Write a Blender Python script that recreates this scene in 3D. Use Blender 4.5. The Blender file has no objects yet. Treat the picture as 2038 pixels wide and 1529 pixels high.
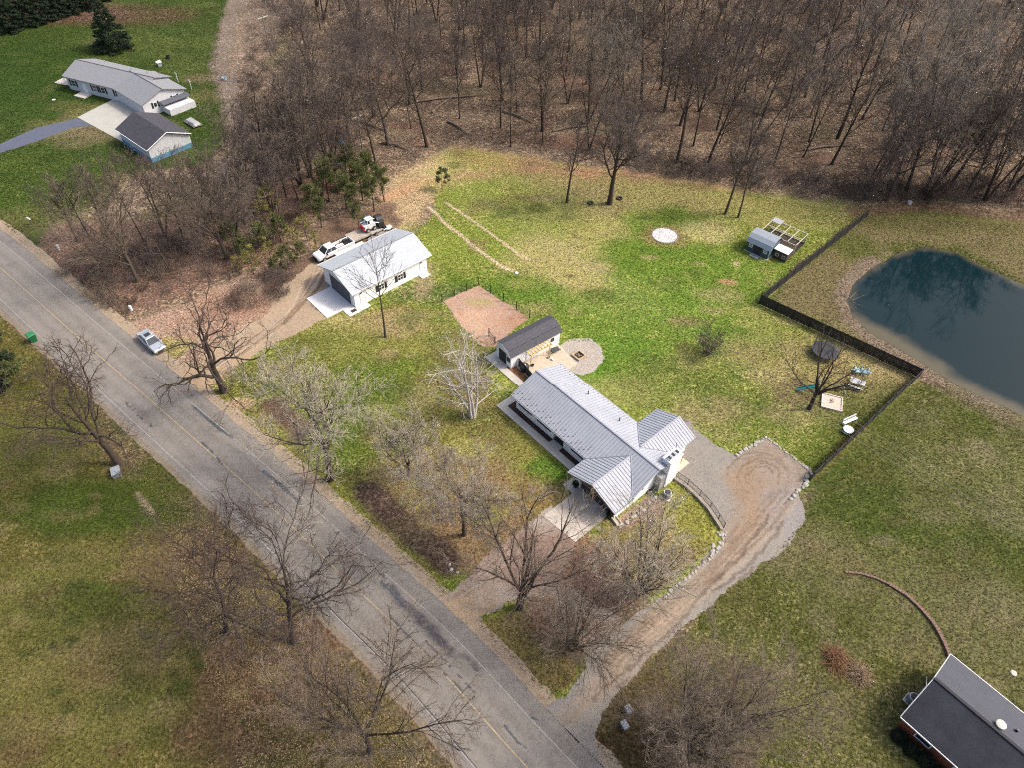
import bpy, bmesh, math, random
import numpy as np
R = math.radians
C = bpy.context.scene.collection
SC = bpy.context.scene

# ------------------------------------------------------------------ camera
CAM_H = 68.0
FPX, PITCH, ROLL = 1425.46, R(47.0066), R(-2.0494)     # focal length in photo pixels, tilt below the horizon, roll
CX, CY = 1019.0, 764.5
cam = bpy.data.cameras.new('camera')
cam.sensor_width = 36.0
cam.lens = 36.0 * FPX / 2038.0
cam.clip_start = 1.0
cam.clip_end = 4000.0
camo = bpy.data.objects.new('camera', cam)
C.objects.link(camo)
ct, st_, cr, sr = math.cos(PITCH), math.sin(PITCH), math.cos(ROLL), math.sin(ROLL)
from mathutils import Matrix, Vector
_r = Vector((cr, -sr * st_, -sr * ct))
_u = Vector((sr, cr * st_, cr * ct))
_b = -Vector((0, ct, -st_))
camo.matrix_world = Matrix(((_r.x, _u.x, _b.x, 0), (_r.y, _u.y, _b.y, 0), (_r.z, _u.z, _b.z, CAM_H), (0, 0, 0, 1)))
SC.camera = camo

# ------------------------------------------------------------------ sky and sun (hazy spring sun from the right)
SUN_AZ, SUN_EL = 84.0, 47.0
w = bpy.data.worlds.new('World'); SC.world = w; w.use_nodes = True
nt = w.node_tree
bg = nt.nodes['Background']
sky = nt.nodes.new('ShaderNodeTexSky')
sky.sky_type = 'NISHITA'; sky.sun_disc = False
sky.sun_elevation = R(SUN_EL); sky.sun_rotation = R(SUN_AZ)
sky.air_density = 1.0; sky.dust_density = 6.0; sky.ozone_density = 1.0
nt.links.new(sky.outputs[0], bg.inputs[0])
bg.inputs[1].default_value = 0.15
sl = bpy.data.lights.new('sun', 'SUN'); sl.energy = 1.5; sl.angle = R(8.0); sl.color = (1.0, 0.95, 0.87)
so = bpy.data.objects.new('sun', sl); C.objects.link(so)
sd = Vector((math.cos(R(SUN_EL)) * math.sin(R(SUN_AZ)), math.cos(R(SUN_EL)) * math.cos(R(SUN_AZ)), math.sin(R(SUN_EL))))
so.rotation_euler = sd.to_track_quat('Z', 'Y').to_euler()
so.location = (0, 0, 120)
SC.view_settings.view_transform = 'Standard'
SC.view_settings.look = 'None'
SC.view_settings.gamma = 1.0
SC.view_settings.exposure = 0.92

SC.render.engine = 'CYCLES'
SC.cycles.use_denoising = False
SC.cycles.filter_width = 1.1
SC.cycles.max_bounces = 4
SC.cycles.diffuse_bounces = 2

# ------------------------------------------------------------------ helpers
def at(px, py, z=0.0):
    """a pixel of the 2038x1529 photograph -> the point of the plane z it shows"""
    x, y = px - CX, py - CY
    x, y = cr * x - sr * y, sr * x + cr * y
    d = (x, FPX * ct - y * st_, -FPX * st_ - y * ct)
    k = (CAM_H - z) / -d[2]
    return (d[0] * k, d[1] * k, z)

def hgt(px, py, topy):
    """height of an upright thing standing at (px,py) whose top shows at row topy"""
    gx, gy, _ = at(px, py); lo, hi = 0.0, 50.0
    for _i in range(40):
        m = (lo + hi) / 2
        v = (gx, gy, m - CAM_H)
        F = v[1] * ct - v[2] * st_; D = -v[1] * st_ - v[2] * ct
        qx, qy = v[0] * FPX / F, D * FPX / F
        yy = -sr * qx * 1.0 + cr * qy + CY
        if yy > topy: lo = m
        else: hi = m
    return m

def link(o, parent=None):
    C.objects.link(o)
    if parent is not None: o.parent = parent
    return o

def thing(name, label, cat, loc=(0, 0, 0), rz=0.0, group=None):
    o = bpy.data.objects.new(name, None); o.empty_display_size = 0.3
    C.objects.link(o); o.location = loc; o.rotation_euler = (0, 0, rz)
    o['label'] = label; o['category'] = cat
    if group: o['group'] = group
    return o

def tag(o, label, cat, group=None):
    o['label'] = label; o['category'] = cat
    if group: o['group'] = group
    return o

def azrot(az):
    return R(90.0 - az)

class MB:
    def __init__(self):
        self.v = []; self.f = []; self.m = []; self.cur = 0
    def add(self, vs, fs):
        n = len(self.v); self.v.extend([tuple(p) for p in vs])
        for f in fs:
            self.f.append(tuple(i + n for i in f)); self.m.append(self.cur)
        return self
    def box(self, x0, x1, y0, y1, z0, z1):
        vs = [(x0, y0, z0), (x1, y0, z0), (x1, y1, z0), (x0, y1, z0), (x0, y0, z1), (x1, y0, z1), (x1, y1, z1), (x0, y1, z1)]
        return self.add(vs, [(0, 3, 2, 1), (4, 5, 6, 7), (0, 1, 5, 4), (1, 2, 6, 5), (2, 3, 7, 6), (3, 0, 4, 7)])
    def prism(self, poly, zlo, zhi):
        """extrude a polygon; zlo / zhi numbers or functions of (x, y)"""
        a = sum(poly[i][0] * poly[(i + 1) % len(poly)][1] - poly[(i + 1) % len(poly)][0] * poly[i][1] for i in range(len(poly)))
        if a < 0: poly = poly[::-1]
        fl = zlo if callable(zlo) else (lambda x, y: zlo)
        fh = zhi if callable(zhi) else (lambda x, y: zhi)
        n = len(poly)
        vs = [(x, y, fl(x, y)) for x, y in poly] + [(x, y, fh(x, y)) for x, y in poly]
        fs = [tuple(range(n - 1, -1, -1)), tuple(range(n, 2 * n))] + [(i, (i + 1) % n, n + (i + 1) % n, n + i) for i in range(n)]
        return self.add(vs, fs)
    def extr_x(self, prof, x0, x1):
        """profile of (y,z) points, counter-clockwise seen from +x, pulled from x0 to x1"""
        n = len(prof)
        vs = [(x0, y, z) for y, z in prof] + [(x1, y, z) for y, z in prof]
        return self.add(vs, [tuple(range(n - 1, -1, -1)), tuple(range(n, 2 * n))] + [(i, (i + 1) % n, n + (i + 1) % n, n + i) for i in range(n)])
    def tube(self, pts, rad, sides=6, cap=True):
        pts = [Vector(p) for p in pts]
        if not isinstance(rad, (list, tuple)): rad = [rad] * len(pts)
        n0 = len(self.v); base = []
        for i, p in enumerate(pts):
            d = (pts[min(i + 1, len(pts) - 1)] - pts[max(i - 1, 0)])
            d.normalize()
            ref = Vector((0, 0, 1)) if abs(d.z) < 0.9 else Vector((1, 0, 0))
            a = d.cross(ref).normalized(); b = d.cross(a)
            for k in range(sides):
                t = 2 * math.pi * k / sides
                base.append(p + (a * math.cos(t) + b * math.sin(t)) * rad[i])
        fs = []
        for i in range(len(pts) - 1):
            for k in range(sides):
                k2 = (k + 1) % sides
                fs.append((i * sides + k, (i + 1) * sides + k, (i + 1) * sides + k2, i * sides + k2))
        if cap:
            fs.append(tuple(range(sides))); m = (len(pts) - 1) * sides
            fs.append(tuple(m + k for k in range(sides - 1, -1, -1)))
        return self.add(base, fs)
    def lathe(self, prof, c=(0, 0, 0), sides=20):
        """prof of (r,z) from the bottom up"""
        vs = []
        for r, z in prof:
            for k in range(sides):
                t = 2 * math.pi * k / sides
                vs.append((c[0] + r * math.cos(t), c[1] + r * math.sin(t), c[2] + z))
        fs = []
        for i in range(len(prof) - 1):
            for k in range(sides):
                k2 = (k + 1) % sides
                fs.append((i * sides + k, i * sides + k2, (i + 1) * sides + k2, (i + 1) * sides + k))
        fs.append(tuple(range(sides - 1, -1, -1))); m = (len(prof) - 1) * sides
        fs.append(tuple(m + k for k in range(sides)))
        return self.add(vs, fs)
    def mesh(self, name, mats, smooth=False):
        me = bpy.data.meshes.new(name)
        me.from_pydata(self.v, [], self.f)
        for mm in (mats if isinstance(mats, (list, tuple)) else [mats]): me.materials.append(mm)
        if any(self.m): me.polygons.foreach_set('material_index', self.m)
        if smooth: me.polygons.foreach_set('use_smooth', [True] * len(self.f))
        me.update()
        return me
    def build(self, name, mats, parent=None, smooth=False, loc=None, bevel=0.0, rz=None):
        o = bpy.data.objects.new(name, self.mesh(name, mats, smooth))
        link(o, parent)
        if loc is not None: o.location = loc
        if rz is not None: o.rotation_euler = (0, 0, rz)
        if bevel:
            b = o.modifiers.new('bevel', 'BEVEL'); b.width = bevel; b.segments = 2; b.limit_method = 'ANGLE'
        return o

# ------------------------------------------------------------------ materials
MATS = {}
def mat(name, col, rough=0.8, var=0.12, scale=1.2, bump=0.0, bscale=20.0, metal=0.0, var2=0.0, spec=0.5, streak=None, coord='Object'):
    """plain procedural surface: base colour broken up by two noises, optional bump"""
    if name in MATS: return MATS[name]
    m = bpy.data.materials.new(name); m.use_nodes = True; t = m.node_tree; N = t.nodes; L = t.links
    b = N['Principled BSDF']; b.inputs['Roughness'].default_value = rough; b.inputs['Metallic'].default_value = metal
    b.inputs['Specular IOR Level'].default_value = spec
    tc = N.new('ShaderNodeTexCoord')
    mp = N.new('ShaderNodeMapping'); L.new(tc.outputs[coord], mp.inputs[0])
    if streak: mp.inputs['Scale'].default_value = streak
    n = N.new('ShaderNodeTexNoise'); n.inputs['Scale'].default_value = scale; n.inputs['Detail'].default_value = 8; n.inputs['Roughness'].default_value = 0.65
    L.new(mp.outputs[0], n.inputs['Vector'])
    r = N.new('ShaderNodeMapRange'); L.new(n.outputs[0], r.inputs[0])
    r.inputs[1].default_value = 0.28; r.inputs[2].default_value = 0.72
    r.inputs[3].default_value = 1 - var; r.inputs[4].default_value = 1 + var
    mx = N.new('ShaderNodeVectorMath'); mx.operation = 'SCALE'; mx.inputs[0].default_value = col[:3]
    L.new(r.outputs[0], mx.inputs[3])
    L.new(mx.outputs[0], b.inputs['Base Color'])
    if bump:
        n2 = N.new('ShaderNodeTexNoise'); n2.inputs['Scale'].default_value = bscale; n2.inputs['Detail'].default_value = 5
        L.new(mp.outputs[0], n2.inputs['Vector'])
        bp = N.new('ShaderNodeBump'); bp.inputs['Strength'].default_value = bump; bp.inputs['Distance'].default_value = 0.05
        L.new(n2.outputs[0], bp.inputs['Height']); L.new(bp.outputs[0], b.inputs['Normal'])
    MATS[name] = m
    return m

WHITE = mat('white_siding', (0.82, 0.82, 0.83), 0.6, 0.05, 0.9, 0.15, 6)
WHITE2 = mat('white_vinyl', (0.50, 0.51, 0.53), 0.6, 0.08, 0.7, 0.15, 6)
TRIM = mat('white_trim', (0.70, 0.70, 0.70), 0.5, 0.04)
BLACK = mat('black_paint', (0.018, 0.018, 0.020), 0.5, 0.2)
DARK = mat('dark_metal', (0.05, 0.05, 0.055), 0.45, 0.2, 2)
GLASS = mat('window_glass', (0.025, 0.032, 0.04), 0.08, 0.2, 1, spec=0.9)
METROOF = mat('grey_metal_roof', (0.315, 0.33, 0.365), 0.6, 0.10, 0.5, spec=0.3)
METRIB = mat('roof_rib_metal', (0.25, 0.26, 0.295), 0.55, 0.1, 0.5, spec=0.3)
SHINGLE_L = mat('pale_grey_shingle', (0.36, 0.385, 0.41), 0.85, 0.10, 1.2, 0.4, 14, streak=(1, 3, 3))
SHINGLE_D = mat('dark_shingle', (0.055, 0.055, 0.065), 0.85, 0.45, 2.6, 0.5, 10, streak=(1, 3, 3))
SHINGLE_N = mat('grey_shingle', (0.20, 0.205, 0.215), 0.85, 0.12, 1.5, 0.4, 12, streak=(1, 3, 3))
SHINGLE_K = mat('charcoal_shingle', (0.045, 0.043, 0.052), 0.85, 0.35, 1.0, 0.4, 12, streak=(1, 3, 3))
SHINGLE_B = mat('blue_grey_shingle', (0.080, 0.085, 0.105), 0.85, 0.22, 0.7, 0.4, 12, streak=(1, 4, 4))
CONC = mat('concrete', (0.44, 0.405, 0.36), 0.9, 0.10, 0.8, 0.15, 12)
CONC_N = mat('pale_new_concrete', (0.56, 0.555, 0.55), 0.9, 0.06, 0.7, 0.1, 12)
CONC_D = mat('stained_concrete', (0.41, 0.365, 0.31), 0.9, 0.30, 0.55, 0.15, 12)
STONE = mat('pale_boulder', (0.33, 0.31, 0.28), 0.9, 0.25, 2.5, 0.6, 8)
STONE_D = mat('field_stone', (0.22, 0.20, 0.18), 0.9, 0.3, 2.5, 0.6, 8)
WOOD = mat('weathered_wood', (0.30, 0.23, 0.17), 0.8, 0.2, 2, 0.2, 20)
WOODY = mat('new_yellow_lumber', (0.50, 0.36, 0.13), 0.7, 0.12, 3)
BRICK = mat('red_brick', (0.20, 0.055, 0.022), 0.85, 0.25, 4, 0.3, 20)
MULCH = mat('brown_mulch', (0.040, 0.020, 0.014), 0.95, 0.6, 3.0, 0.8, 14)
PAINTW = mat('white_car_paint', (0.72, 0.72, 0.70), 0.25, 0.03, spec=0.7)
SILVER = mat('silver_car_paint', (0.44, 0.46, 0.50), 0.28, 0.08, metal=0.35, spec=0.7)
RUBBER = mat('black_rubber', (0.015, 0.015, 0.015), 0.85, 0.2)
RIM = mat('pale_wheel_rim', (0.45, 0.45, 0.45), 0.35, 0.1, metal=0.5)
RED = mat('red_paint', (0.42, 0.02, 0.03), 0.4, 0.1)
BLUE = mat('blue_plastic', (0.03, 0.14, 0.27), 0.45, 0.15)
TEAL = mat('teal_plastic', (0.01, 0.22, 0.22), 0.4, 0.15)
LBLUE = mat('pale_blue_plastic', (0.28, 0.42, 0.46), 0.5, 0.15)
GREENP = mat('green_plastic', (0.005, 0.10, 0.035), 0.4, 0.2)
ORANGE = mat('orange_plastic', (0.55, 0.20, 0.02), 0.5, 0.1)
GALV = mat('galvanised_grey', (0.33, 0.34, 0.35), 0.5, 0.12, metal=0.3)
POLEM = mat('pole_wood', (0.17, 0.14, 0.115), 0.9, 0.2, 2)
# ------------------------------------------------------------------ ground colours
rngT = np.random.RandomState(7)
_TAB = rngT.rand(8, 256, 256)
def vnoise(x, y, s, k):
    x = x / s + 1000.3; y = y / s + 1000.7
    xi = np.floor(x).astype(int); yi = np.floor(y).astype(int)
    fx = x - xi; fy = y - yi
    fx = fx * fx * (3 - 2 * fx); fy = fy * fy * (3 - 2 * fy)
    T = _TAB[k % 8]; a = T[xi & 255, yi & 255]; b = T[(xi + 1) & 255, yi & 255]; c = T[xi & 255, (yi + 1) & 255]; d = T[(xi + 1) & 255, (yi + 1) & 255]
    return (a * (1 - fx) + b * fx) * (1 - fy) + (c * (1 - fx) + d * fx) * fy
def fbm(x, y, s, k=0, o=4):
    r = 0; a = 1; t = 0
    for i in range(o):
        r = r + a * vnoise(x, y, s / 2 ** i, k + i); t += a; a *= 0.55
    return r / t
def seg_dist(x, y, pts, closed):
    best = np.full(x.shape, 1e9); n = len(pts)
    for i in range(n if closed else n - 1):
        ax, ay = pts[i][:2]; bx, by = pts[(i + 1) % n][:2]
        dx, dy = bx - ax, by - ay; L2 = dx * dx + dy * dy + 1e-9
        t = np.clip(((x - ax) * dx + (y - ay) * dy) / L2, 0, 1)
        best = np.minimum(best, (x - ax - t * dx) ** 2 + (y - ay - t * dy) ** 2)
    return np.sqrt(best)
def inside(x, y, pts):
    r = np.zeros(x.shape, bool); n = len(pts)
    for i in range(n):
        ax, ay = pts[i][:2]; bx, by = pts[(i + 1) % n][:2]
        if ay == by: continue
        c = ((ay > y) != (by > y)) & (x < (bx - ax) * (y - ay) / (by - ay) + ax)
        r ^= c
    return r
def srgb(r, g, b, k=0.62):
    """what a colour of the sunlit picture is as a base colour"""
    f = lambda c: ((c / 255 + 0.055) / 1.055) ** 2.4 if c > 10 else c / 255 / 12.92
    return (f(r) * k, f(g) * k, f(b) * k)
def PX(pts): return [at(*p)[:2] for p in pts]
POND = PX([(1690, 597), (1700, 565), (1738, 531), (1790, 502), (1845, 490), (1900, 500), (1960, 529), (2038, 566), (2160, 640), (2230, 760), (2140, 850), (2038, 826), (2000, 806), (1920, 772), (1862, 735), (1800, 697), (1732, 657), (1700, 627)])
def pond_sd(x, y):
    d = seg_dist(x, y, POND, True) + 0.5 * (fbm(x, y, 3, 2, 3) - 0.5)
    return np.where(inside(x, y, POND), d, -d)
def ground_z(x, y):
    s = pond_sd(x, y)
    z = np.where(s > -1.6, -0.16 * (s + 1.6), 0.0)
    z = np.maximum(z, -1.2)
    far = np.clip((np.abs(x) + np.abs(y)) / 40, 0, 1)
    return z
GR = srgb(118, 136, 52); GRD = srgb(72, 98, 34); GRY = srgb(158, 160, 84); TAN = srgb(178, 165, 120); DRY = srgb(150, 138, 96)
DIRT = srgb(172, 148, 122); DIRTD = srgb(128, 104, 82); LEAF = srgb(150, 124, 102); LEAFO = srgb(166, 134, 108); LEAFD = srgb(86, 66, 50)
FOR1 = srgb(128, 108, 90); FOR2 = srgb(176, 154, 126); NBG = srgb(66, 88, 30); NBG2 = srgb(92, 104, 48); OUTG = srgb(92, 98, 44); OUTG2 = srgb(132, 128, 82); PATH = srgb(142, 128, 106)
DKBROWN = srgb(92, 78, 66); BROWN = srgb(112, 92, 68); GRAVEL = srgb(170, 158, 150); ORL = srgb(122, 98, 74)
# (kind, points in the photo, feather m, edge wobble m, colour 1, colour 2, share of colour 2, strength)
ZONES = [
 # woods floor is the base; neighbour's lawn top left
 ('P', [(-900, -60), (455, -60), (462, 0), (440, 70), (432, 130), (450, 200), (462, 250), (440, 300), (395, 330), (300, 335), (220, 345), (150, 380), (110, 430), (95, 480), (75, 512), (20, 470), (-600, 100)], 1.2, 1.5, NBG, NBG2, 0.35, 1),
 ('B', (330, 100), 26, 16, NBG2, srgb(112, 122, 60), 0.5, 0.55), ('B', (60, 150), 25, 18, srgb(58, 84, 26), NBG, 0.3, 0.8),
 ('B', (60, 370), 16, 9, srgb(70, 94, 30), srgb(120, 124, 62), 0.35, 0.8), ('B', (150, 262), 9, 5, srgb(146, 132, 96), srgb(98, 104, 52), 0.4, 0.9), ('B', (215, 225), 7, 4, srgb(150, 138, 88), NBG2, 0.4, 0.8),
 ('B', (400, 155), 4, 2.5, srgb(132, 120, 86), NBG2, 0.3, 0.8), ('B', (408, 190), 5, 3, srgb(118, 116, 66), NBG2, 0.3, 0.8), ('B', (60, 440), 9, 4, srgb(120, 118, 70), NBG, 0.4, 0.7),
 ('B', (20, 20), 40, 8, srgb(96, 66, 46), FOR1, 0.5, 0.9),
 ('P', [(455, -40), (660, -40), (560, 60), (510, 150), (520, 230), (480, 330), (440, 400), (395, 380), (455, 320), (470, 250), (452, 190), (434, 130), (446, 60)], 2, 2, srgb(140, 124, 98), FOR2, 0.4, 1),
 ('S', [(478, -30), (452, 60), (437, 130), (455, 190), (472, 250), (478, 300), (440, 350)], 2.2, 1, PATH, srgb(160, 150, 132), 0.3, 0.9),
 ('P', [(340, 350), (420, 350), (420, 440), (300, 470), (250, 430)], 2, 2, srgb(124, 116, 78), FOR2, 0.4, 0.9),
 # roadside brush left of the lot
 ('P', [(80, 500), (110, 450), (300, 440), (560, 380), (640, 400), (560, 500), (240, 640), (180, 590)], 1.5, 2, srgb(132, 110, 90), srgb(160, 128, 98), 0.45, 1),
 ('S', [(60, 500), (130, 560), (240, 650)], 1.6, 1, srgb(104, 100, 60), srgb(128, 112, 78), 0.5, 0.9),
 ('LOT',),
 ('P', [(420, 780), (520, 680), (640, 640), (800, 540), (860, 420), (880, 320), (905, 292), (1300, 350), (1700, 416), (1722, 425), (1508, 594), (1828, 745), (1610, 950), (1440, 1150), (1112, 1440), (800, 1160)], 1.0, 1.2, GR, GRY, 0.45, 1),
 ('P', [(905, 292), (1300, 350), (1490, 380), (1480, 420), (1300, 410), (1120, 360), (950, 330), (900, 310)], 2, 2, srgb(168, 140, 98), LEAFO, 0.5, 0.85),
 ('S', [(925, 318), (1010, 330), (1110, 348), (1270, 358)], 2.0, 1.5, LEAFO, srgb(198, 140, 96), 0.5, 0.9),
 ('P', [(780, 350), (900, 292), (930, 330), (1010, 350), (860, 390), (830, 440), (770, 470)], 2.0, 2, srgb(176, 160, 110), srgb(190, 168, 128), 0.5, 0.9),
 ('S', [(770, 395), (830, 366), (900, 358), (960, 352)], 1.6, 0.8, srgb(196, 160, 118), TAN, 0.3, 0.8),
 ('B', (940, 320), 8, 4, srgb(160, 160, 84), GRY, 0.4, 0.7), ('B', (870, 340), 3, 2, srgb(180, 190, 90), GRY, 0.4, 0.4),
 ('B', (1130, 380), 14, 8, srgb(150, 148, 84), DRY, 0.4, 0.8), ('B', (1200, 410), 12, 6, srgb(142, 132, 88), DRY, 0.4, 0.8),
 ('B', (1380, 400), 14, 6, srgb(156, 150, 92), GR, 0.4, 0.8), ('B', (1600, 420), 16, 5, srgb(150, 150, 80), DRY, 0.4, 0.8),
 ('B', (1050, 420), 12, 6, srgb(156, 164, 84), GRY, 0.4, 0.8), ('B', (960, 380), 10, 5, srgb(138, 152, 66), GRY, 0.3, 0.7),
 ('B', (950, 480), 15, 6, srgb(136, 156, 62), GRY, 0.35, 0.7), ('B', (1150, 530), 10, 9, srgb(186, 176, 116), GRY, 0.5, 0.9),
 ('B', (1240, 470), 9, 7, srgb(176, 172, 102), GRY, 0.5, 0.8), ('B', (1210, 570), 8, 7, srgb(178, 168, 110), GRY, 0.5, 0.7),
 ('B', (1330, 440), 8, 4, srgb(96, 128, 38), GR, 0.4, 0.8), ('B', (1280, 500), 6, 6, srgb(88, 122, 34), GR, 0.4, 0.9), ('B', (1350, 530), 12, 8, srgb(104, 136, 44), GR, 0.4, 0.8),
 ('B', (1410, 460), 5, 3, srgb(196, 190, 128), GRY, 0.5, 0.8), ('B', (1460, 540), 12, 8, srgb(104, 136, 44), GR, 0.4, 0.7), ('B', (1440, 610), 10, 6, srgb(96, 130, 40), GR, 0.4, 0.7),
 ('B', (1000, 580), 9, 4, srgb(86, 122, 34), GR, 0.4, 0.8), ('B', (1050, 600), 8, 4, srgb(94, 130, 40), GR, 0.4, 0.7), ('B', (1180, 650), 9, 6, srgb(110, 138, 50), GRY, 0.35, 0.7),
 ('B', (1290, 640), 12, 9, srgb(108, 142, 48), GRY, 0.3, 0.7), ('B', (1240, 730), 8, 6, srgb(100, 138, 44), GR, 0.3, 0.7), ('B', (1320, 760), 8, 5, srgb(110, 134, 52), GRY, 0.4, 0.7),
 ('B', (1480, 680), 7, 5, srgb(90, 124, 38), GR, 0.4, 0.8), ('B', (1460, 760), 12, 7, srgb(108, 124, 54), GRY, 0.4, 0.8), ('B', (1560, 620), 7, 3, srgb(156, 156, 86), GRY, 0.5, 0.7),
 ('B', (1660, 740), 13, 8, srgb(158, 150, 94), srgb(128, 132, 60), 0.45, 0.9), ('B', (1750, 740), 8, 7, srgb(172, 160, 104), DRY, 0.5, 0.9), ('B', (1590, 790), 4, 4, srgb(120, 104, 74), GR, 0.4, 0.8),
 ('S', [(1720, 850), (1670, 905), (1630, 945)], 1.1, 1, srgb(168, 122, 76), DRY, 0.5, 0.8), ('B', (1500, 840), 9, 4, srgb(120, 136, 56), DRY, 0.4, 0.7), ('B', (1410, 820), 5, 3, srgb(164, 152, 104), GR, 0.4, 0.7),
 ('B', (1180, 740), 4, 3, srgb(88, 132, 34), GR, 0.3, 0.7), ('B', (1220, 780), 6, 3, srgb(148, 150, 84), GR, 0.3, 0.7),
 # front yard
 ('P', [(560, 690), (640, 660), (800, 600), (880, 640), (960, 720), (1010, 800), (1150, 950), (1100, 1010), (1040, 1050), (920, 1150), (700, 1000), (420, 790), (440, 740)], 1.5, 2, srgb(118, 118, 54), srgb(150, 140, 88), 0.45, 0.9),
 ('B', (700, 670), 12, 5, srgb(148, 148, 76), TAN, 0.4, 0.8), ('B', (830, 690), 8, 5, srgb(134, 136, 66), GR, 0.4, 0.8), ('B', (800, 640), 5, 3, srgb(170, 150, 108), GR, 0.4, 0.8),
 ('B', (600, 690), 9, 4, srgb(120, 128, 54), GR, 0.4, 0.7), ('B', (770, 760), 7, 5, srgb(92, 116, 38), GR, 0.4, 0.8), ('B', (660, 850), 5, 6, srgb(84, 108, 34), GR, 0.3, 0.8), ('B', (735, 900), 5, 4, srgb(88, 110, 38), GR, 0.3, 0.7),
 ('B', (560, 760), 8, 5, srgb(96, 108, 44), GRY, 0.4, 0.8), ('B', (850, 580), 8, 2.5, srgb(84, 110, 44), TAN, 0.45, 0.8), ('B', (1000, 900), 8, 6, srgb(140, 138, 70), GR, 0.4, 0.8), ('B', (1090, 940), 3, 2.5, srgb(78, 120, 34), GR, 0.3, 0.8),
 ('B', (920, 700), 4, 4.5, srgb(122, 112, 76), GR, 0.3, 0.6), ('B', (870, 760), 5, 5, srgb(112, 108, 60), GR, 0.4, 0.7), ('B', (960, 850), 4, 3, srgb(112, 100, 62), GR, 0.4, 0.7),
 ('B', (880, 960), 8, 5, srgb(140, 122, 88), srgb(128, 124, 62), 0.5, 0.9), ('B', (930, 1060), 8, 4, srgb(146, 122, 90), LEAFD, 0.3, 0.8), ('B', (1010, 1000), 7, 4, srgb(150, 120, 80), GR, 0.3, 0.6),
 ('S', [(545, 815), (600, 862)], 1.5, 1, srgb(122, 98, 78), LEAFD, 0.3, 0.8), ('S', [(735, 985), (790, 1045), (850, 1095), (885, 1120)], 1.9, 0.8, srgb(84, 68, 54), DKBROWN, 0.5, 0.95),  # small brown patch and long dark brown strip across the front lawn
 ('S', [(520, 830), (640, 950), (760, 1060), (860, 1150)], 1.2, 0.6, srgb(146, 142, 70), GR, 0.4, 0.6),
 ('B', (480, 805), 1.6, 1, srgb(196, 168, 132), DIRT, 0.4, 0.7),
 # leafy slope at the lot's road corner
 ('P', [(250, 650), (500, 540), (640, 510), (640, 600), (560, 660), (430, 760), (390, 740), (330, 710)], 1.2, 1.5, srgb(176, 156, 128), srgb(146, 116, 90), 0.45, 1),
 ('P', [(500, 540), (640, 500), (620, 450), (780, 400), (800, 440), (700, 500), (560, 590)], 1.5, 2, srgb(134, 114, 92), srgb(104, 88, 66), 0.5, 1),
 ('B', (345, 690), 2.6, 2, srgb(150, 150, 66), TAN, 0.4, 0.8), ('B', (470, 610), 6, 3, srgb(164, 132, 104), LEAFO, 0.4, 0.7),
 # lower lawn pieces
 ('P', [(950, 1245), (1030, 1205), (1110, 1195), (1170, 1290), (1150, 1360), (1090, 1385), (1000, 1320)], 0.8, 1, srgb(134, 122, 74), srgb(104, 104, 44), 0.4, 1),
 ('P', [(1140, 1100), (1220, 1050), (1340, 970), (1430, 1060), (1400, 1110), (1290, 1190), (1200, 1230), (1130, 1180)], 0.8, 1, srgb(132, 116, 80), srgb(122, 122, 56), 0.45, 1),
 ('B', (1390, 1020), 5, 5, srgb(140, 144, 62), GRY, 0.4, 0.9), ('B', (1250, 1060), 4, 2, srgb(134, 130, 60), LEAFO, 0.3, 0.8), ('B', (1190, 1220), 7, 4, srgb(126, 102, 88), srgb(140, 126, 112), 0.4, 0.8),
 ('B', (1110, 1130), 7, 4, srgb(148, 120, 100), LEAFO, 0.4, 0.8), ('S', [(1160, 1060), (1140, 1110), (1120, 1150)], 0.8, 0.6, srgb(150, 116, 90), LEAF, 0.4, 0.7),
 ('P', [(1218, 1040), (1292, 985), (1330, 1000), (1320, 1030), (1230, 1062)], 0.4, 0.5, srgb(168, 146, 118), srgb(112, 98, 76), 0.4, 0.9),
 ('END_LOT',),
 ('P', [(1725, 425), (1850, 410), (2300, 470), (2700, 900), (2300, 1600), (1900, 1600), (1740, 1529), (1180, 1600), (1190, 1440), (1440, 1170), (1610, 1000), (1620, 950), (1835, 750), (1515, 600)], 1.0, 1.2, OUTG, OUTG2, 0.40, 1),
 ('P', [(1740, 425), (2038, 440), (2400, 560), (2300, 640), (2038, 556), (1900, 486), (1840, 478), (1780, 490), (1700, 560), (1670, 600), (1700, 650), (1850, 745), (2038, 850), (2100, 900), (1900, 800), (1840, 740), (1520, 592)], 1.5, 2, srgb(134, 124, 84), srgb(100, 106, 48), 0.35, 0.95),
 ('B', (1700, 490), 4, 4, srgb(100, 108, 48), OUTG, 0.4, 0.8), ('B', (1850, 445), 14, 2.5, srgb(108, 110, 52), BROWN, 0.4, 0.6),
 ('S', [(1700, 420), (1850, 412), (2038, 432), (2300, 480)], 1.6, 1.5, srgb(112, 88, 62), FOR1, 0.5, 0.8),
 ('S', [(1738, 525), (1695, 565), (1685, 600), (1704, 640), (1740, 674), (1800, 714), (1862, 752), (1920, 790), (2010, 834), (2080, 870)], 2.1, 0.8, srgb(146, 132, 110), srgb(128, 108, 92), 0.4, 0.9),
 ('S', [(1820, 740), (1880, 775), (1960, 830), (2038, 880)], 0.5, 0.4, srgb(112, 84, 68), srgb(146, 132, 110), 0.4, 0.7),
 ('B', (1850, 880), 14, 9, srgb(86, 98, 38), OUTG, 0.4, 0.8), ('B', (1960, 960), 12, 7, srgb(112, 114, 66), OUTG2, 0.4, 0.8), ('B', (1700, 980), 7, 6, srgb(72, 90, 30), OUTG, 0.4, 0.8), ('B', (1900, 1080), 10, 7, srgb(80, 96, 36), OUTG, 0.4, 0.7),
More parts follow.
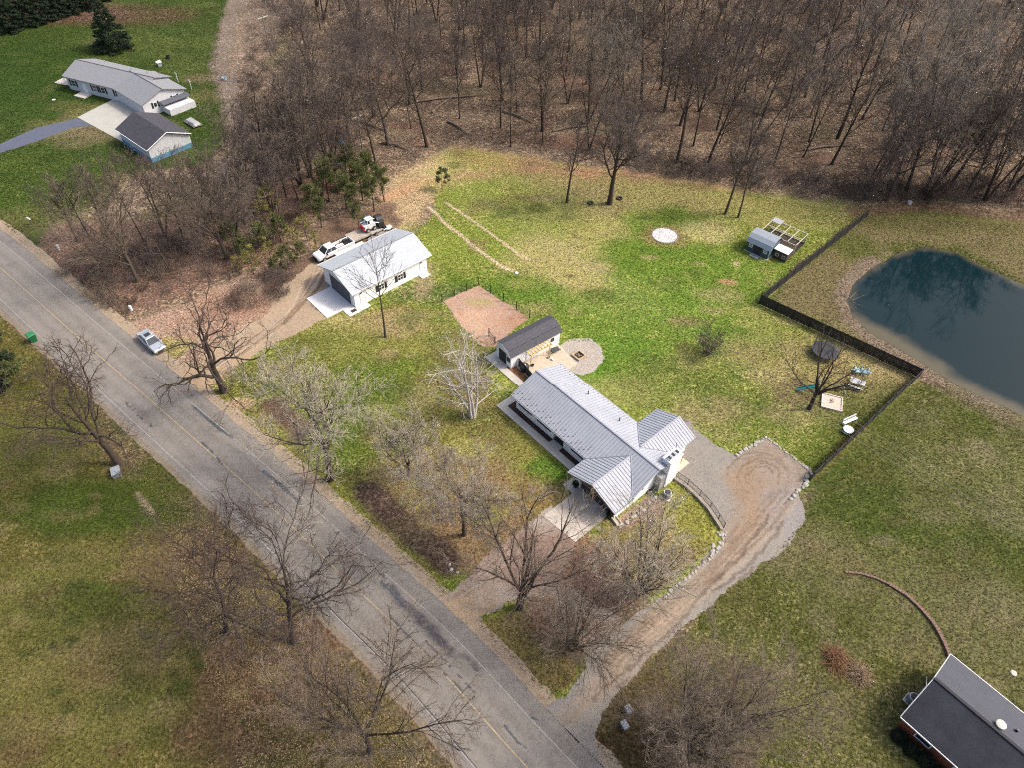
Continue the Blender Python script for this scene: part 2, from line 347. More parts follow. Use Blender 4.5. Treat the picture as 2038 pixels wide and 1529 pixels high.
 ('B', (1640, 1120), 6, 5, srgb(122, 120, 76), OUTG, 0.4, 0.6), ('B', (1800, 1180), 9, 5, srgb(118, 116, 74), OUTG, 0.4, 0.6), ('B', (1980, 1250), 8, 7, srgb(120, 118, 76), OUTG, 0.4, 0.8), ('B', (1560, 1330), 6, 4, srgb(100, 104, 50), OUTG2, 0.4, 0.7),
 ('B', (1350, 1420), 9, 6, srgb(104, 92, 66), srgb(88, 80, 48), 0.4, 0.9), ('B', (1270, 1500), 6, 4, srgb(92, 76, 48), ORL, 0.35, 0.9), ('B', (1680, 1330), 2.2, 1.2, srgb(112, 84, 60), BROWN, 0.3, 0.8),
 ('B', (1660, 1460), 8, 4, srgb(108, 106, 60), OUTG2, 0.4, 0.7),
 # left: outside, across the road
 ('P', [(-600, 560), (0, 610), (60, 655), (190, 755), (333, 912), (530, 1105), (737, 1320), (912, 1540), (900, 2100), (-900, 2100)], 0.5, 0.5, srgb(100, 98, 46), srgb(128, 118, 72), 0.40, 1),
 ('P', [(180, 750), (270, 850), (333, 912), (530, 1105), (737, 1320), (912, 1540), (900, 2000), (500, 2000), (430, 1400), (320, 1180), (330, 1060), (200, 900)], 3, 3, srgb(108, 96, 68), srgb(136, 122, 90), 0.45, 0.95),
 ('S', [(20, 640), (90, 700), (160, 750), (270, 860), (400, 990), (540, 1125), (700, 1290), (800, 1400), (880, 1500)], 0.5, 0.4, srgb(126, 100, 74), LEAF, 0.4, 0.8),
 ('B', (190, 1010), 12, 4, srgb(70, 86, 28), NBG, 0.4, 0.9), ('B', (330, 950), 5, 3, srgb(84, 92, 36), NBG, 0.4, 0.8), ('B', (40, 900), 8, 5, srgb(112, 112, 58), NBG, 0.4, 0.8), ('B', (300, 850), 5, 3, srgb(64, 82, 28), NBG, 0.4, 0.8),
 ('B', (120, 1180), 9, 5, srgb(116, 116, 60), srgb(88, 96, 38), 0.4, 0.7), ('B', (200, 1190), 4, 2.4, srgb(78, 90, 34), NBG, 0.4, 0.7), ('B', (60, 1400), 12, 6, srgb(118, 116, 62), srgb(96, 98, 44), 0.4, 0.7), ('B', (350, 1400), 5, 3, srgb(98, 98, 44), GRD, 0.4, 0.6),
 ('B', (250, 1300), 6, 3, srgb(128, 120, 74), BROWN, 0.4, 0.7), ('B', (480, 1420), 6, 4, srgb(106, 88, 62), ORL, 0.4, 0.8), ('B', (560, 1300), 6, 4, srgb(108, 88, 64), ORL, 0.45, 0.7), ('B', (640, 1260), 3, 3, srgb(110, 90, 66), ORL, 0.5, 0.7),
 ('B', (350, 1120), 6, 4, srgb(120, 100, 72), BROWN, 0.3, 0.6), ('B', (700, 1500), 5, 4, srgb(84, 82, 40), BROWN, 0.4, 0.7), ('S', [(275, 985), (303, 1022)], 0.35, 0.2, srgb(150, 138, 108), TAN, 0.3, 0.8),
]
for (bx_, by_, br_) in [(107, 1378, .7), (138, 1280, .8), (139, 1279, .7), (95, 1219, 1.0), (142, 1240, 1.0), (382, 1302, .8), (345, 1345, .7), (362, 1370, 1.0), (295, 1265, .8), (262, 1225, .5), (395, 1325, .6), (133, 1413, .6), (45, 1304, .6), (155, 1170, 1.3), (200, 1230, .4)]:
    ZONES.append(('B', (bx_, by_), br_, br_ * 0.8, srgb(66, 80, 34), srgb(58, 68, 30), 0.4, 0.6))
ZONES.append(('B', (106, 1287), .45, .4, srgb(44, 44, 36), srgb(50, 62, 24), 0.3, 0.95))
# footpaths worn along the septic trenches, tyre lines
for pl, wd in (([(852, 411), (868, 424), (882, 440), (900, 455), (918, 467), (938, 486), (955, 499), (975, 513), (995, 528), (1012, 536), (1021, 538)], 0.26), ([(885, 401), (905, 414), (930, 431), (960, 452), (985, 470), (1010, 489), (1035, 507), (1053, 516)], 0.18)):
    ZONES.append(('S', pl, wd + 0.06, 0.12, srgb(226, 206, 170), srgb(214, 190, 144), 0.3, 1.0))
for pl in ([(1360, 540), (1390, 580), (1400, 610)], [(1095, 455), (1130, 480), (1160, 500)], [(1470, 520), (1455, 580), (1450, 620), (1470, 680)], [(1010, 700), (1110, 740)]):
    ZONES.append(('S', pl, 0.25, 0.3, srgb(168, 172, 96), GRY, 0.3, 0.45))
ZONES += [('B', (1448, 561), 1.3, 0.7, srgb(196, 158, 112), TAN, 0.4, 0.95), ('B', (1466, 524), 0.6, 0.6, srgb(206, 196, 140), TAN, 0.4, 0.9), ('B', (1100, 440), 0.0, 0.0, GR, GR, 0, 0),
          ('B', (1148, 1000), 0.0, 0.0, GR, GR, 0, 0), ('B', (1323, 470), 3.6, 3.0, srgb(170, 130, 96), TAN, 0.3, 0.6), ('B', (845, 560), 1.5, 4, srgb(196, 172, 140), DIRT, 0.3, 0.5),
          ('B', (1070, 415), 2.2, 1.6, srgb(96, 110, 50), GRD, 0.3, 0.6), ('B', (1010, 420), 2.5, 1.6, srgb(100, 122, 50), GRD, 0.3, 0.5)]

rb = random.Random(77)
def mottles(poly, n, pal, s0, s1, r0, r1):
    P = PX(poly); out = []; k = 0
    a, b = min(p[0] for p in P), max(p[0] for p in P); c, d = min(p[1] for p in P), max(p[1] for p in P)
    PP = [p for p in poly]; qa, qb = min(p[0] for p in PP), max(p[0] for p in PP); qc, qd = min(p[1] for p in PP), max(p[1] for p in PP)
    while k < n:
        px, py = rb.uniform(qa, qb), rb.uniform(qc, qd)
        if not inside(np.array([px]), np.array([py]), PP)[0]: continue
        r = rb.uniform(r0, r1); cc = rb.choice(pal); out.append(('B', (px, py), r * rb.uniform(.8, 1.8), r * rb.uniform(.5, 1.0), cc, rb.choice(pal), 0.4, rb.uniform(s0, s1))); k += 1
    return out
_lot = [(470, 800), (640, 680), (860, 440), (905, 310), (1300, 360), (1690, 425), (1500, 595), (1800, 745), (1600, 930), (1440, 880), (1200, 640), (1100, 620), (900, 640), (1000, 900), (1000, 1040), (800, 1080)]
_i = [i for i, q in enumerate(ZONES) if q[0] == 'END_LOT'][0]
ZONES[_i:_i] = [('S', [(728, 975), (775, 1022), (830, 1072), (885, 1112)], 1.6, 0.9, srgb(84, 72, 60), srgb(112, 98, 78), 0.5, 0.85), ('S', [(548, 812), (600, 858)], 1.5, 0.8, srgb(108, 88, 68), LEAFD, 0.3, 0.8)]  # dark brown strip and smaller brown patch again, over the mottles
ZONES[_i:_i] = mottles(_lot, 150, [srgb(178, 168, 112), srgb(150, 140, 92), srgb(96, 122, 44), srgb(82, 108, 38), srgb(160, 164, 84), srgb(132, 116, 78)], 0.25, 0.65, 0.6, 2.6)
ZONES += mottles([(1740, 430), (2038, 450), (2038, 520), (1850, 470), (1700, 560), (1860, 760), (2038, 880), (2038, 1400), (1600, 1500), (1260, 1480), (1450, 1180), (1620, 1020), (1820, 760)], 130, [srgb(134, 126, 90), srgb(74, 86, 32), srgb(110, 104, 62), srgb(84, 88, 40), srgb(146, 136, 104)], 0.2, 0.5, 0.6, 2.6)
ZONES += mottles([(0, 700), (180, 780), (333, 930), (530, 1125), (737, 1340), (890, 1529), (0, 1529)], 130, [srgb(130, 120, 78), srgb(70, 80, 32), srgb(112, 92, 64), srgb(92, 88, 44), srgb(140, 130, 88)], 0.2, 0.5, 0.5, 2.0)
ZONES += mottles([(0, 60), (450, 0), (440, 250), (300, 330), (100, 450), (0, 450)], 60, [srgb(104, 116, 56), srgb(54, 76, 26), srgb(120, 118, 70)], 0.2, 0.45, 1.0, 4)
ZONES = mottles([(500, -40), (2038, -40), (2038, 400), (1730, 400), (1250, 320), (915, 278), (600, 420), (470, 330), (520, 160)], 190, [srgb(150, 118, 92), srgb(176, 156, 128), srgb(98, 80, 66), srgb(140, 132, 96), srgb(168, 132, 104)], 0.3, 0.75, 1.0, 4.5) + ZONES
for k in range(14):                                     # faint mowing passes on the right lawn
    ZONES.append(('S', [(1430 + k * 42, 1120 + k * 4), (1330 + k * 44, 1300 + k * 4)], 0.5, 0.3, srgb(72, 84, 32), OUTG, 0.3, 0.22))
_z2 = []; _gain = (0.98, 0.94, 1.08)
for _q in ZONES:
    if _q[0] == 'LOT': _gain = (1.12, 1.04, 1.16); continue
    if _q[0] == 'END_LOT': _gain = (0.94, 0.90, 0.95); continue
    _q = list(_q); _k = 4 if _q[0] in 'PBS' else 4
    for _i in range(len(_q)):
        if _i >= 2 and isinstance(_q[_i], tuple) and len(_q[_i]) == 3: _q[_i] = tuple(a * b for a, b in zip(_q[_i], _gain))
    _z2.append(tuple(_q))
ZONES = _z2

def paint(x, y, zones, c1, c2, am):
    for zn in zones:
        kd, pts, = zn[0], zn[1]
        if kd == 'B':
            _, (px, py), rx, ry, a, b, k, s = zn
            if rx <= 0: continue
            cx, cy, _z = at(px, py)
            sel = (np.abs(x - cx) < rx * 2.2) & (np.abs(y - cy) < ry * 2.2)
            if not sel.any(): continue
            xs, ys = x[sel], y[sel]
            q = np.sqrt(((xs - cx) / rx) ** 2 + ((ys - cy) / ry) ** 2) + 0.9 * (fbm(xs, ys, max(0.7, rx * 0.5), 3, 4) - 0.5)
            m = np.clip((1.25 - q) / 0.6, 0, 1)
        else:
            if kd == 'P': _, p, fe, wob, a, b, k, s = zn; wd = 0
            else: _, p, wd, wob, a, b, k, s = zn; fe = wd * 0.6
            W = PX(p); X = [q[0] for q in W]; Y = [q[1] for q in W]; mg = fe + wob + wd * 2
            sel = (x > min(X) - mg) & (x < max(X) + mg) & (y > min(Y) - mg) & (y < max(Y) + mg)
            if not sel.any(): continue
            xs, ys = x[sel], y[sel]
            wx = xs + wob * 2 * (fbm(xs, ys, max(0.6, wob * 2.5), 1, 4) - 0.5); wy = ys + wob * 2 * (fbm(xs, ys, max(0.6, wob * 2.5), 5, 4) - 0.5)
            if kd == 'P':
                d = seg_dist(wx, wy, W, True); d = np.where(inside(wx, wy, W), d, -d)
                m = np.clip(d / max(fe, 0.05) + 0.5, 0, 1)
            else:
                d = seg_dist(wx, wy, W, False)
                m = np.clip((wd - d) / max(fe, 0.05) + 0.3, 0, 1)
        m = (m * s)[:, None]
        c1[sel] = c1[sel] * (1 - m) + np.array(a) * m
        c2[sel] = c2[sel] * (1 - m) + np.array(b) * m
        am[sel] = am[sel] * (1 - m[:, 0]) + k * m[:, 0]

def attrs(me, c1, c2, am):
    n = len(me.vertices)
    A = me.color_attributes.new('C1', 'FLOAT_COLOR', 'POINT'); A.data.foreach_set('color', np.c_[c1, np.ones(n)].astype(np.float32).ravel())
    B = me.color_attributes.new('C2', 'FLOAT_COLOR', 'POINT'); B.data.foreach_set('color', np.c_[c2, am].astype(np.float32).ravel())

def ground_mat(name, s_fine=2.6, contrast=0.85, bump=0.6, rough=0.95, thresh=0.5, speck=0.0, aniso=(1, 1, 1)):
    m = bpy.data.materials.new(name); m.use_nodes = True; t = m.node_tree; N = t.nodes; L = t.links
    b = N['Principled BSDF']; b.inputs['Roughness'].default_value = rough; b.inputs['Specular IOR Level'].default_value = 0.15
    a1 = N.new('ShaderNodeAttribute'); a1.attribute_name = 'C1'
    a2 = N.new('ShaderNodeAttribute'); a2.attribute_name = 'C2'
    g = N.new('ShaderNodeNewGeometry')
    mp = N.new('ShaderNodeMapping'); L.new(g.outputs['Position'], mp.inputs[0]); mp.inputs['Scale'].default_value = aniso
    def noise(sc, det, ro, off=0.0, dist=0.0):
        n = N.new('ShaderNodeTexNoise'); n.noise_dimensions = '3D'; n.inputs['Scale'].default_value = sc; n.inputs['Detail'].default_value = det; n.inputs['Roughness'].default_value = ro; n.inputs['Distortion'].default_value = dist
        v = N.new('ShaderNodeVectorMath'); v.operation = 'ADD'; v.inputs[1].default_value = (off, off * 1.7, off * 0.3)
        L.new(mp.outputs[0], v.inputs[0]); L.new(v.outputs[0], n.inputs['Vector']); return n.outputs[0]
    def mr(src, a, bb, c, d, smooth=False):
        r = N.new('ShaderNodeMapRange'); L.new(src, r.inputs[0])
        for i, q in enumerate((a, bb, c, d)): r.inputs[i + 1].default_value = q
        if smooth: r.interpolation_type = 'SMOOTHSTEP'
        return r.outputs[0]
    def math_(op, a, bb):
        q = N.new('ShaderNodeMath'); q.operation = op
        for i, s in enumerate((a, bb)):
            if isinstance(s, (int, float)): q.inputs[i].default_value = s
            else: L.new(s, q.inputs[i])
        return q.outputs[0]
    big = noise(0.35, 5, 0.6, 3.1); mid = noise(s_fine * 0.42, 5, 0.65, 11.0, 0.4); fine = noise(s_fine, 7, 0.72, 27.0, 0.3)
    hue = math_('ADD', math_('MULTIPLY', mid, 0.5), math_('ADD', math_('MULTIPLY', fine, 0.3), math_('MULTIPLY', big, 0.2)))
    # share of colour 2 moves the threshold
    th = math_('SUBTRACT', 1.0, a2.outputs['Alpha'])                 # 0..1
    lo = math_('ADD', math_('MULTIPLY', th, 0.30), 0.31)
    fac = N.new('ShaderNodeMapRange'); fac.interpolation_type = 'SMOOTHSTEP'
    L.new(hue, fac.inputs[0]); L.new(lo, fac.inputs[1]); L.new(math_('ADD', lo, 0.12), fac.inputs[2])
    mx = N.new('ShaderNodeMix'); mx.data_type = 'RGBA'; L.new(fac.outputs[0], mx.inputs[0]); L.new(a1.outputs['Color'], mx.inputs[6]); L.new(a2.outputs['Color'], mx.inputs[7])
    v1 = mr(fine, 0.30, 0.70, 1 - contrast, 1 + contrast)
    v2 = mr(mid, 0.3, 0.7, 0.80, 1.20); v3 = mr(big, 0.3, 0.7, 0.88, 1.12)
    val = math_('MULTIPLY', v1, math_('MULTIPLY', v2, v3))
    if speck:
        sp = noise(s_fine * 2.2, 3, 0.8, 51.0)
        val = math_('ADD', val, mr(sp, 0.62, 0.70, 0.0, speck, True))
    val = math_('MAXIMUM', val, 0.12)
    sc = N.new('ShaderNodeVectorMath'); sc.operation = 'SCALE'; L.new(mx.outputs[2], sc.inputs[0]); L.new(val, sc.inputs[3])
    L.new(sc.outputs[0], b.inputs['Base Color'])
    if bump:
        bp = N.new('ShaderNodeBump'); bp.inputs['Strength'].default_value = bump; bp.inputs['Distance'].default_value = 0.18
        L.new(fine, bp.inputs['Height']); L.new(bp.outputs[0], b.inputs['Normal'])
    return m
GROUNDM = ground_mat('grass_and_leaf_ground', 3.6, 1.0, 0.8, speck=0.55)
GRAVM = ground_mat('gravel_and_dirt', 5.0, 0.26, 0.35)
ROCKM = ground_mat('pebbles', 7.0, 0.55, 0.6)

def grid_mesh(name, xs, ys, zf, zones, base, m, keep=None, dz=0.0, c1b=None):
    X, Y = np.meshgrid(xs, ys); x = X.ravel(); y = Y.ravel()
    nx, ny = len(xs), len(ys)
    idx = np.arange(nx * ny).reshape(ny, nx)
    F = np.stack([idx[:-1, :-1], idx[:-1, 1:], idx[1:, 1:], idx[1:, :-1]], -1).reshape(-1, 4)
    if keep is not None:
        cxm = (x[F[:, 0]] + x[F[:, 1]]) / 2; cym = (y[F[:, 0]] + y[F[:, 3]]) / 2
        F = F[keep(cxm, cym)]
        used = np.unique(F); mp = np.full(nx * ny, -1); mp[used] = np.arange(len(used)); F = mp[F]; x = x[used]; y = y[used]
    z = zf(x, y) + dz
    me = bpy.data.meshes.new(name)
    me.vertices.add(len(x)); me.vertices.foreach_set('co', np.c_[x, y, z].astype(np.float32).ravel())
    me.loops.add(F.size); me.loops.foreach_set('vertex_index', F.ravel().astype(np.int32))
    me.polygons.add(len(F)); me.polygons.foreach_set('loop_start', np.arange(0, F.size, 4, dtype=np.int32))
    me.polygons.foreach_set('use_smooth', np.ones(len(F), bool))
    me.update(calc_edges=True)
    c1 = np.tile(np.array(base[0], float), (len(x), 1)); c2 = np.tile(np.array(base[1], float), (len(x), 1)); am = np.full(len(x), float(base[2]))
    paint(x, y, zones, c1, c2, am)
    attrs(me, c1, c2, am); me.materials.append(m)
    o = bpy.data.objects.new(name, me); C.objects.link(o)
    return o

xs = np.concatenate([np.arange(-400, -150, 10.), np.arange(-150, -80, 0.6), np.arange(-80, 85, 0.27), np.arange(85, 160, 0.6), np.arange(160, 401, 10.)])
ys = np.concatenate([np.arange(-60, 8, 4.), np.arange(8, 130, 0.27), np.arange(130, 225, 0.55), np.arange(225, 601, 12.)])
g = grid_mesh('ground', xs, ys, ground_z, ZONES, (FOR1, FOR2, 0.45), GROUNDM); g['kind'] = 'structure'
far = MB().add([(-3000, -3000, -1.5), (3000, -3000, -1.5), (3000, 3000, -1.5), (-3000, 3000, -1.5)], [(0, 1, 2, 3)]).build('distant_ground', mat('far_land', FOR1, 1.0, 0.3, 0.05)); far['kind'] = 'structure'

# pond
def water_mat():
    m = bpy.data.materials.new('pond_water'); m.use_nodes = True; t = m.node_tree; N = t.nodes; L = t.links
    b = N['Principled BSDF']; b.inputs['Roughness'].default_value = 0.04; b.inputs['IOR'].default_value = 1.33; b.inputs['Specular IOR Level'].default_value = 0.25
    a1 = N.new('ShaderNodeAttribute'); a1.attribute_name = 'C1'; L.new(a1.outputs['Color'], b.inputs['Base Color'])
    g_ = N.new('ShaderNodeNewGeometry'); n = N.new('ShaderNodeTexNoise'); n.inputs['Scale'].default_value = 1.3; n.inputs['Detail'].default_value = 3; L.new(g_.outputs['Position'], n.inputs['Vector'])
    bp = N.new('ShaderNodeBump'); bp.inputs['Strength'].default_value = 0.03; bp.inputs['Distance'].default_value = 0.05; L.new(n.outputs[0], bp.inputs['Height']); L.new(bp.outputs[0], b.inputs['Normal'])
    return m
bx = [p[0] for p in POND]; by = [p[1] for p in POND]
WZ = -0.22
wcol = [('P', [(1690, 597), (1700, 565), (1738, 531), (1790, 502), (1845, 490), (1900, 500), (1960, 529), (2038, 566), (2160, 640), (2230, 760), (2140, 850), (2038, 815), (1970, 780), (1905, 745), (1850, 705), (1795, 668), (1735, 640), (1700, 615)], 1.8, 1.0, srgb(16, 42, 48), srgb(14, 34, 40), 0.5, 1)]
pw = grid_mesh('pond_water', np.arange(min(bx) - 2, max(bx) + 2, 0.4), np.arange(min(by) - 2, max(by) + 2, 0.4), lambda x, y: 0 * x, wcol, (srgb(104, 98, 80), srgb(96, 92, 84), 0.4), water_mat(), keep=lambda x, y: pond_sd(x, y) > -0.9, dz=WZ)
pw['kind'] = 'structure'

# ------------------------------------------------------------------ road
YL = [at(*p)[:2] for p in [(-400, 200), (-200, 366), (0, 531), (167, 681), (262, 764), (332, 826), (408, 893), (490, 965), (556, 1025), (641, 1107), (730, 1193), (813, 1268), (909, 1368), (995, 1471), (1050, 1528), (1150, 1640), (1300, 1800)]]
_d = (YL[-1][0] - YL[-3][0], YL[-1][1] - YL[-3][1]); _l = math.hypot(*_d); YL.append((YL[-1][0] + _d[0] / _l * 70, YL[-1][1] + _d[1] / _l * 70))
def resample(P, step):
    P = np.array(P, float); d = np.r_[0, np.cumsum(np.hypot(*np.diff(P, axis=0).T))]
    k = np.arange(0, d[-1], step); return np.c_[np.interp(k, d, P[:, 0]), np.interp(k, d, P[:, 1])], k
RC, RS = resample(YL, 0.5)
for _i in range(60):                                   # fair the centre line
    RC[1:-1] = RC[1:-1] * 0.5 + (RC[:-2] + RC[2:]) * 0.25
RT = np.gradient(RC, axis=0); RT /= np.linalg.norm(RT, axis=1)[:, None]
RN = np.c_[-RT[:, 1], RT[:, 0]]                        # to the left of travel = towards the lot
def strip(name, o0, o1, z, m, s0=0, s1=None, cols=None, wob=0.0, seed=1, cells=None, zones=None, base=None):
    s1 = len(RC) if s1 is None else s1
    P, Nn, S = RC[s0:s1], RN[s0:s1], RS[s0:s1]
    n = cells or 1
    e0 = o0 + wob * 2 * (fbm(S, S * 0 + seed, 1.6, seed, 3) - 0.5); e1 = o1 + wob * 2 * (fbm(S, S * 0 + seed + 9.3, 1.6, seed + 2, 3) - 0.5)
    V = []
    for k in range(n + 1):
        o = e0 + (e1 - e0) * k / n
        V.append(np.c_[P + Nn * o[:, None], np.full(len(P), z)])
    V = np.stack(V, 1).reshape(-1, 3)
    idx = np.arange(len(V)).reshape(len(P), n + 1)
    F = np.stack([idx[:-1, :-1], idx[1:, :-1], idx[1:, 1:], idx[:-1, 1:]], -1).reshape(-1, 4)
    me = bpy.data.meshes.new(name); me.from_pydata(V.tolist(), [], F.tolist())
    me.materials.append(m)
    if base is not None:
        c1 = np.tile(np.array(base[0], float), (len(V), 1)); c2 = np.tile(np.array(base[1], float), (len(V), 1)); am = np.full(len(V), float(base[2]))
        off = np.tile(np.linspace(o0, o1, n + 1), len(P))
        wear = 1 + 0.07 * np.cos((np.abs(off) - 0.85) / 1.75 * 2 * math.pi)     # wheel paths are paler
        wear *= 1 + 0.10 * (fbm(V[:, 0], V[:, 1], 9, 2, 3) - 0.5)
        c1 *= wear[:, None]; c2 *= wear[:, None]
        if zones: paint(V[:, 0], V[:, 1], zones, c1, c2, am)
        attrs(me, c1, c2, am)
    o = bpy.data.objects.new(name, me); C.objects.link(o); o['kind'] = 'structure'
    return o
SHM = ground_mat('gravel_shoulder', 4.0, 0.35, 0.4)
ROADM = ground_mat('asphalt', 5.5, 0.13, 0.12, rough=0.85)
strip('road_shoulder', 4.2, 6.1, 0.006, SHM, wob=0.35, seed=4, cells=6, base=(srgb(186, 166, 142), srgb(150, 134, 110), 0.4))
strip('road_shoulder', -4.7, -3.9, 0.006, SHM, wob=0.35, seed=6, cells=4, base=(srgb(146, 134, 118), srgb(118, 104, 84), 0.4))
ASP = (srgb(148, 141, 133), srgb(130, 124, 117), 0.35)
tar = [('S', [(775, 1172), (810, 1205), (845, 1242), (880, 1280), (900, 1298)], 0.55, 0.5, srgb(82, 80, 86), srgb(112, 108, 106), 0.35, 0.9), ('S', [(455, 885), (480, 905), (520, 940)], 0.2, 0.4, srgb(112, 112, 114), srgb(120, 116, 114), 0.35, 0.6), ('S', [(385, 815), (462, 872)], 0.25, 0.4, srgb(116, 112, 110), srgb(120, 116, 114), 0.35, 0.6), ('B', (360, 775), 1.6, 0.5, srgb(136, 112, 108), ASP[0], 0.3, 0.6),
       ('S', [(268, 808), (300, 845)], 0.5, 0.5, srgb(128, 118, 112), srgb(110, 104, 100), 0.3, 0.6), ('S', [(920, 1300), (960, 1345)], 0.25, 0.3, srgb(112, 104, 100), srgb(90, 88, 88), 0.3, 0.7)]
strip('road', -4.05, 4.75, 0.012, ROADM, wob=0.12, seed=2, cells=34, zones=tar, base=ASP)
WLM = mat('worn_white_line', (0.27, 0.26, 0.25), 0.8, 0.3, 1.5); YLM = mat('worn_yellow_line', (0.30, 0.235, 0.14), 0.8, 0.3, 1.5)
CRK = mat('tar_crack_seal', (0.035, 0.035, 0.038), 0.6, 0.2)
strip('road_marking', 3.03, 3.11, 0.017, WLM); strip('road_marking', -3.31, -3.23, 0.017, WLM); strip('road_marking', -0.06, 0.05, 0.017, YLM)
strip('road_crack_seal', -3.20, -3.11, 0.0205, CRK, s0=np.argmin(np.hypot(RC[:, 0] - at(600, 1130)[0], RC[:, 1] - at(600, 1130)[1])), wob=0.05, seed=3)

TZ = [0.0205]
def tar_patch(pts, wd, ragged=0.5, fill=0.42):
    TZ[0] += 0.0012; z = TZ[0]
    W = PX(pts); X = [p[0] for p in W]; Y = [p[1] for p in W]; k = wd + ragged
    def keep(x, y):
        d = seg_dist(x, y, W, False)
        return (d < wd * (0.5 + 1.2 * fbm(x, y, 0.9, 3, 3))) & (fbm(x, y, 0.35, 6, 2) > fill)
    o = grid_mesh('tar_patch', np.arange(min(X) - k, max(X) + k, 0.06), np.arange(min(Y) - k, max(Y) + k, 0.06), lambda x, y: 0 * x, [], ((.075, .08, .088), (.11, .112, .116), 0.4), TARM, keep=keep, dz=z)
    o['kind'] = 'structure'
TARM = ground_mat('tar', 5.0, 0.25, 0.1, rough=0.6)
for p_, w_, f_ in (([(383, 808), (410, 832), (440, 858), (462, 872)], .16, .3), ([(395, 818), (430, 848), (448, 862)], .10, .2), ([(525, 940), (560, 968), (590, 995), (600, 1003)], .22, .25), ([(535, 948), (572, 980)], .2, .2),
                   ([(762, 1160), (800, 1196), (830, 1225)], .28, .45), 
                   ([(778, 1228), (800, 1255), (816, 1270)], .14, .25), ([(820, 1274), (850, 1304), (888, 1345)], .11, .38), ([(903, 1358), (920, 1378)], .12, .3), ([(848, 1278), (872, 1302)], .1, .35), ([(875, 1305), (903, 1335), (950, 1385)], .08, .5),
                   ([(800, 1220), (835, 1260)], .1, .52), ([(402, 882), (425, 903)], .09, .3), ([(432, 912), (443, 926)], .09, .3), ([(1005, 1445), (1030, 1478), (1048, 1490)], .08, .45), ([(930, 1310), (965, 1355)], .14, .6), ([(250, 800), (300, 850)], .25, .66), ([(1060, 1430), (1072, 1436)], .12, .5)):
    tar_patch(p_, w_ * 0.85, fill=f_)
# ------------------------------------------------------------------ loose-surface drives (real sheets just above the soil)
def sheet(name, pts, z, base, zones=(), m=GRAVM, wob=0.7, step=0.16, local=False):
    W = PX(pts) if not local else pts
    X = [p[0] for p in W]; Y = [p[1] for p in W]
    def keep(x, y):
        wx = x + wob * 2 * (fbm(x, y, 1.6, 1, 4) - 0.5); wy = y + wob * 2 * (fbm(x, y, 1.6, 5, 4) - 0.5)
        rd = seg_dist(x, y, RC[::6].tolist(), False)
        side = 4.72
        return inside(wx, wy, W) & (rd > side)
    o = grid_mesh(name, np.arange(min(X) - 1, max(X) + 1, step), np.arange(min(Y) - 1, max(Y) + 1, step), lambda x, y: 0 * x, zones, base, m, keep=keep, dz=z)
    o['kind'] = 'structure'; return o
GA = srgb(160, 153, 144); GB = srgb(136, 125, 114); DB = srgb(170, 146, 118)
def ring(cx, cy, r, a0=0, a1=360, sq=0.75):
    return [(cx + r * math.cos(R(a)), cy + sq * r * math.sin(R(a))) for a in range(a0, a1 + 1, 20)]
tz = [('P', [(1440, 950), (1520, 880), (1600, 930), (1560, 1010), (1500, 1080), (1430, 1150), (1280, 1290), (1180, 1390), (1130, 1430), (1170, 1380), (1300, 1240), (1440, 1100), (1470, 1010)], 2, 1, srgb(168, 142, 116), srgb(150, 124, 98), 0.4, 0.8),
      ('B', (1600, 1020), 5, 4, srgb(160, 152, 148), GB, 0.3, 0.9), ('B', (1560, 925), 4, 3, srgb(166, 152, 138), GB, 0.3, 0.7)]
for r_, s_, a0_, a1_, dx_ in ((26, .6, 190, 330, 0), (36, .4, 150, 300, 4), (42, .5, 210, 400, -5), (50, .5, 160, 340, 3), (57, .35, 230, 390, 0), (64, .5, 180, 330, -6), (72, .3, 200, 380, 5), (80, .3, 240, 350, 0)):
    tz.append(('S', ring(1515 + dx_, 950, r_, a0_, a1_), 0.13, 0.2, srgb(126, 100, 78), DB, 0.3, s_))
rq = random.Random(12)
for q in range(30):
    o_ = rq.uniform(-34, 46)
    j_ = lambda: rq.uniform(-9, 9)
    tz.append(('S', [(1560 + o_, 980 + j_()), (1500 + o_, 1050 + j_()), (1420 + o_, 1135 + j_()), (1300 + o_ * .8, 1245 + j_()), (1210 + o_ * .6, 1325 + j_())][rq.randrange(2):], rq.uniform(0.1, 0.25), 0.1, (srgb(130, 108, 90), srgb(182, 166, 148))[q % 2], DB, 0.3, rq.uniform(0.2, 0.5)))
for q, (a_, b_) in enumerate((((1440, 1140), (1180, 1390)), ((1500, 1130), (1230, 1370)), ((1560, 1040), (1420, 1180)), ((1530, 1030), (1400, 1170)), ((1470, 1170), (1200, 1420)))):
    tz.append(('S', [a_, ((a_[0] + b_[0]) / 2 + 8, (a_[1] + b_[1]) / 2 + 10), b_], 0.2, 0.4, srgb(112, 94, 80), GB, 0.3, 0.6))
sheet('gravel_yard', [(1345, 830), (1372, 836), (1390, 862), (1430, 890), (1467, 908), (1525, 874), (1570, 906), (1614, 938), (1592, 985), (1604, 1030), (1570, 1085), (1530, 1118), (1470, 1158), (1420, 1200), (1350, 1262), (1290, 1315), (1235, 1370), (1195, 1425), (1185, 1470), (1205, 1560), (1180, 1640), (1100, 1480), (1085, 1405), (1130, 1385), (1168, 1330), (1165, 1290), (1205, 1262), (1280, 1215), (1375, 1142), (1430, 1082), (1440, 1050), (1405, 1008), (1345, 950), (1355, 900)], 0.012, (GA, GB, 0.35), tz, wob=0.45)
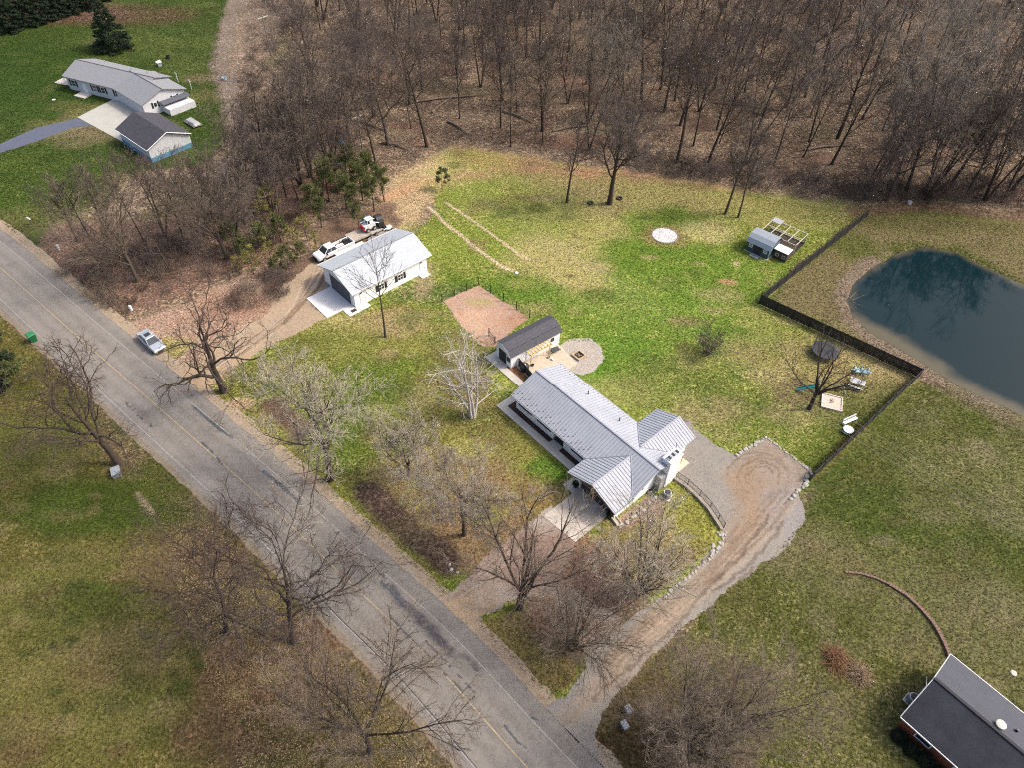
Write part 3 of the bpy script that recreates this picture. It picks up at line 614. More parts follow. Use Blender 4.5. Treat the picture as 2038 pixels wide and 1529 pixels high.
lz = [('B', (1010, 1120), 6, 4, srgb(168, 142, 128), GB, 0.4, 0.7), ('B', (920, 1230), 4, 3, srgb(196, 164, 124), GA, 0.4, 0.7), ('B', (1080, 1110), 5, 4, srgb(156, 130, 116), LEAF, 0.4, 0.8), ('B', (1150, 1270), 4, 3, srgb(168, 142, 126), GB, 0.3, 0.8)]
for q in range(7):
    lz.append(('S', [(860 + q * 10 + rq.uniform(-6, 6), 1200 - q * 2), (930 + q * 10, 1160 - q * 2), (1000 + q * 9, 1090 - q)], rq.uniform(.08,.25), 0.15, (srgb(140, 122, 108), srgb(190, 172, 156))[q % 2], GA, 0.3, 0.5))
sheet('gravel_driveway', [(800, 1110), (850, 1170), (893, 1186), (930, 1152), (985, 1088), (1040, 1050), (1095, 1008), (1152, 1072), (1140, 1110), (1112, 1155), (1160, 1190), (1235, 1235), (1205, 1268), (1165, 1290), (1130, 1235), (1105, 1190), (1060, 1186), (1000, 1205), (958, 1228), (945, 1262), (948, 1300), (900, 1270), (840, 1200)], 0.010, (srgb(188, 174, 160), srgb(164, 146, 132), 0.4), lz)
dz_ = [('B', (430, 740), 5, 4, srgb(192, 166, 136), srgb(166, 142, 104), 0.45, 0.8)]
for q in range(46):
    o_ = rq.uniform(-4, 13); j_ = lambda: rq.uniform(-5, 5)
    dz_.append(('S', [(400 + o_ * 6, 745 - o_ * 3 + j_()), (480 + o_ * 7, 690 - o_ * 4 + j_()), (560 + o_ * 6, 640 - o_ * 6 + j_()), (600 + o_ * 5, 590 - o_ * 7 + j_()), (622 + o_ * 4, 545 - o_ * 3)][rq.choice((0, 0, 1, 2)):], rq.uniform(0.1, 0.3), 0.1, (srgb(138, 114, 92), srgb(206, 186, 162))[q % 2], DIRT, 0.3, rq.uniform(0.4, 0.8)))
sheet('dirt_driveway', [(350, 725), (385, 715), (420, 700), (470, 660), (530, 625), (560, 575), (600, 540), (625, 520), (650, 535), (655, 580), (612, 594), (651, 634), (600, 658), (550, 680), (500, 712), (450, 735), (405, 782), (370, 760)], 0.010, (srgb(190, 168, 142), srgb(164, 140, 114), 0.35), dz_)
sheet('dirt_track', [(650, 500), (700, 470), (770, 440), (800, 455), (760, 470), (700, 500), (650, 530)], 0.008, (srgb(150, 128, 96), srgb(128, 104, 80), 0.4), [])
sheet('garden_plot', [(882, 598), (952, 567), (1052, 632), (1000, 672), (985, 690), (960, 690), (920, 650)], 0.010, (srgb(200, 168, 146), srgb(172, 134, 106), 0.45), [('B', (940, 640), 3, 3, srgb(212, 180, 152), srgb(190, 140, 108), 0.4, 0.7), ('B', (1040, 640), 3, 2, srgb(184, 138, 106), LEAFO, 0.4, 0.6), ('B', (955, 600), 2, 1, srgb(170, 160, 96), TAN, 0.4, 0.6)], m=ground_mat('straw_mulch', 4.0, 0.4, 0.5), wob=0.3)
sc_ = []
for k in range(40):
    a = 2 * math.pi * k / 40; rr = 1 + 0.05 * math.sin(5 * a + 1) + 0.03 * math.sin(9 * a)
    sc_.append((1155 + 46 * rr * math.cos(a), 709 + 37 * rr * math.sin(a)))
sheet('pebble_patio', sc_, 0.012, (srgb(198, 188, 176), srgb(170, 158, 142), 0.4), [], m=ROCKM, wob=0.3, step=0.14)
# ------------------------------------------------------------------ building helpers
def slab(mb, poly, zf, t=0.13):
    mb.prism(poly, lambda x, y: zf(x, y) - t, zf)

def ribs(mb, poly, zf, axis, step=0.42, w=0.035, h=0.05, start=None):
    """standing seams: lines of constant x (axis 0) or y (axis 1) clipped to a convex polygon"""
    lo = min(p[axis] for p in poly); hi = max(p[axis] for p in poly)
    k = (lo + step / 2) if start is None else start
    while k < hi:
        c = []
        for i in range(len(poly)):
            a, b = poly[i], poly[(i + 1) % len(poly)]
            if (a[axis] - k) * (b[axis] - k) < 0:
                t = (k - a[axis]) / (b[axis] - a[axis]); c.append(a[1 - axis] + t * (b[1 - axis] - a[1 - axis]))
        if len(c) >= 2:
            c0, c1 = min(c), max(c)
            if c1 - c0 > 0.15:
                q = [(k - w / 2, c0), (k + w / 2, c0), (k + w / 2, c1), (k - w / 2, c1)]
                if axis == 1: q = [(b, a) for a, b in q]
                mb.prism(q, lambda x, y: zf(x, y) - 0.02, lambda x, y: zf(x, y) + h)
        k += step

def window(parent, face, pos, z0, w, h, shutters=None, frame=TRIM, name='window', bars=1):
    """face: ('y', v, -1) wall plane y=v facing -y etc.; pos = centre along the wall"""
    ax, v, s = face
    def bx(mb, a0, a1, b0, b1, d0, d1):
        lo, hi = sorted((v + s * d0, v + s * d1))
        if ax == 'y': mb.box(a0, a1, lo, hi, b0, b1)
        else: mb.box(lo, hi, a0, a1, b0, b1)
    f = MB(); t = 0.09
    bx(f, pos - w / 2 - t, pos + w / 2 + t, z0 - t, z0, 0.0, 0.07); bx(f, pos - w / 2 - t, pos + w / 2 + t, z0 + h, z0 + h + t, 0.0, 0.07)
    bx(f, pos - w / 2 - t, pos - w / 2, z0, z0 + h, 0.0, 0.065); bx(f, pos + w / 2, pos + w / 2 + t, z0, z0 + h, 0.0, 0.065)
    if bars:
        bx(f, pos - w / 2, pos + w / 2, z0 + h / 2 - 0.03, z0 + h / 2 + 0.03, 0.03, 0.06)
        if bars > 1: bx(f, pos - 0.03, pos + 0.03, z0, z0 + h, 0.032, 0.062)
    fo = f.build(name, frame, parent)
    g_ = MB(); bx(g_, pos - w / 2, pos + w / 2, z0, z0 + h, 0.004, 0.03); g_.build('pane', GLASS, fo)
    if shutters:
        for sgn in (-1, 1):
            c = pos + sgn * (w / 2 + t + 0.24); q = MB(); bx(q, c - 0.2, c + 0.2, z0 - 0.08, z0 + h + 0.08, 0.002, 0.05)
            for i in range(6):
                zz = z0 + 0.05 + i * (h - 0.1) / 6; bx(q, c - 0.16, c + 0.16, zz, zz + 0.06, 0.045, 0.065)
            q.build('shutter', shutters, parent)
    return fo

def gable_body(root, x0, x1, y0, y1, zw, wall, name='wall'):
    MB().box(x0, x1, y0, y1, 0, zw).build(name, wall, root)

# ------------------------------------------------------------------ the farmhouse (local x along the front, y towards the back yard)
hx, hy, _ = at(1016.7, 786.5, 2.6)
H = thing('farmhouse', 'long white ranch house with standing seam metal roof and front garage wing', 'house', (hx, hy, 0), azrot(137))
E_, Rg = 2.6, 4.3
wall = MB()
foot = [(0.35, 0.65), (7.1, 0.65), (7.1, 2.0), (8.8, 2.0), (8.8, 0.65), (13.45, 0.65), (13.45, -2.0), (14.2, -2.0), (14.2, -1.75), (19.0, -1.75), (19.0, -2.0), (19.55, -2.0), (19.55, 7.85), (18.55, 7.85), (18.55, 11.55), (13.75, 11.55), (13.75, 7.85), (0.35, 7.85)]
wall.prism(foot, 0, 2.42)
WALLH = wall
sl1 = (Rg - E_) / 4.1; sl2 = (Rg - E_) / 4.45
zf_front = lambda x, y: E_ + sl1 * y
zf_back = lambda x, y: Rg - sl2 * (y - 4.1)
RW = 3.98
zfl = lambda x, y: E_ + (RW - E_) / 3.6 * (x - 12.95)
zfr = lambda x, y: E_ + (RW - E_) / 3.5 * (20.05 - x)
RB = 3.95
zbl = lambda x, y: E_ + (RB - E_) / 3.2 * (x - 13.2)
zbr = lambda x, y: E_ + (RB - E_) / 2.75 * (19.15 - x)
# gable walls under the roof, butted on the wall top
for xa, xb in ((0.35, 0.55), (19.35, 19.55)):
    wall.prism([(xa, 0.65), (xb, 0.65), (xb, 4.1), (xa, 4.1)], 2.42, lambda x, y: zf_front(x, y) - 0.16)
    wall.prism([(xa, 4.1), (xb, 4.1), (xb, 7.85), (xa, 7.85)], 2.42, lambda x, y: zf_back(x, y) - 0.16)
for y0_, y1_, zl, zr, xl, xm, xr in ((-2.0, -1.8, zfl, zfr, 13.45, 16.55, 19.55), (11.35, 11.55, zbl, zbr, 13.75, 16.4, 18.55)):
    wall.prism([(xl, y0_), (xm, y0_), (xm, y1_), (xl, y1_)], 2.42, lambda x, y: zl(x, y) - 0.16)
    wall.prism([(xm, y0_), (xr, y0_), (xr, y1_), (xm, y1_)], 2.42, lambda x, y: zr(x, y) - 0.16)
wall.build('wall', WHITE, H)
rf = MB()
PF = [(0, 0), (20.1, 0), (20.1, 4.1), (0, 4.1)]; PB = [(0, 4.1), (20.1, 4.1), (20.1, 8.55), (0, 8.55)]
slab(rf, PF, zf_front); slab(rf, PB, zf_back)
PGL = [(12.95, -2.9), (16.55, -2.9), (16.55, 3.33), (12.95, 0.0)]; PGR = [(16.55, -2.9), (20.05, -2.9), (20.05, 0.0), (16.55, 3.33)]
PWL = [(13.2, 8.5), (16.4, 5.0), (16.4, 12.1), (13.2, 12.1)]; PWR = [(16.4, 5.0), (19.15, 8.5), (19.15, 12.1), (16.4, 12.1)]
for P_, z_ in ((PGL, zfl), (PGR, zfr), (PWL, zbl), (PWR, zbr)): slab(rf, P_, z_, 0.12)
rf.cur = 1
ribs(rf, PF, zf_front, 0); ribs(rf, PB, zf_back, 0)
# clip the wing seams at their valleys
ribs(rf, [(12.95, -2.9), (16.55, -2.9), (16.55, 3.33), (12.95, 0.0)], zfl, 1, start=-2.7); ribs(rf, PGR, zfr, 1, start=-2.7)
ribs(rf, PWL, zbl, 1, start=5.2); ribs(rf, PWR, zbr, 1, start=5.2)
ro = rf.build('roof', [METROOF, METRIB], H)
cap = MB(); cap.box(-0.02, 20.12, 4.0, 4.2, Rg - 0.02, Rg + 0.07); cap.build('ridge_cap', METRIB, H)
cap = MB(); cap.box(16.47, 16.63, -2.92, 3.2, RW - 0.03, RW + 0.06); cap.build('ridge_cap', METROOF, H)
cap = MB(); cap.box(16.32, 16.48, 5.2, 12.12, RB - 0.03, RB + 0.06); cap.build('ridge_cap', METROOF, H)
def tri_bar(p, q, w_=0.06):
    return [p, q]
vl = MB()
for a, b, za, zb in (((12.95, 0.0), (16.55, 3.33), E_, RW), ((20.05, 0.0), (16.55, 3.33), E_, RW), ((13.2, 8.5), (16.4, 5.0), E_, RB), ((19.15, 8.5), (16.4, 5.0), E_, RB)):
    vl.tube([(a[0], a[1], za + 0.03), (b[0], b[1], zb + 0.03)], 0.07, 4)
vl.build('valley_flashing', METRIB, H)
gt = MB(); gt.box(0, 12.9, -0.11, -0.004, E_ - 0.2, E_ - 0.06); gt.build('gutter', METRIB, H); gt = MB(); gt.box(0, 13.1, 8.554, 8.66, E_ - 0.2, E_ - 0.06); gt.build('gutter', METRIB, H)
gt = MB(); gt.box(12.84, 12.946, -2.9, -0.15, E_ - 0.2, E_ - 0.06); gt.build('gutter', METRIB, H); gt = MB(); gt.box(20.055, 20.16, -2.9, 0.0, E_ - 0.2, E_ - 0.06); gt.build('gutter', METRIB, H)
sg = MB()
for row in range(3):
    for i in range(30):
        x = 0.42 * (i + 0.5) ; y = 0.30 + (i % 3) * 0.33
        if x < 12.9 and row == 0: sg.box(x - 0.05, x + 0.05, y - 0.04, y + 0.04, zf_front(x, y) - 0.01, zf_front(x, y) + 0.08)
        if x < 12.9 and row == 1 and i % 2: sg.box(x - 0.04, x + 0.04, y + 0.28, y + 0.35, zf_front(x, y + .3) - 0.01, zf_front(x, y + .3) + 0.07)
        y = 8.3 - (i % 2) * 0.4; x = 0.42 * (i + 0.5)
        if row < 1 and x < 12.9: sg.box(x - 0.035, x + 0.035, y - 0.03, y + 0.03, zf_back(x, y) - 0.01, zf_back(x, y) + 0.09)
s_ = sg.build('snow_guards', DARK, H); s_['kind'] = 'stuff'
for x, y in ((6.44, 6.92), (11.9, 6.6)):
    z = zf_back(x, y); MB().lathe([(0.13, 0), (0.06, 0.06), (0.06, 0.45), (0.075, 0.46), (0.075, 0.5)], (x, y, z), 12).build('vent_pipe', BLACK, H)
# chimney on the end wall
ch = MB(); ch.box(19.36, 20.45, 5.5, 7.5, 0, 4.45); ch.box(19.28, 20.53, 5.42, 7.58, 4.45, 4.62); cho = ch.build('chimney', WHITE, H)
ch = MB(); ch.box(19.57, 20.35, 4.55, 5.49, 0, 2.38); ch.build('chimney_side_bay', GALV, H)
for k in range(3):
    q = MB(); yy = 5.8 + k * 0.66; q.box(19.62, 20.2, yy - 0.2, yy + 0.2, 4.62, 4.86); fo = q.build('flue', WHITE, cho)
    q = MB(); q.box(19.66, 20.16, yy - 0.16, yy + 0.16, 4.862, 4.90); q.build('flue_cap', BLACK, fo)
MB().tube([(19.3, 7.75, 2.6), (19.3, 7.75, 4.7), (19.15, 7.9, 5.1)], 0.035, 6).build('vent_pipe', BLACK, H)
# garage door, front door, windows, lamps
gd = MB(); gd.box(14.3, 18.9, -1.83, -1.752, 0.02, 2.2)
for i in range(1, 4): gd.box(14.3, 18.9, -1.85, -1.832, i * 0.55 - 0.015, i * 0.55 + 0.015)
gdo = gd.build('garage_door', DARK, H)
h_ = MB(); h_.box(16.45, 16.75, -1.90, -1.852, 0.35, 0.40); h_.build('handle', GALV, gdo)
gb = MB(); gb.tube([(12.98, -2.86, E_ - 0.2), (16.55, -2.86, RW - 0.2)], 0.07, 4); gb.tube([(16.55, -2.86, RW - 0.2), (20.02, -2.86, E_ - 0.2)], 0.07, 4)
gb.tube([(14.3, -2.8, 3.0), (18.8, -2.8, 3.0)], 0.06, 4); gb.build('gable_truss', mat('stained_truss', (0.30, 0.19, 0.10), 0.7, 0.15), H)
fd = MB(); fd.box(7.5, 8.45, 1.92, 1.996, 0.22, 2.2); fdo = fd.build('front_door', BLACK, H); MB().box(8.31, 8.37, 1.86, 1.918, 0.95, 1.15).build('handle', GALV, fdo)
for p in (2.0, 5.4): window(H, ('y', 0.65, -1), p, 1.1, 1.4, 1.1, BLACK, frame=BLACK)
window(H, ('y', 0.65, -1), 11.1, 1.1, 1.8, 1.1, None, frame=BLACK)
for p in (2.5, 6.0, 10.0): window(H, ('y', 7.85, 1), p, 0.9, 1.4, 1.1, None, frame=BLACK)
window(H, ('x', 19.55, 1), 0.6, 1.0, 0.9, 0.9, None, frame=BLACK); window(H, ('x', 18.55, 1), 9.8, 0.9, 1.0, 1.1, None, frame=BLACK)
window(H, ('x', 0.35, -1), 4.5, 0.9, 1.4, 1.1, None, frame=BLACK)
for x in (13.82, 19.27):
    q = MB(); q.box(x - 0.09, x + 0.09, -2.2, -2.002, 1.75, 2.1); q.lathe([(0.02, 0), (0.13, 0.02), (0.02, 0.12)], (x, -2.12, 2.1), 8); q.build('wall_lamp', BLACK, H)
q = MB(); q.box(19.552, 19.72, 2.2, 2.36, 1.8, 2.05); q.build('wall_lamp', BLACK, H)
q = MB(); q.tube([(13.0, -0.3, 2.4), (13.3, 0.45, 2.1), (13.3, 0.55, 0.1)], 0.05, 6); q.build('downspout', WHITE, H)

# concrete and beds in the house's own frame
def local_poly(root_loc, az, pts):
    a = azrot(az); c, s = math.cos(a), math.sin(a)
    return [(root_loc[0] + x * c - y * s, root_loc[1] + x * s + y * c) for x, y in pts]
def flat(name, pts, z, m, thick=0.1, loc=(hx, hy), az=137, kind='structure'):
    o = MB().prism(local_poly(loc, az, pts), z - thick, z).build(name, m); o['kind'] = kind; return o
flat('walkway', [(-1.5, -1.05), (13.3, -1.05), (13.3, -0.06), (-1.5, -0.06)], 0.10, CONC, 0.2)
flat('walkway', [(-1.5, -0.055), (-0.5, -0.055), (-0.5, 1.6), (-1.5, 1.6)], 0.102, CONC, 0.2)
flat('porch_slab', [(7.17, -0.055), (8.79, -0.055), (8.79, 0.64), (7.17, 0.64)], 0.16, CONC, 0.3)
flat('porch_floor', [(7.12, 0.645), (8.78, 0.645), (8.78, 1.98), (7.12, 1.98)], 0.20, mat('dark_porch_floor', (0.04, 0.043, 0.05), 0.7, 0.2), 0.3)
flat('mulch_bed', [(-0.45, -0.02), (7.14, -0.02), (7.14, 0.63), (0.33, 0.63), (0.33, 1.6), (-0.45, 1.6)], 0.05, MULCH, 0.1)
flat('mulch_bed', [(8.86, -0.02), (12.9, -0.02), (12.9, 0.63), (8.86, 0.63)], 0.05, MULCH, 0.1)
flat('concrete_driveway', [(14.2, -7.7), (18.85, -7.3), (18.85, -1.86), (14.2, -1.86)], 0.05, CONC_D, 0.15)
flat('concrete_driveway', [(12.6, -3.1), (14.19, -3.1), (14.19, -2.05), (13.4, -2.05), (13.4, -1.1), (12.6, -1.1)], 0.055, CONC, 0.15)
flat('walkway', [(-9.1, 3.5), (-0.6, 3.3), (-0.6, 4.35), (-5.9, 4.45), (-5.9, 6.3), (-9.1, 6.6)], 0.07, CONC, 0.15)
flat('mulch_bed', [(-5.8, 4.5), (-2.75, 4.42), (-2.75, 5.4), (-5.8, 5.5)], 0.05, mat('leafy_bed', (0.16, 0.075, 0.035), 0.95, 0.7, 2.5, 0.6, 10), 0.1)
flat('patio', [(-5.7, 5.6), (-0.2, 5.2), (-0.2, 12.2), (-5.7, 13.0)], 0.06, mat('sandy_patio', (0.42, 0.36, 0.27), 0.9, 0.15, 1.5, 0.1), 0.15)
flat('patio', [(18.57, 7.9), (20.15, 7.9), (20.15, 10.5), (18.57, 10.5)], 0.06, mat('tan_patio', (0.52, 0.42, 0.31), 0.9, 0.1, 1.5), 0.15)

def lp(x, y, z=0.0, loc=(hx, hy), az=137):
    q = local_poly(loc, az, [(x, y)])[0]; return (q[0], q[1], z)

# ------------------------------------------------------------------ pole barn
bx_, by_, _ = at(652, 563)
BZ = 45.8
B = thing('pole_barn', 'large white pole barn with pale grey shingle roof and dark garage door', 'barn', (bx_, by_, 0), azrot(BZ))
w_ = MB(); w_.prism([(0, 0.55), (0, -7.35), (12.9, -7.35), (12.9, 0.55)], 0, 2.86)
zb1 = lambda x, y: 3.0 + 1.6 / 4.3 * (y + 7.75); zb2 = lambda x, y: 4.6 - 1.6 / 4.45 * (y + 3.45)
for xa, xb in ((0, 0.15), (12.75, 12.9)):
    w_.prism([(xa, -7.35), (xb, -7.35), (xb, -3.45), (xa, -3.45)], 2.86, lambda x, y: zb1(x, y) - 0.14); w_.prism([(xa, -3.45), (xb, -3.45), (xb, 0.55), (xa, 0.55)], 2.86, lambda x, y: zb2(x, y) - 0.14)
w_.build('wall', WHITE, B)
r_ = MB(); slab(r_, [(-0.55, -7.75), (13.6, -7.75), (13.6, -3.45), (-0.55, -3.45)], zb1, 0.12); slab(r_, [(-0.55, -3.45), (13.6, -3.45), (13.6, 1.0), (-0.55, 1.0)], zb2, 0.12); r_.build('roof', SHINGLE_L, B)
q = MB(); q.box(-0.55, 13.6, -7.87, -7.754, 2.84, 2.97); q.build('gutter', TRIM, B)
q = MB(); q.box(-0.55, 13.6, 1.004, 1.12, 2.84, 2.97); q.build('gutter', TRIM, B)
q = MB(); q.box(-0.56, 13.61, -3.53, -3.37, 4.57, 4.63); q.build('ridge_cap', SHINGLE_N, B)
q = MB(); q.box(-0.07, -0.003, -6.4, -1.3, 0.02, 2.7)
for i in range(1, 5): q.box(-0.085, -0.072, -6.4, -1.3, i * 0.54 - 0.012, i * 0.54 + 0.012)
q.build('garage_door', mat('slate_door', (0.07, 0.075, 0.085), 0.5, 0.1), B)
q = MB(); q.box(-0.09, -0.002, -6.62, -6.41, 0, 2.85); q.box(-0.09, -0.002, -1.29, -1.08, 0, 2.85); q.box(-0.088, -0.002, -6.41, -1.29, 2.71, 2.85); q.build('door_frame', TRIM, B)
for x in (1.35, 12.0):
    q = MB(); q.box(x - 0.45, x + 0.45, -7.40, -7.353, 0.05, 2.05); d_ = q.build('side_door', TRIM, B); MB().box(x + 0.3, x + 0.36, -7.46, -7.405, 0.95, 1.08).build('handle', BLACK, d_)
    q = MB(); q.box(x - 0.35, x - 0.05, -7.50, -7.405, 2.15, 2.25); q.build('wall_lamp', BLACK, B)
for x in (4.6, 8.0): window(B, ('y', -7.35, -1), x, 0.95, 0.85, 0.95, BLACK, bars=2)
def flatb(name, pts, z, m): return flat(name, pts, z, m, 0.2, (bx_, by_), BZ)
flatb('concrete_apron', [(-4.2, -1.0), (-4.3, -6.57), (-1.72, -6.57), (-1.72, -8.4), (1.85, -8.4), (1.85, -7.37), (-0.1, -7.37), (-0.1, -1.0)], 0.08, CONC_N)
flatb('door_step', [(11.2, -8.4), (12.7, -8.4), (12.7, -7.37), (11.2, -7.37)], 0.10, CONC_N)
flatb('planting_square', [(-1.0, -8.0), (-0.2, -8.0), (-0.2, -7.45), (-1.0, -7.45)], 0.13, MULCH)

# ------------------------------------------------------------------ garden shed with gambrel roof
sx, sy, _ = at(1015, 710, 2.6); SAZ = 51
S = thing('gambrel_shed', 'white garden shed with dark mottled shingle roof beside the pebble patio', 'shed', (sx, sy, 0), azrot(SAZ))
prof = [(0.0, 2.2), (0.62, 2.95), (1.85, 3.42), (2.95, 2.98), (3.55, 2.2)]
w_ = MB(); w_.extr_x([(0.22, 0), (3.33, 0), (3.33, 2.28), (2.85, 2.86), (1.85, 3.24), (0.7, 2.82), (0.22, 2.28)], 0.35, 8.7); w_.build('wall', WHITE, S)
r_ = MB()
for (ya, za), (yb, zb) in zip(prof[:-1], prof[1:]):
    ln = math.hypot(yb - ya, zb - za); ny, nz = -(zb - za) / ln, (yb - ya) / ln
    e = 0.001
    r_.extr_x([(ya, za), (yb, zb), (yb + ny * 0.09, zb + nz * 0.09), (ya + ny * 0.09, za + nz * 0.09)][::-1], 0.12, 8.9)
r_.build('roof', SHINGLE_D, S)
for x in (0.1, 8.88):
    q = MB()
    for (ya, za), (yb, zb) in zip(prof[:-1], prof[1:]): q.tube([(x, ya, za), (x, yb, zb)], 0.05, 4)
    q.build('rake_board', TRIM, S)
q = MB(); q.box(0.12, 8.9, 3.56, 3.63, 2.12, 2.24); q.build('eave_board', TRIM, S)
q = MB(); q.box(0.29, 0.347, 1.2, 2.75, 0.05, 2.0); q.box(0.275, 0.289, 1.93, 1.99, 0.05, 2.0); q.build('double_door', BLACK, S)
window(S, ('x', 0.35, -1), 0.72, 1.1, 0.45, 0.5, None, frame=BLACK, bars=0); window(S, ('y', 0.22, -1), 7.4, 1.2, 0.4, 0.4, None, frame=BLACK, bars=0)
q = MB(); q.box(2.9, 7.0, 0.14, 0.217, 0.05, 1.95)
for i in range(1, 5): q.box(2.9, 7.0, 0.128, 0.138, i * 0.4, i * 0.4 + 0.02)
q.build('overhead_door', TRIM, S)
PG = thing('pergola', 'small yellow lumber pergola leaning out from the white shed wall', 'pergola', lp(4.5, 0.2, 0, (sx, sy), SAZ), azrot(SAZ))
for x in (-1.6, 1.6): MB().box(x - 0.05, x + 0.05, -1.1, -1.0, 0, 2.02).build('post', WOODY, PG)
MB().box(-1.9, 1.9, -1.13, -0.99, 2.02, 2.14).build('beam', WOODY, PG); MB().box(-1.9, 1.9, -0.12, -0.01, 2.02, 2.14).build('beam', WOODY, PG)
for i in range(8): MB().box(-1.75 + i * 0.5 - 0.09, -1.75 + i * 0.5 + 0.09, -1.35, 0.0, 2.142, 2.22).build('rafter', WOODY, PG)

# ------------------------------------------------------------------ poultry coop and wire run
cx_, cy_, _ = at(1480, 500); CAZ = 130
K = thing('chicken_coop', 'small dark blue coop with rounded grey roof and double doors', 'coop', (cx_, cy_, 0), azrot(CAZ))
cp = [(0.35, 1.75), (0.75, 2.35), (1.5, 2.78), (2.4, 2.92), (3.3, 2.78), (4.05, 2.35), (4.45, 1.75)]
NAVY = mat('dark_slate_siding', (0.045, 0.06, 0.075), 0.7, 0.15, 3); STEELB = mat('blue_grey_siding', (0.11, 0.16, 0.19), 0.6, 0.1, 3)
q = MB(); q.extr_x([(0.6, 0.1), (4.2, 0.1), (4.2, 1.8), (3.95, 2.25), (3.3, 2.62), (2.4, 2.76), (1.5, 2.62), (0.85, 2.25), (0.6, 1.8)], 0.0, 3.7); q.build('wall', NAVY, K)
q = MB()
for (ya, za), (yb, zb) in zip(cp[:-1], cp[1:]):
    ln = math.hypot(yb - ya, zb - za); ny, nz = -(zb - za) / ln, (yb - ya) / ln
    q.extr_x([(ya, za), (yb, zb), (yb + ny * 0.06, zb + nz * 0.06), (ya + ny * 0.06, za + nz * 0.06)][::-1], -0.25, 3.95)
q.build('roof', mat('steel_coop_roof', (0.27, 0.30, 0.33), 0.45, 0.08, 1, metal=0.3), K)
q = MB(); q.box(3.702, 3.74, 0.7, 4.1, 0.1, 1.8); q.build('end_panel', STEELB, K)
for x in (0.6, 3.1): window(K, ('y', 0.6, -1), x, 1.0, 0.45, 0.5, None, bars=2)
q = MB(); q.box(1.25, 2.45, 0.55, 0.597, 0.15, 1.75); q.box(1.83, 1.87, 0.53, 0.548, 0.15, 1.75); q.build('double_door', BLACK, K)
q = MB(); q.box(1.1, 2.6, -0.45, 0.54, 0.02, 0.14); q.build('ramp', GALV, K)
q = MB(); q.box(-0.2, 3.9, 0.35, 0.5, 0, 0.1); q.box(3.75, 3.95, 0.5, 4.4, 0, 0.1); q.build('stone_footing', STONE, K)
RN_ = thing('poultry_run', 'fenced wire run with pale timber frame behind the rounded roof coop', 'animal run', lp(3.2, 6.2, 0, (cx_, cy_), CAZ), azrot(CAZ))
def bars(mb, pts, r=0.045):
    for a, b in pts: mb.tube([a, b], r, 4)
TIMB = mat('pale_timber', (0.46, 0.40, 0.33), 0.8, 0.1)
X0, X1, Y0, Y1 = -3.0, 3.0, -1.7, 2.5
for x in (-3.0, -1.0, 1.0, 3.0):
    for y in (Y0, Y1): MB().box(x - 0.05, x + 0.05, y - 0.05, y + 0.05, 0, 1.8).build('post', TIMB, RN_)
for y in (Y0, 0.4, Y1): MB().box(X0, X1, y - 0.05, y + 0.05, 1.81, 1.9).build('rail', TIMB, RN_)
for x in (-3, -1.5, 0, 1.5, 3): MB().box(x - 0.05, x + 0.05, Y0, Y1, 1.905, 1.98).build('rafter', TIMB, RN_)
for y in (Y0, Y1): MB().box(X0, X1, y - 0.04, y + 0.04, 0.05, 0.25).build('base_board', TIMB, RN_)
q = MB()
for i in range(31):
    x = X0 + 0.2 * i
    for y in (Y0, Y1): q.tube([(x, y, 0.25), (x, y, 1.8)], 0.01, 3, False)
for i in range(22):
    y = Y0 + 0.2 * i
    for x in (X0, X1): q.tube([(x, y, 0.05), (x, y, 1.8)], 0.01, 3, False)
q.build('wire_mesh', DARK, RN_)
q = MB(); q.box(-3.1, -1.4, Y1 - 0.9, Y1 + 0.5, 1.99, 2.05); q.build('roof_panel', GALV, RN_)
flat('run_floor', [(0.2, 4.5), (6.2, 4.5), (6.2, 8.7), (0.2, 8.7)], 0.02, mat('bare_dark_soil', (0.045, 0.032, 0.030), 0.95, 0.4, 3, 0.5), 0.05, (cx_, cy_), CAZ)
NB_ = thing('nest_annex', 'low brown box with white roof joined beside the coop', 'hutch', lp(5.1, 3.0, 0, (cx_, cy_), CAZ), azrot(CAZ))
MB().box(-1.1, 1.1, -1.1, 1.1, 0.05, 1.5).build('wall', mat('brown_boards', (0.07, 0.045, 0.035), 0.85, 0.3, 4), NB_); MB().prism([(-1.2, -1.2), (1.2, -1.2), (1.2, 0.4), (-1.2, 0.4)], lambda x, y: 1.54 + 0.08 * (y + 1.2), lambda x, y: 1.60 + 0.08 * (y + 1.2)).build('roof', TRIM, NB_)
for x in (-0.5, 0.6): window(NB_, ('y', -1.1, -1), x, 0.6, 0.4, 0.35, None, frame=TIMB, bars=0)

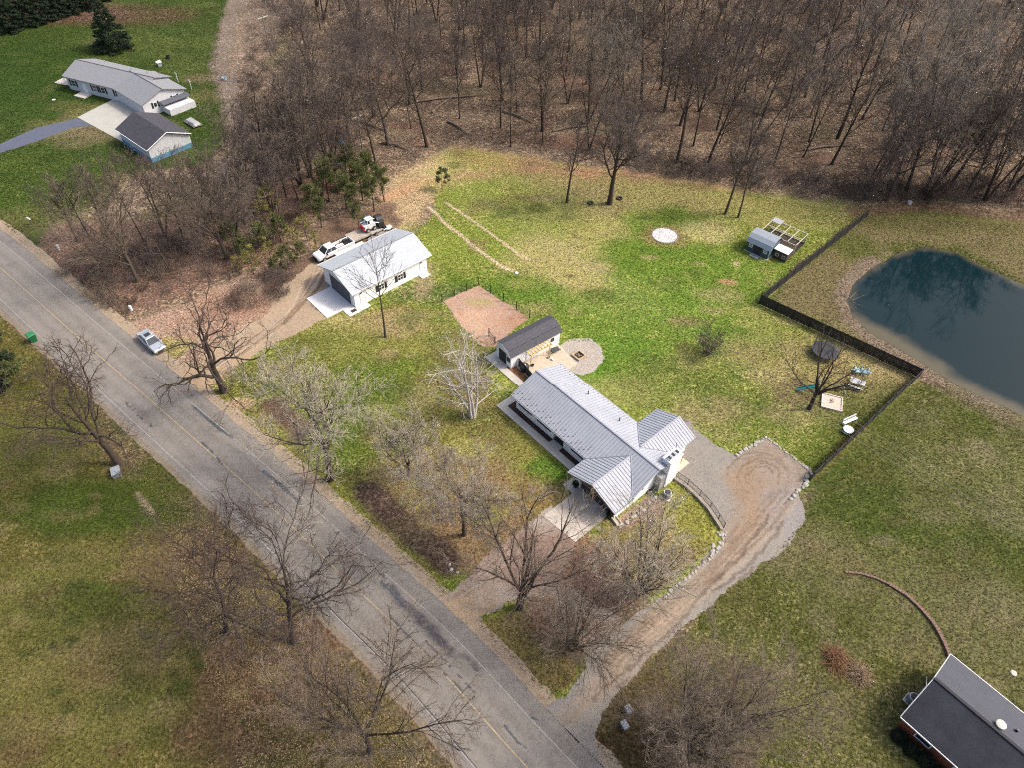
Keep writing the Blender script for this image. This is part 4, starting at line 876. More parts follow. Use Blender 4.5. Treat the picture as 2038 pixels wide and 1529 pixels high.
# ------------------------------------------------------------------ neighbour's house and garage, top left
def wdir(a, b): return math.degrees(math.atan2(b[0] - a[0], b[1] - a[1]))
A_ = at(150.5, 117, 4.4); B_ = at(265, 144, 4.4); C_ = at(321.5, 176, 4.4)
az1 = wdir(A_, B_); L1 = math.hypot(B_[0] - A_[0], B_[1] - A_[1]); az2 = wdir(B_, C_); L2 = math.hypot(C_[0] - B_[0], C_[1] - B_[1])
N1 = thing('neighbour_house', 'white sided house with long bent grey roof on the far lawn', 'house', (A_[0], A_[1], 0), azrot(az1))
def gable_wing(root, L, hw, x0, x1, eave, ridge, wallm, roofm, over=0.45, cols=None, oy=0.0, ang=0.0, off=(0, 0)):
    ca, sa = math.cos(ang), math.sin(ang)
    T = lambda x, y: (off[0] + x * ca - y * sa, off[1] + x * sa + y * ca)
    a = MB(); k = (ridge - eave) / hw
    n0 = len(a.v); a.box(x0 + over, x1 - over, -hw + over, hw - over, 0, eave - 0.05)
    for xx in (x0 + over, x1 - over - 0.15):
        a.prism([(xx, -hw + over), (xx + 0.15, -hw + over), (xx + 0.15, 0), (xx, 0)], eave - 0.05, lambda x, y: ridge + k * y - 0.14); a.prism([(xx, 0), (xx + 0.15, 0), (xx + 0.15, hw - over), (xx, hw - over)], eave - 0.05, lambda x, y: ridge - k * y - 0.14)
    a.v = [(*T(v[0], v[1]), v[2]) for v in a.v]; a.build('wall', wallm, root)
    b = MB(); slab(b, [(x0, -hw), (x1, -hw), (x1, 0), (x0, 0)], lambda x, y: ridge + k * y, 0.1); slab(b, [(x0, 0), (x1, 0), (x1, hw), (x0, hw)], lambda x, y: ridge - k * y, 0.1)
    b.v = [(*T(v[0], v[1]), v[2]) for v in b.v]; b.build('roof', roofm, root)
    c = MB(); c.box(x0 - 0.01, x1 + 0.01, -0.08, 0.08, ridge - 0.03, ridge + 0.04); c.v = [(*T(v[0], v[1]), v[2]) for v in c.v]; c.build('ridge_cap', mat('dark_ridge', (0.07, 0.07, 0.08), 0.8), root)
gable_wing(N1, L1, 4.6, 0, L1 + 5.0, 2.8, 4.4, WHITE2, SHINGLE_N)
dz2 = R(az1 - az2)
gable_wing(N1, L2, 4.9, -1.5, L2, 2.78, 4.39, WHITE2, SHINGLE_N, off=(L1, 0), ang=dz2)
for p in (2.0, 7.5, 9.6, 13.2): window(N1, ('y', -4.15, -1), p, 1.0, 0.9, 1.1, BLACK)
q = MB(); q.box(4.3, 5.3, -4.2, -4.153, 0.1, 2.1); q.build('front_door', TRIM, N1)
q = MB(); q.box(3.6, 6.2, -6.4, -4.2, 0, 0.25); q.build('porch', CONC, N1)
# windows and the low sun room on the end gable, in the second wing's frame
N1b = MB(); ca, sa = math.cos(dz2), math.sin(dz2)
def w2(mb): mb.v = [(L1 + v[0] * ca - v[1] * sa, v[0] * sa + v[1] * ca, v[2]) for v in mb.v]; return mb
for yy in (-2.0, 2.2):
    q = MB(); e = L2 - 0.45; q.box(e + 0.002, e + 0.05, yy - 0.4, yy + 0.4, 1.3, 2.3); fo = w2(q).build('window', TRIM, N1)
    q = MB(); q.box(e + 0.052, e + 0.06, yy - 0.3, yy + 0.3, 1.4, 2.2); w2(q).build('pane', GLASS, fo)
    for s in (-1, 1): q = MB(); q.box(e + 0.002, e + 0.05, yy + s * 0.62 - 0.17, yy + s * 0.62 + 0.17, 1.25, 2.35); w2(q).build('shutter', BLACK, N1)
q = MB(); q.box(L2 - 0.44, L2 + 2.4, -0.9, 4.6, 0, 1.25); w2(q).build('sun_room', WHITE2, N1)
q = MB(); q.prism([(L2 - 0.44, -1.1), (L2 + 0.9, -1.1), (L2 + 0.9, 4.8), (L2 - 0.44, 4.8)], lambda x, y: 1.9 - 0.2 * (x - L2), lambda x, y: 2.0 - 0.2 * (x - L2)); w2(q).build('sun_room_roof', SHINGLE_B, N1)
for x, y in ((L1 - 2.5, 2.0), (L1 + 1.0, 2.5), (4.0, 3.2)): MB().lathe([(0.1, -0.3), (0.1, 0.4)], (x, y, 4.4 - 1.6 / 4.6 * y), 8).build('vent_pipe', GALV, N1)
gx_, gy_, _ = at(300, 325)
N2 = thing('neighbour_garage', 'white and blue detached garage with dark shingle roof beside the concrete court', 'garage', (gx_, gy_, 0), azrot(130))
w_ = MB(); w_.box(-10.1, 0.1, 0.35, 8.35, 0.9, 2.6)
kk = 1.8 / 4.3
for xa in (-10.1, -0.05):
    w_.prism([(xa, 0.35), (xa + 0.15, 0.35), (xa + 0.15, 4.3), (xa, 4.3)], 2.6, lambda x, y: 2.7 + kk * y - 0.13); w_.prism([(xa, 4.3), (xa + 0.15, 4.3), (xa + 0.15, 8.35), (xa, 8.35)], 2.6, lambda x, y: 4.5 - kk * (y - 4.3) - 0.13)
w_.build('wall', WHITE2, N2)
MB().box(-10.12, 0.12, 0.33, 8.37, 0, 0.898).build('blue_wall_base', mat('blue_wall_paint', (0.10, 0.24, 0.36), 0.6, 0.15, 2), N2)
r_ = MB(); slab(r_, [(-10.6, 0), (0.5, 0), (0.5, 4.3), (-10.6, 4.3)], lambda x, y: 2.7 + kk * y, 0.1); r_.cur = 1; slab(r_, [(-10.6, 4.3), (0.5, 4.3), (0.5, 8.6), (-10.6, 8.6)], lambda x, y: 4.5 - kk * (y - 4.3), 0.1); r_.build('roof', [SHINGLE_K, SHINGLE_K], N2)
q = MB(); q.tube([(0.52, 0, 2.66), (0.52, 4.3, 4.46), (0.52, 8.6, 2.66)], 0.07, 4); q.build('rake_board', TRIM, N2)
q = MB(); q.box(-10.6, 0.5, -0.1, -0.004, 2.55, 2.66); q.build('gutter', TRIM, N2)
o = MB().prism(PX([(154, 233), (238, 191), (251, 189), (304, 217), (330, 240), (300, 262), (244, 282)]), -0.05, 0.05).build('concrete_driveway', mat('court_concrete', (0.34, 0.33, 0.29), 0.9, 0.08, 0.6)); o['kind'] = 'structure'
o = MB().prism(PX([(108, 164), (122, 156), (150, 152), (240, 190), (236, 194), (170, 177), (150, 179), (142, 170), (120, 167)]), -0.05, 0.06).build('walkway', CONC); o['kind'] = 'structure'
o = MB().prism(PX([(-300, 360), (0, 286), (40, 268), (76, 253), (120, 243), (153, 235), (184, 249), (150, 252), (122, 262), (64, 284), (0, 304), (-300, 385)]), -0.05, 0.03).build('asphalt_driveway', mat('blue_black_asphalt', (0.075, 0.085, 0.12), 0.85, 0.15, 1.0)); o['kind'] = 'structure'

# ------------------------------------------------------------------ brick house, bottom right
kx, ky, _ = at(1790, 1440)
N3 = thing('brick_house', 'red brick house with dark shingle roof at the lower right', 'house', (kx, ky, 0), azrot(139))
eN, eF, rid, LL = -1.1, 7.75, 3.3, 26
w_ = MB(); w_.box(0.0, LL - 0.5, -0.45, 7.2, 0, 2.6)
k1 = 1.6 / (rid - eN); k2 = 1.6 / (eF - rid)
w_.prism([(0, -0.45), (0.2, -0.45), (0.2, rid), (0, rid)], 2.6, lambda x, y: 2.7 + k1 * (y - eN) - 0.13); w_.prism([(0, rid), (0.2, rid), (0.2, 7.2), (0, 7.2)], 2.6, lambda x, y: 4.3 - k2 * (y - rid) - 0.13)
w_.build('wall', BRICK, N3)
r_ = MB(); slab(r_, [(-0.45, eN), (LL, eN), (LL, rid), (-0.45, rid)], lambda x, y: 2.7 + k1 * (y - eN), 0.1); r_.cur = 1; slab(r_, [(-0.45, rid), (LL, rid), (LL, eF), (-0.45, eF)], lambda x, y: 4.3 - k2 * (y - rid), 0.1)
r_.build('roof', [mat('worn_shaded_shingle', (0.017, 0.019, 0.027), 0.9, 0.6, 0.45, 0.4, 12), mat('worn_sunlit_shingle', (0.055, 0.058, 0.072), 0.85, 0.12, 0.8, 0.5, 16)], N3)  # near slope's shade and far slope's sun put into two shingle colours
q = MB(); q.box(-0.46, LL, rid - 0.14, rid + 0.14, 4.27, 4.36); q.build('ridge_cap', mat('ridge_shingle', (0.025, 0.025, 0.03), 0.9, 0.4, 8), N3)
q = MB(); q.box(-0.46, LL, eN - 0.07, eN - 0.003, 2.56, 2.68); q.build('gutter', TRIM, N3)
q = MB(); q.box(-0.46, LL, eF + 0.003, eF + 0.07, 2.56, 2.68); q.build('gutter', TRIM, N3)
q = MB(); q.tube([(-0.48, eN, 2.66), (-0.48, rid, 4.26), (-0.48, eF, 2.66)], 0.05, 4); q.build('rake_board', TRIM, N3)
for x in (2.0, 5.5, 9.0): window(N3, ('y', -0.45, -1), x, 0.9, 1.3, 1.2, None)
q = MB(); q.lathe([(0.34, 0), (0.34, 0.35), (0.42, 0.36), (0.42, 0.48), (0.2, 0.55)], (5.2, 4.0, 3.95), 14); q.build('roof_vent', mat('cream_vent', (0.50, 0.46, 0.38), 0.6, 0.1), N3)
q = MB(); q.box(6.3, 6.5, 4.9, 5.1, 3.6, 4.0); q.build('vent_pipe', BLACK, N3)
q = MB(); q.tube([(-0.6, 1.9, 2.7), (-0.6, 1.9, 4.6)], 0.03, 6); q.tube([(-0.6, 1.9, 4.6), (-1.0, 2.6, 4.7)], 0.02, 5); q.build('service_mast', GALV, N3)
for x in (11,): 
    q = MB(); q.box(x - 0.5, x + 0.5, -0.5, -0.453, 0.1, 2.1); q.build('front_door', TRIM, N3)
# ------------------------------------------------------------------ bare trees
class Grow:
    def __init__(s, seed): s.r = np.random.RandomState(seed); s.G = []
    def emit(s, P, Rr, sides): s.G.append((P, Rr, sides))
    def stems(s, n, H, r0, npts=9, lean=(0, 0), spread=0.0, wig=0.05, base=0.0, up=0.06):
        r = s.r; P = np.zeros((n, npts, 3)); az = r.rand(n) * 6.283 if n > 1 else np.zeros(1)
        az = (np.arange(n) + 0.6 * r.rand(n)) * 6.283 / n if n > 1 else az
        d = np.c_[np.cos(az) * spread, np.sin(az) * spread, np.ones(n)] + np.array([lean[0], lean[1], 0])
        d /= np.linalg.norm(d, axis=1)[:, None]
        L = H * (0.8 + 0.4 * r.rand(n)) if n > 1 else np.array([H])
        P[:, 0, :2] = np.c_[np.cos(az), np.sin(az)] * base
        for k in range(1, npts):
            d = d + wig * r.randn(n, 3) + np.array([0, 0, up]); d /= np.linalg.norm(d, axis=1)[:, None]
            P[:, k] = P[:, k - 1] + d * (L / (npts - 1))[:, None]
        t = np.linspace(0, 1, npts)
        Rr = r0 * (1 - 0.86 * t)[None] * (0.85 + 0.3 * r.rand(n))[:, None]
        Rr[:, 0] *= 1.15
        P[:, 0, 2] -= 0.15
        return P, Rr, L
    def kids(s, P, Rr, L, m, t0, t1, ang, asd, ratio, rr, npts=5, trop=0.06, wig=0.12, shape=0.5, rmin=0.011, outward=0.0):
        r = s.r; N, n, _ = P.shape
        M = N * m
        t = np.tile((np.arange(m) + r.rand(N, m)) / m, 1).ravel() * (t1 - t0) + t0
        par = np.repeat(np.arange(N), m)
        f = t * (n - 1); i = np.minimum(f.astype(int), n - 2); f = f - i
        p = P[par, i] * (1 - f)[:, None] + P[par, i + 1] * f[:, None]
        tg = P[par, i + 1] - P[par, i]; tg /= np.linalg.norm(tg, axis=1)[:, None] + 1e-9
        pr = Rr[par, i] * (1 - f) + Rr[par, i + 1] * f
        ph = r.rand(M) * 6.283 if m < 3 else (np.tile(np.arange(m) * 2.4, N) + np.repeat(r.rand(N) * 6.283, m) + 0.7 * r.randn(M))
        ref = np.where(np.abs(tg[:, 2:3]) < 0.9, np.array([[0, 0, 1.]]), np.array([[1., 0, 0]]))
        u = np.cross(tg, ref); u /= np.linalg.norm(u, axis=1)[:, None]; v = np.cross(tg, u)
        a = np.radians(ang + asd * r.randn(M)); a = np.clip(a, 0.15, 1.9)
        d = tg * np.cos(a)[:, None] + (u * np.cos(ph)[:, None] + v * np.sin(ph)[:, None]) * np.sin(a)[:, None]
        l = L[par] * ratio * (1 - shape * (t - t0) / max(t1 - t0, 1e-6)) * (0.7 + 0.6 * r.rand(M))
        Q = np.zeros((M, npts, 3)); Q[:, 0] = p
        for k in range(1, npts):
            d = d + wig * r.randn(M, 3) + np.array([0, 0, trop])
            d /= np.linalg.norm(d, axis=1)[:, None]
            Q[:, k] = Q[:, k - 1] + d * (l / (npts - 1))[:, None]
        tt = np.linspace(0, 1, npts)
        r0 = np.maximum(np.minimum(pr * rr * (0.8 + 0.4 * r.rand(M)), pr * 0.9), rmin)
        Q2 = np.maximum(r0[:, None] * (1 - 0.75 * tt)[None], rmin * 0.8)
        return Q, Q2, l
def tubes_mesh(name, groups, m, smooth=True):
    VV = []; FF = []; off = 0
    for P, Rr, sides in groups:
        N, n, _ = P.shape
        D = P[:, -1] - P[:, 0]; D /= np.linalg.norm(D, axis=1)[:, None] + 1e-9
        ref = np.where(np.abs(D[:, 2:3]) < 0.9, np.array([[0, 0, 1.]]), np.array([[1., 0, 0]]))
        u = np.cross(D, ref); u /= np.linalg.norm(u, axis=1)[:, None]; v = np.cross(D, u)
        th = np.arange(sides) * 2 * math.pi / sides
        ringv = (u[:, None, None, :] * np.cos(th)[None, None, :, None] + v[:, None, None, :] * np.sin(th)[None, None, :, None])
        V = P[:, :, None, :] + ringv * Rr[:, :, None, None]
        idx = np.arange(N * n * sides).reshape(N, n, sides) + off
        nxt = np.roll(idx, -1, 2)
        F = np.stack([idx[:, :-1], nxt[:, :-1], nxt[:, 1:], idx[:, 1:]], -1).reshape(-1, 4)
        VV.append(V.reshape(-1, 3)); FF.append(F); off += N * n * sides
    V = np.concatenate(VV); F = np.concatenate(FF)
    return quad_mesh(name, V, F, m, smooth)
def quad_mesh(name, V, F, m, smooth=False):
    me = bpy.data.meshes.new(name)
    k = F.shape[1]
    me.vertices.add(len(V)); me.vertices.foreach_set('co', V.astype(np.float32).ravel())
    me.loops.add(F.size); me.loops.foreach_set('vertex_index', F.ravel().astype(np.int32))
    me.polygons.add(len(F)); me.polygons.foreach_set('loop_start', np.arange(0, F.size, k, dtype=np.int32))
    if smooth: me.polygons.foreach_set('use_smooth', np.ones(len(F), bool))
    me.update(calc_edges=True); me.materials.append(m)
    return me
BARK = mat('dark_bark', srgb(76, 64, 54), 0.95, 0.35, 2.0, 0.6, 12)
BARKG = mat('grey_bark', srgb(94, 83, 72), 0.95, 0.3, 2.0, 0.6, 12)
BARKW = mat('pale_birch_bark', (0.42, 0.39, 0.355), 0.85, 0.35, 2.0, 0.3, 8)
BARKP = mat('lichen_grey_bark', srgb(146, 136, 120), 0.95, 0.35, 1.6, 0.5, 12)
TWB = mat('brown_twigs', srgb(98, 82, 71), 0.95, 0.25, 0.6)
TWG = mat('grey_purple_twigs', srgb(112, 98, 91), 0.95, 0.25, 0.5)
TWL = mat('lot_twigs', srgb(140, 124, 108), 0.95, 0.22, 0.5)
TWO = mat('olive_twigs', srgb(206, 194, 172), 0.95, 0.22, 0.5)
TWF = mat('pale_woods_twigs', srgb(150, 140, 130), 0.95, 0.22, 0.5)
TWP = mat('pale_twigs', srgb(180, 168, 150), 0.95, 0.22, 0.5)
TWD = mat('dark_twigs', srgb(84, 70, 61), 0.95, 0.25, 0.6)

def tree_meshes(seed, H, r0, kind, bark, twig, dens=1.0, lean=(0, 0)):
    g = Grow(seed); tr = []; cr_ = []
    D = lambda n: max(1, int(round(n * dens)))
    if kind == 'oak':          # broad, crooked
        P, q, L = g.stems(1, H * 0.74, r0, 8, lean, wig=0.05); tr.append((P, q, 8))
        a = g.kids(P, q, L, 13, 0.36, 0.98, 54, 12, 0.64, 0.60, 8, 0.10, 0.17, 0.30); tr.append((a[0], a[1], 6))
        b = g.kids(*a, D(8), 0.20, 1.0, 48, 14, 0.46, 0.62, 6, 0.06, 0.20, 0.35, 0.025); tr.append((b[0], b[1], 4))
        c = g.kids(*b, D(7), 0.2, 1.0, 45, 16, 0.50, 0.55, 4, 0.05, 0.20, 0.3, 0.015); cr_.append((c[0], c[1], 3))
        d = g.kids(*c, D(6), 0.15, 1.0, 42, 18, 0.55, 0.6, 3, 0.03, 0.15, 0.3, 0.0125); cr_.append((d[0], d[1], 3))
    elif kind == 'gnarl':      # sparse old tree, few twigs
        P, q, L = g.stems(1, H * 0.74, r0, 9, lean, wig=0.045, up=0.02); tr.append((P, q, 8))
        a = g.kids(P, q, L, 13, 0.26, 0.98, 60, 13, 0.84, 0.60, 11, 0.05, 0.24, 0.18, 0.05); tr.append((a[0], a[1], 6))
        b = g.kids(*a, D(6), 0.15, 1.0, 50, 16, 0.42, 0.65, 7, 0.06, 0.28, 0.3, 0.035); tr.append((b[0], b[1], 4))
        c = g.kids(*b, D(5), 0.2, 1.0, 48, 16, 0.45, 0.6, 5, 0.04, 0.25, 0.3, 0.02); cr_.append((c[0], c[1], 3))
        d = g.kids(*c, D(3), 0.2, 1.0, 42, 18, 0.48, 0.6, 3, 0.03, 0.2, 0.3, 0.014); cr_.append((d[0], d[1], 3))
    elif kind == 'vase':       # several rising leaders, fine tips
        P, q, L = g.stems(1, H * 0.30, r0, 5, lean, wig=0.04); q = q * 0 + np.linspace(r0 * 1.15, r0 * 0.8, 5)[None]; tr.append((P, q, 8))
        a = g.kids(P, q, np.array([H]), 8, 0.55, 1.0, 34, 11, 0.66, 0.5, 9, 0.035, 0.10, 0.1); tr.append((a[0], a[1], 6))
        b = g.kids(*a, D(10), 0.20, 1.0, 38, 12, 0.42, 0.55, 6, 0.05, 0.13, 0.4, 0.03); tr.append((b[0], b[1], 4))
        c = g.kids(*b, D(7), 0.15, 1.0, 36, 14, 0.46, 0.5, 4, 0.04, 0.13, 0.3, 0.016); cr_.append((c[0], c[1], 3))
        d = g.kids(*c, D(5), 0.15, 1.0, 34, 14, 0.5, 0.6, 3, 0.03, 0.1, 0.3, 0.0125); cr_.append((d[0], d[1], 3))
    elif kind == 'clump':      # many stems from the ground, dense twigs
        P, q, L = g.stems(11, H * 0.86, r0, 8, lean, spread=0.40, wig=0.07, base=0.25, up=0.0); tr.append((P, q, 6))
        b = g.kids(P, q, L, D(11), 0.12, 1.0, 42, 14, 0.42, 0.45, 6, 0.03, 0.14, 0.35, 0.025); tr.append((b[0], b[1], 4))
        c = g.kids(*b, D(7), 0.12, 1.0, 38, 16, 0.48, 0.5, 4, 0.03, 0.14, 0.3, 0.015); cr_.append((c[0], c[1], 3))
        d = g.kids(*c, D(6), 0.1, 1.0, 36, 16, 0.5, 0.6, 3, 0.02, 0.12, 0.3, 0.0125); cr_.append((d[0], d[1], 3))
    elif kind == 'forest':     # tall stem, narrow rising crown
        P, q, L = g.stems(1, H * 0.93, r0, 9, lean, wig=0.045, up=0.08); tr.append((P, q, 7))
        a = g.kids(P, q, L, 13, 0.34, 0.98, 44, 10, 0.36, 0.50, 6, 0.08, 0.11, 0.40, 0.04); tr.append((a[0], a[1], 5))
        b = g.kids(*a, D(7), 0.2, 1.0, 40, 14, 0.46, 0.55, 5, 0.06, 0.14, 0.35, 0.022); tr.append((b[0], b[1], 3))
        c = g.kids(*b, D(6), 0.15, 1.0, 38, 16, 0.58, 0.6, 4, 0.05, 0.13, 0.3, 0.020); cr_.append((c[0], c[1], 3))
        d = g.kids(*c, 1, 0.3, 0.9, 36, 16, 0.6, 0.7, 2, 0.02, 0.12, 0.3, 0.016); cr_.append((d[0], d[1], 3))
    elif kind == 'fork':       # forest tree forking low
        P, q, L = g.stems(3, H * 0.92, r0, 9, lean, spread=0.22, wig=0.05, base=0.12, up=0.03); tr.append((P, q, 7))
        a = g.kids(P, q, L, 9, 0.28, 0.98, 38, 10, 0.36, 0.50, 6, 0.06, 0.12, 0.4, 0.035); tr.append((a[0], a[1], 5))
        b = g.kids(*a, D(6), 0.2, 1.0, 40, 14, 0.46, 0.55, 5, 0.05, 0.13, 0.35, 0.022); tr.append((b[0], b[1], 3))
        c = g.kids(*b, D(5), 0.15, 1.0, 38, 16, 0.58, 0.6, 3, 0.05, 0.13, 0.3, 0.020); cr_.append((c[0], c[1], 3))
        d = g.kids(*c, 1, 0.3, 0.9, 36, 16, 0.6, 0.7, 2, 0.02, 0.12, 0.3, 0.016); cr_.append((d[0], d[1], 3))
    elif kind == 'birch':
        P, q, L = g.stems(5, H * 0.92, r0, 10, lean, spread=0.24, wig=0.06, base=0.25, up=0.02); tr.append((P, q, 7))
        a = g.kids(P, q, L, 10, 0.15, 0.98, 48, 10, 0.38, 0.5, 8, 0.04, 0.19, 0.45, 0.035); tr.append((a[0], a[1], 5))
        b = g.kids(*a, D(5), 0.2, 1.0, 42, 14, 0.44, 0.6, 6, 0.03, 0.20, 0.35, 0.02); tr.append((b[0], b[1], 4))
        c = g.kids(*b, D(4), 0.3, 1.0, 38, 16, 0.5, 0.6, 4, 0.0, 0.17, 0.3, 0.013); cr_.append((c[0], c[1], 3))
    elif kind == 'pole':       # tall, thin, high crown
        P, q, L = g.stems(1, H * 0.80, r0, 9, lean, wig=0.025, up=0.05); tr.append((P, q, 7))
        a = g.kids(P, q, L, 13, 0.52, 0.98, 34, 9, 0.52, 0.55, 7, 0.05, 0.09, 0.4, 0.035); tr.append((a[0], a[1], 5))
        b = g.kids(*a, D(6), 0.2, 1.0, 36, 14, 0.42, 0.55, 5, 0.06, 0.12, 0.35, 0.02); tr.append((b[0], b[1], 3))
        c = g.kids(*b, D(5), 0.15, 1.0, 36, 16, 0.5, 0.5, 3, 0.04, 0.12, 0.3, 0.0135); cr_.append((c[0], c[1], 3))
    elif kind == 'bush':
        P, q, L = g.stems(16, H, r0, 5, lean, spread=0.8, wig=0.12, base=0.35, up=0.0); tr.append((P, q, 4))
        b = g.kids(P, q, L, D(8), 0.15, 1.0, 42, 14, 0.45, 0.5, 4, 0.02, 0.16, 0.35, 0.013); tr.append((b[0], b[1], 3))
        c = g.kids(*b, D(5), 0.15, 1.0, 38, 16, 0.55, 0.6, 3, 0.02, 0.14, 0.3, 0.011); cr_.append((c[0], c[1], 3))
    if kind == 'bush': return tubes_mesh('branches', tr + cr_, twig)
    return tubes_mesh('trunk', tr, bark), tubes_mesh('crown', cr_, twig)

def plant(name, meshes, label, cat, loc, rz=0.0, sc=1.0, group=None, parts=('trunk', 'crown'), tilt=None):
    t = thing(name, label, cat, (loc[0], loc[1], 0), rz, group)
    t.scale = (sc, sc, sc)
    if tilt: t.rotation_euler = (tilt[0], tilt[1], rz)
    for n, me in zip(parts, meshes): link(bpy.data.objects.new(n, me), t)
    return t

# --- the single trees of the yards: (name, kind, base px, height, trunk radius, lean xy, bark, twig, density, rot, label, seed)
YARD = [
 ('bare_tree', 'oak', (657, 955), 18.5, 0.42, (0.09, 0.0), BARK, TWO, 1.15, 0.3, 'thick trunked bare tree with dense pale twigs near the road', 11),
 ('bare_tree', 'gnarl', (446, 780), 15.0, 0.50, (0.0, 0.0), BARK, TWD, 1.0, 1.2, 'gnarled sparse old tree reaching over the dirt drive entrance', 12),
 ('pale_birch', 'birch', (940, 830), 14.5, 0.20, (0.0, 0.0), BARKW, TWP, 1.0, 0.0, 'white barked bare tree with several stems before the long house', 13),
 ('bare_tree', 'pole', (767, 670), 15.5, 0.19, (0.0, 0.0), BARKG, TWG, 1.0, 2.0, 'slender bare tree standing in front of the pole barn', 14),
 ('bare_tree', 'vase', (812, 950), 11.0, 0.17, (0.22, 0.0), BARKG, TWO, 1.3, 0.6, 'small leaning bare tree just right of the pale twigged one', 15),
 ('bare_tree', 'oak', (924, 1065), 14.0, 0.24, (0.0, 0.0), BARKG, TWP, 1.25, 2.6, 'mid sized grey bare tree beside the dark brown strip', 16),
 ('bare_tree', 'vase', (1034, 1210), 14.5, 0.36, (0.0, 0.0), BARK, TWL, 1.05, 1.0, 'spreading bare tree standing at the bend of the gravel driveway', 17),
 ('bare_tree', 'clump', (1140, 1290), 10.5, 0.10, (0.05, 0.0), BARKG, TWL, 1.05, 0.2, 'bushy many stemmed tree nearest the road corner of the lot', 18),
 ('bare_tree', 'clump', (1272, 1180), 11.5, 0.14, (0.02, 0.0), BARKG, TWO, 1.0, 2.2, 'dense twiggy tree on the grass below the garage wing', 19),
 ('bare_tree', 'vase', (1610, 815), 12.5, 0.26, (-0.02, 0.0), BARK, TWD, 0.60, 0.4, 'dark bare tree with the teal slide in the play corner', 20),
 ('bare_tree', 'clump', (1405, 705), 4.2, 0.05, (0.0, 0.0), BARKG, TWG, 0.7, 0.0, 'small grey ornamental tree alone on the back lawn', 21),
 ('bare_tree', 'oak', (1213, 405), 18.5, 0.44, (0.0, 0.0), BARK, TWG, 1.1, 0.9, 'big wide bare tree at the back edge of the lawn', 22),
 ('bare_tree', 'forest', (1128, 402), 15.5, 0.24, (0.0, 0.0), BARK, TWG, 1.2, 2.0, 'straight bare tree left of the big wide one', 23),
 ('bare_tree', 'forest', (1443, 425), 15.5, 0.22, (0.0, 0.0), BARKG, TWG, 1.2, 0.7, 'left tree of the pair above the poultry run', 24),
 ('bare_tree', 'forest', (1469, 432), 14.0, 0.21, (0.0, 0.0), BARKG, TWG, 1.1, 2.9, 'right tree of the pair above the poultry run', 25),
 ('bare_tree', 'gnarl', (238, 925), 15.5, 0.40, (-0.26, 0.05), BARK, TWB, 1.35, 0.5, 'large tree leaning left beside the grey utility box', 26),
 ('bare_tree', 'gnarl', (584, 1278), 17.0, 0.38, (-0.22, 0.02), BARK, TWG, 1.5, 1.5, 'crooked tree leaning left whose boughs hang over the road edge', 27),
 ('bare_tree', 'gnarl', (452, 1262), 15.0, 0.30, (-0.08, 0.10), BARK, TWB, 1.4, 2.4, 'dark crooked tree standing left of the one that overhangs the road', 36),
 ('bare_tree', 'vase', (738, 1500), 16.0, 0.26, (0.0, 0.0), BARK, TWL, 1.35, 0.9, 'wide bare tree at the bottom edge left of the road', 28),
 ('bare_tree', 'clump', (1372, 1490), 13.0, 0.13, (0.05, 0.06), BARKG, TWL, 1.3, 1.9, 'round dense bare tree at the bottom edge right of the road', 29),
 ('bare_tree', 'vase', (275, 560), 15.0, 0.28, (-0.05, 0.0), BARKG, TWL, 1.1, 0.9, 'large many limbed tree in the roadside brush', 30),
 ('bare_tree', 'vase', (452, 515), 15.5, 0.28, (0.0, 0.0), BARKG, TWL, 1.15, 1.9, 'tall tree rising from the brush behind the green saplings', 31),
 ('bare_tree', 'forest', (155, 480), 9.5, 0.16, (-0.06, 0.0), BARK, TWG, 0.8, 0.2, 'thin tree nearest the road in the roadside brush', 32),
 ('bare_tree', 'forest', (178, 470), 10.5, 0.13, (0, 0), BARK, TWG, 0.9, 1.4, 'thin stem between the roadside tree and the large many limbed one', 33),
]
for nm, kd, b, Ht, r0, ln, bk, tw, dn, rz, lb, sd in YARD:
    x, y, _ = at(*b)
    ln = (ln[0] * math.cos(rz) + ln[1] * math.sin(rz), -ln[0] * math.sin(rz) + ln[1] * math.cos(rz))     # lean given in world axes
    plant(nm, tree_meshes(sd, Ht, r0, kd, bk, tw, dn, ln), lb, 'tree', (x, y))

# --- woods
VAR = []
for i, (kd, Ht, r0, bk, tw, dn) in enumerate([('forest', 17, 0.21, BARK, TWG, 1.25), ('forest', 19, 0.26, BARK, TWB, 1.2), ('fork', 16, 0.15, BARKG, TWG, 1.25), ('forest', 15, 0.16, BARK, TWL, 1.2), ('fork', 18, 0.17, BARK, TWL, 1.2),
                                        ('oak', 16, 0.30, BARKG, TWG, 0.95), ('pole', 19, 0.20, BARK, TWG, 1.2), ('forest', 18, 0.20, BARKP, TWF, 0.9), ('gnarl', 18, 0.28, BARKP, TWF, 1.0), ('forest', 12, 0.12, BARKG, TWG, 0.9)]):
    VAR.append(tree_meshes(100 + i, Ht, r0, kd, bk, tw, dn))
rg = random.Random(5)
WOODS = PX([(640, -120), (2500, -120), (2600, 470), (2100, 405), (1850, 395), (1735, 400), (1500, 345), (1250, 318), (1000, 292), (915, 276), (800, 322), (690, 385), (600, 420), (580, 390), (590, 300), (600, 220), (605, 140), (625, 60)])
THIN = PX([(600, 60), (560, 200), (540, 330), (600, 420), (905, 276), (960, 240), (940, 150), (800, 120), (700, 60)])
pts = []
def try_pt(x, y, dmin):
    for a, b in pts:
        if (a - x) ** 2 + (b - y) ** 2 < dmin * dmin: return False
    pts.append((x, y)); return True
def in_poly(x, y, P): return bool(inside(np.array([x]), np.array([y]), P)[0])
xa, xb = min(p[0] for p in WOODS), max(p[0] for p in WOODS); ya, yb = min(p[1] for p in WOODS), max(p[1] for p in WOODS)
nfor = 0; tries = 0
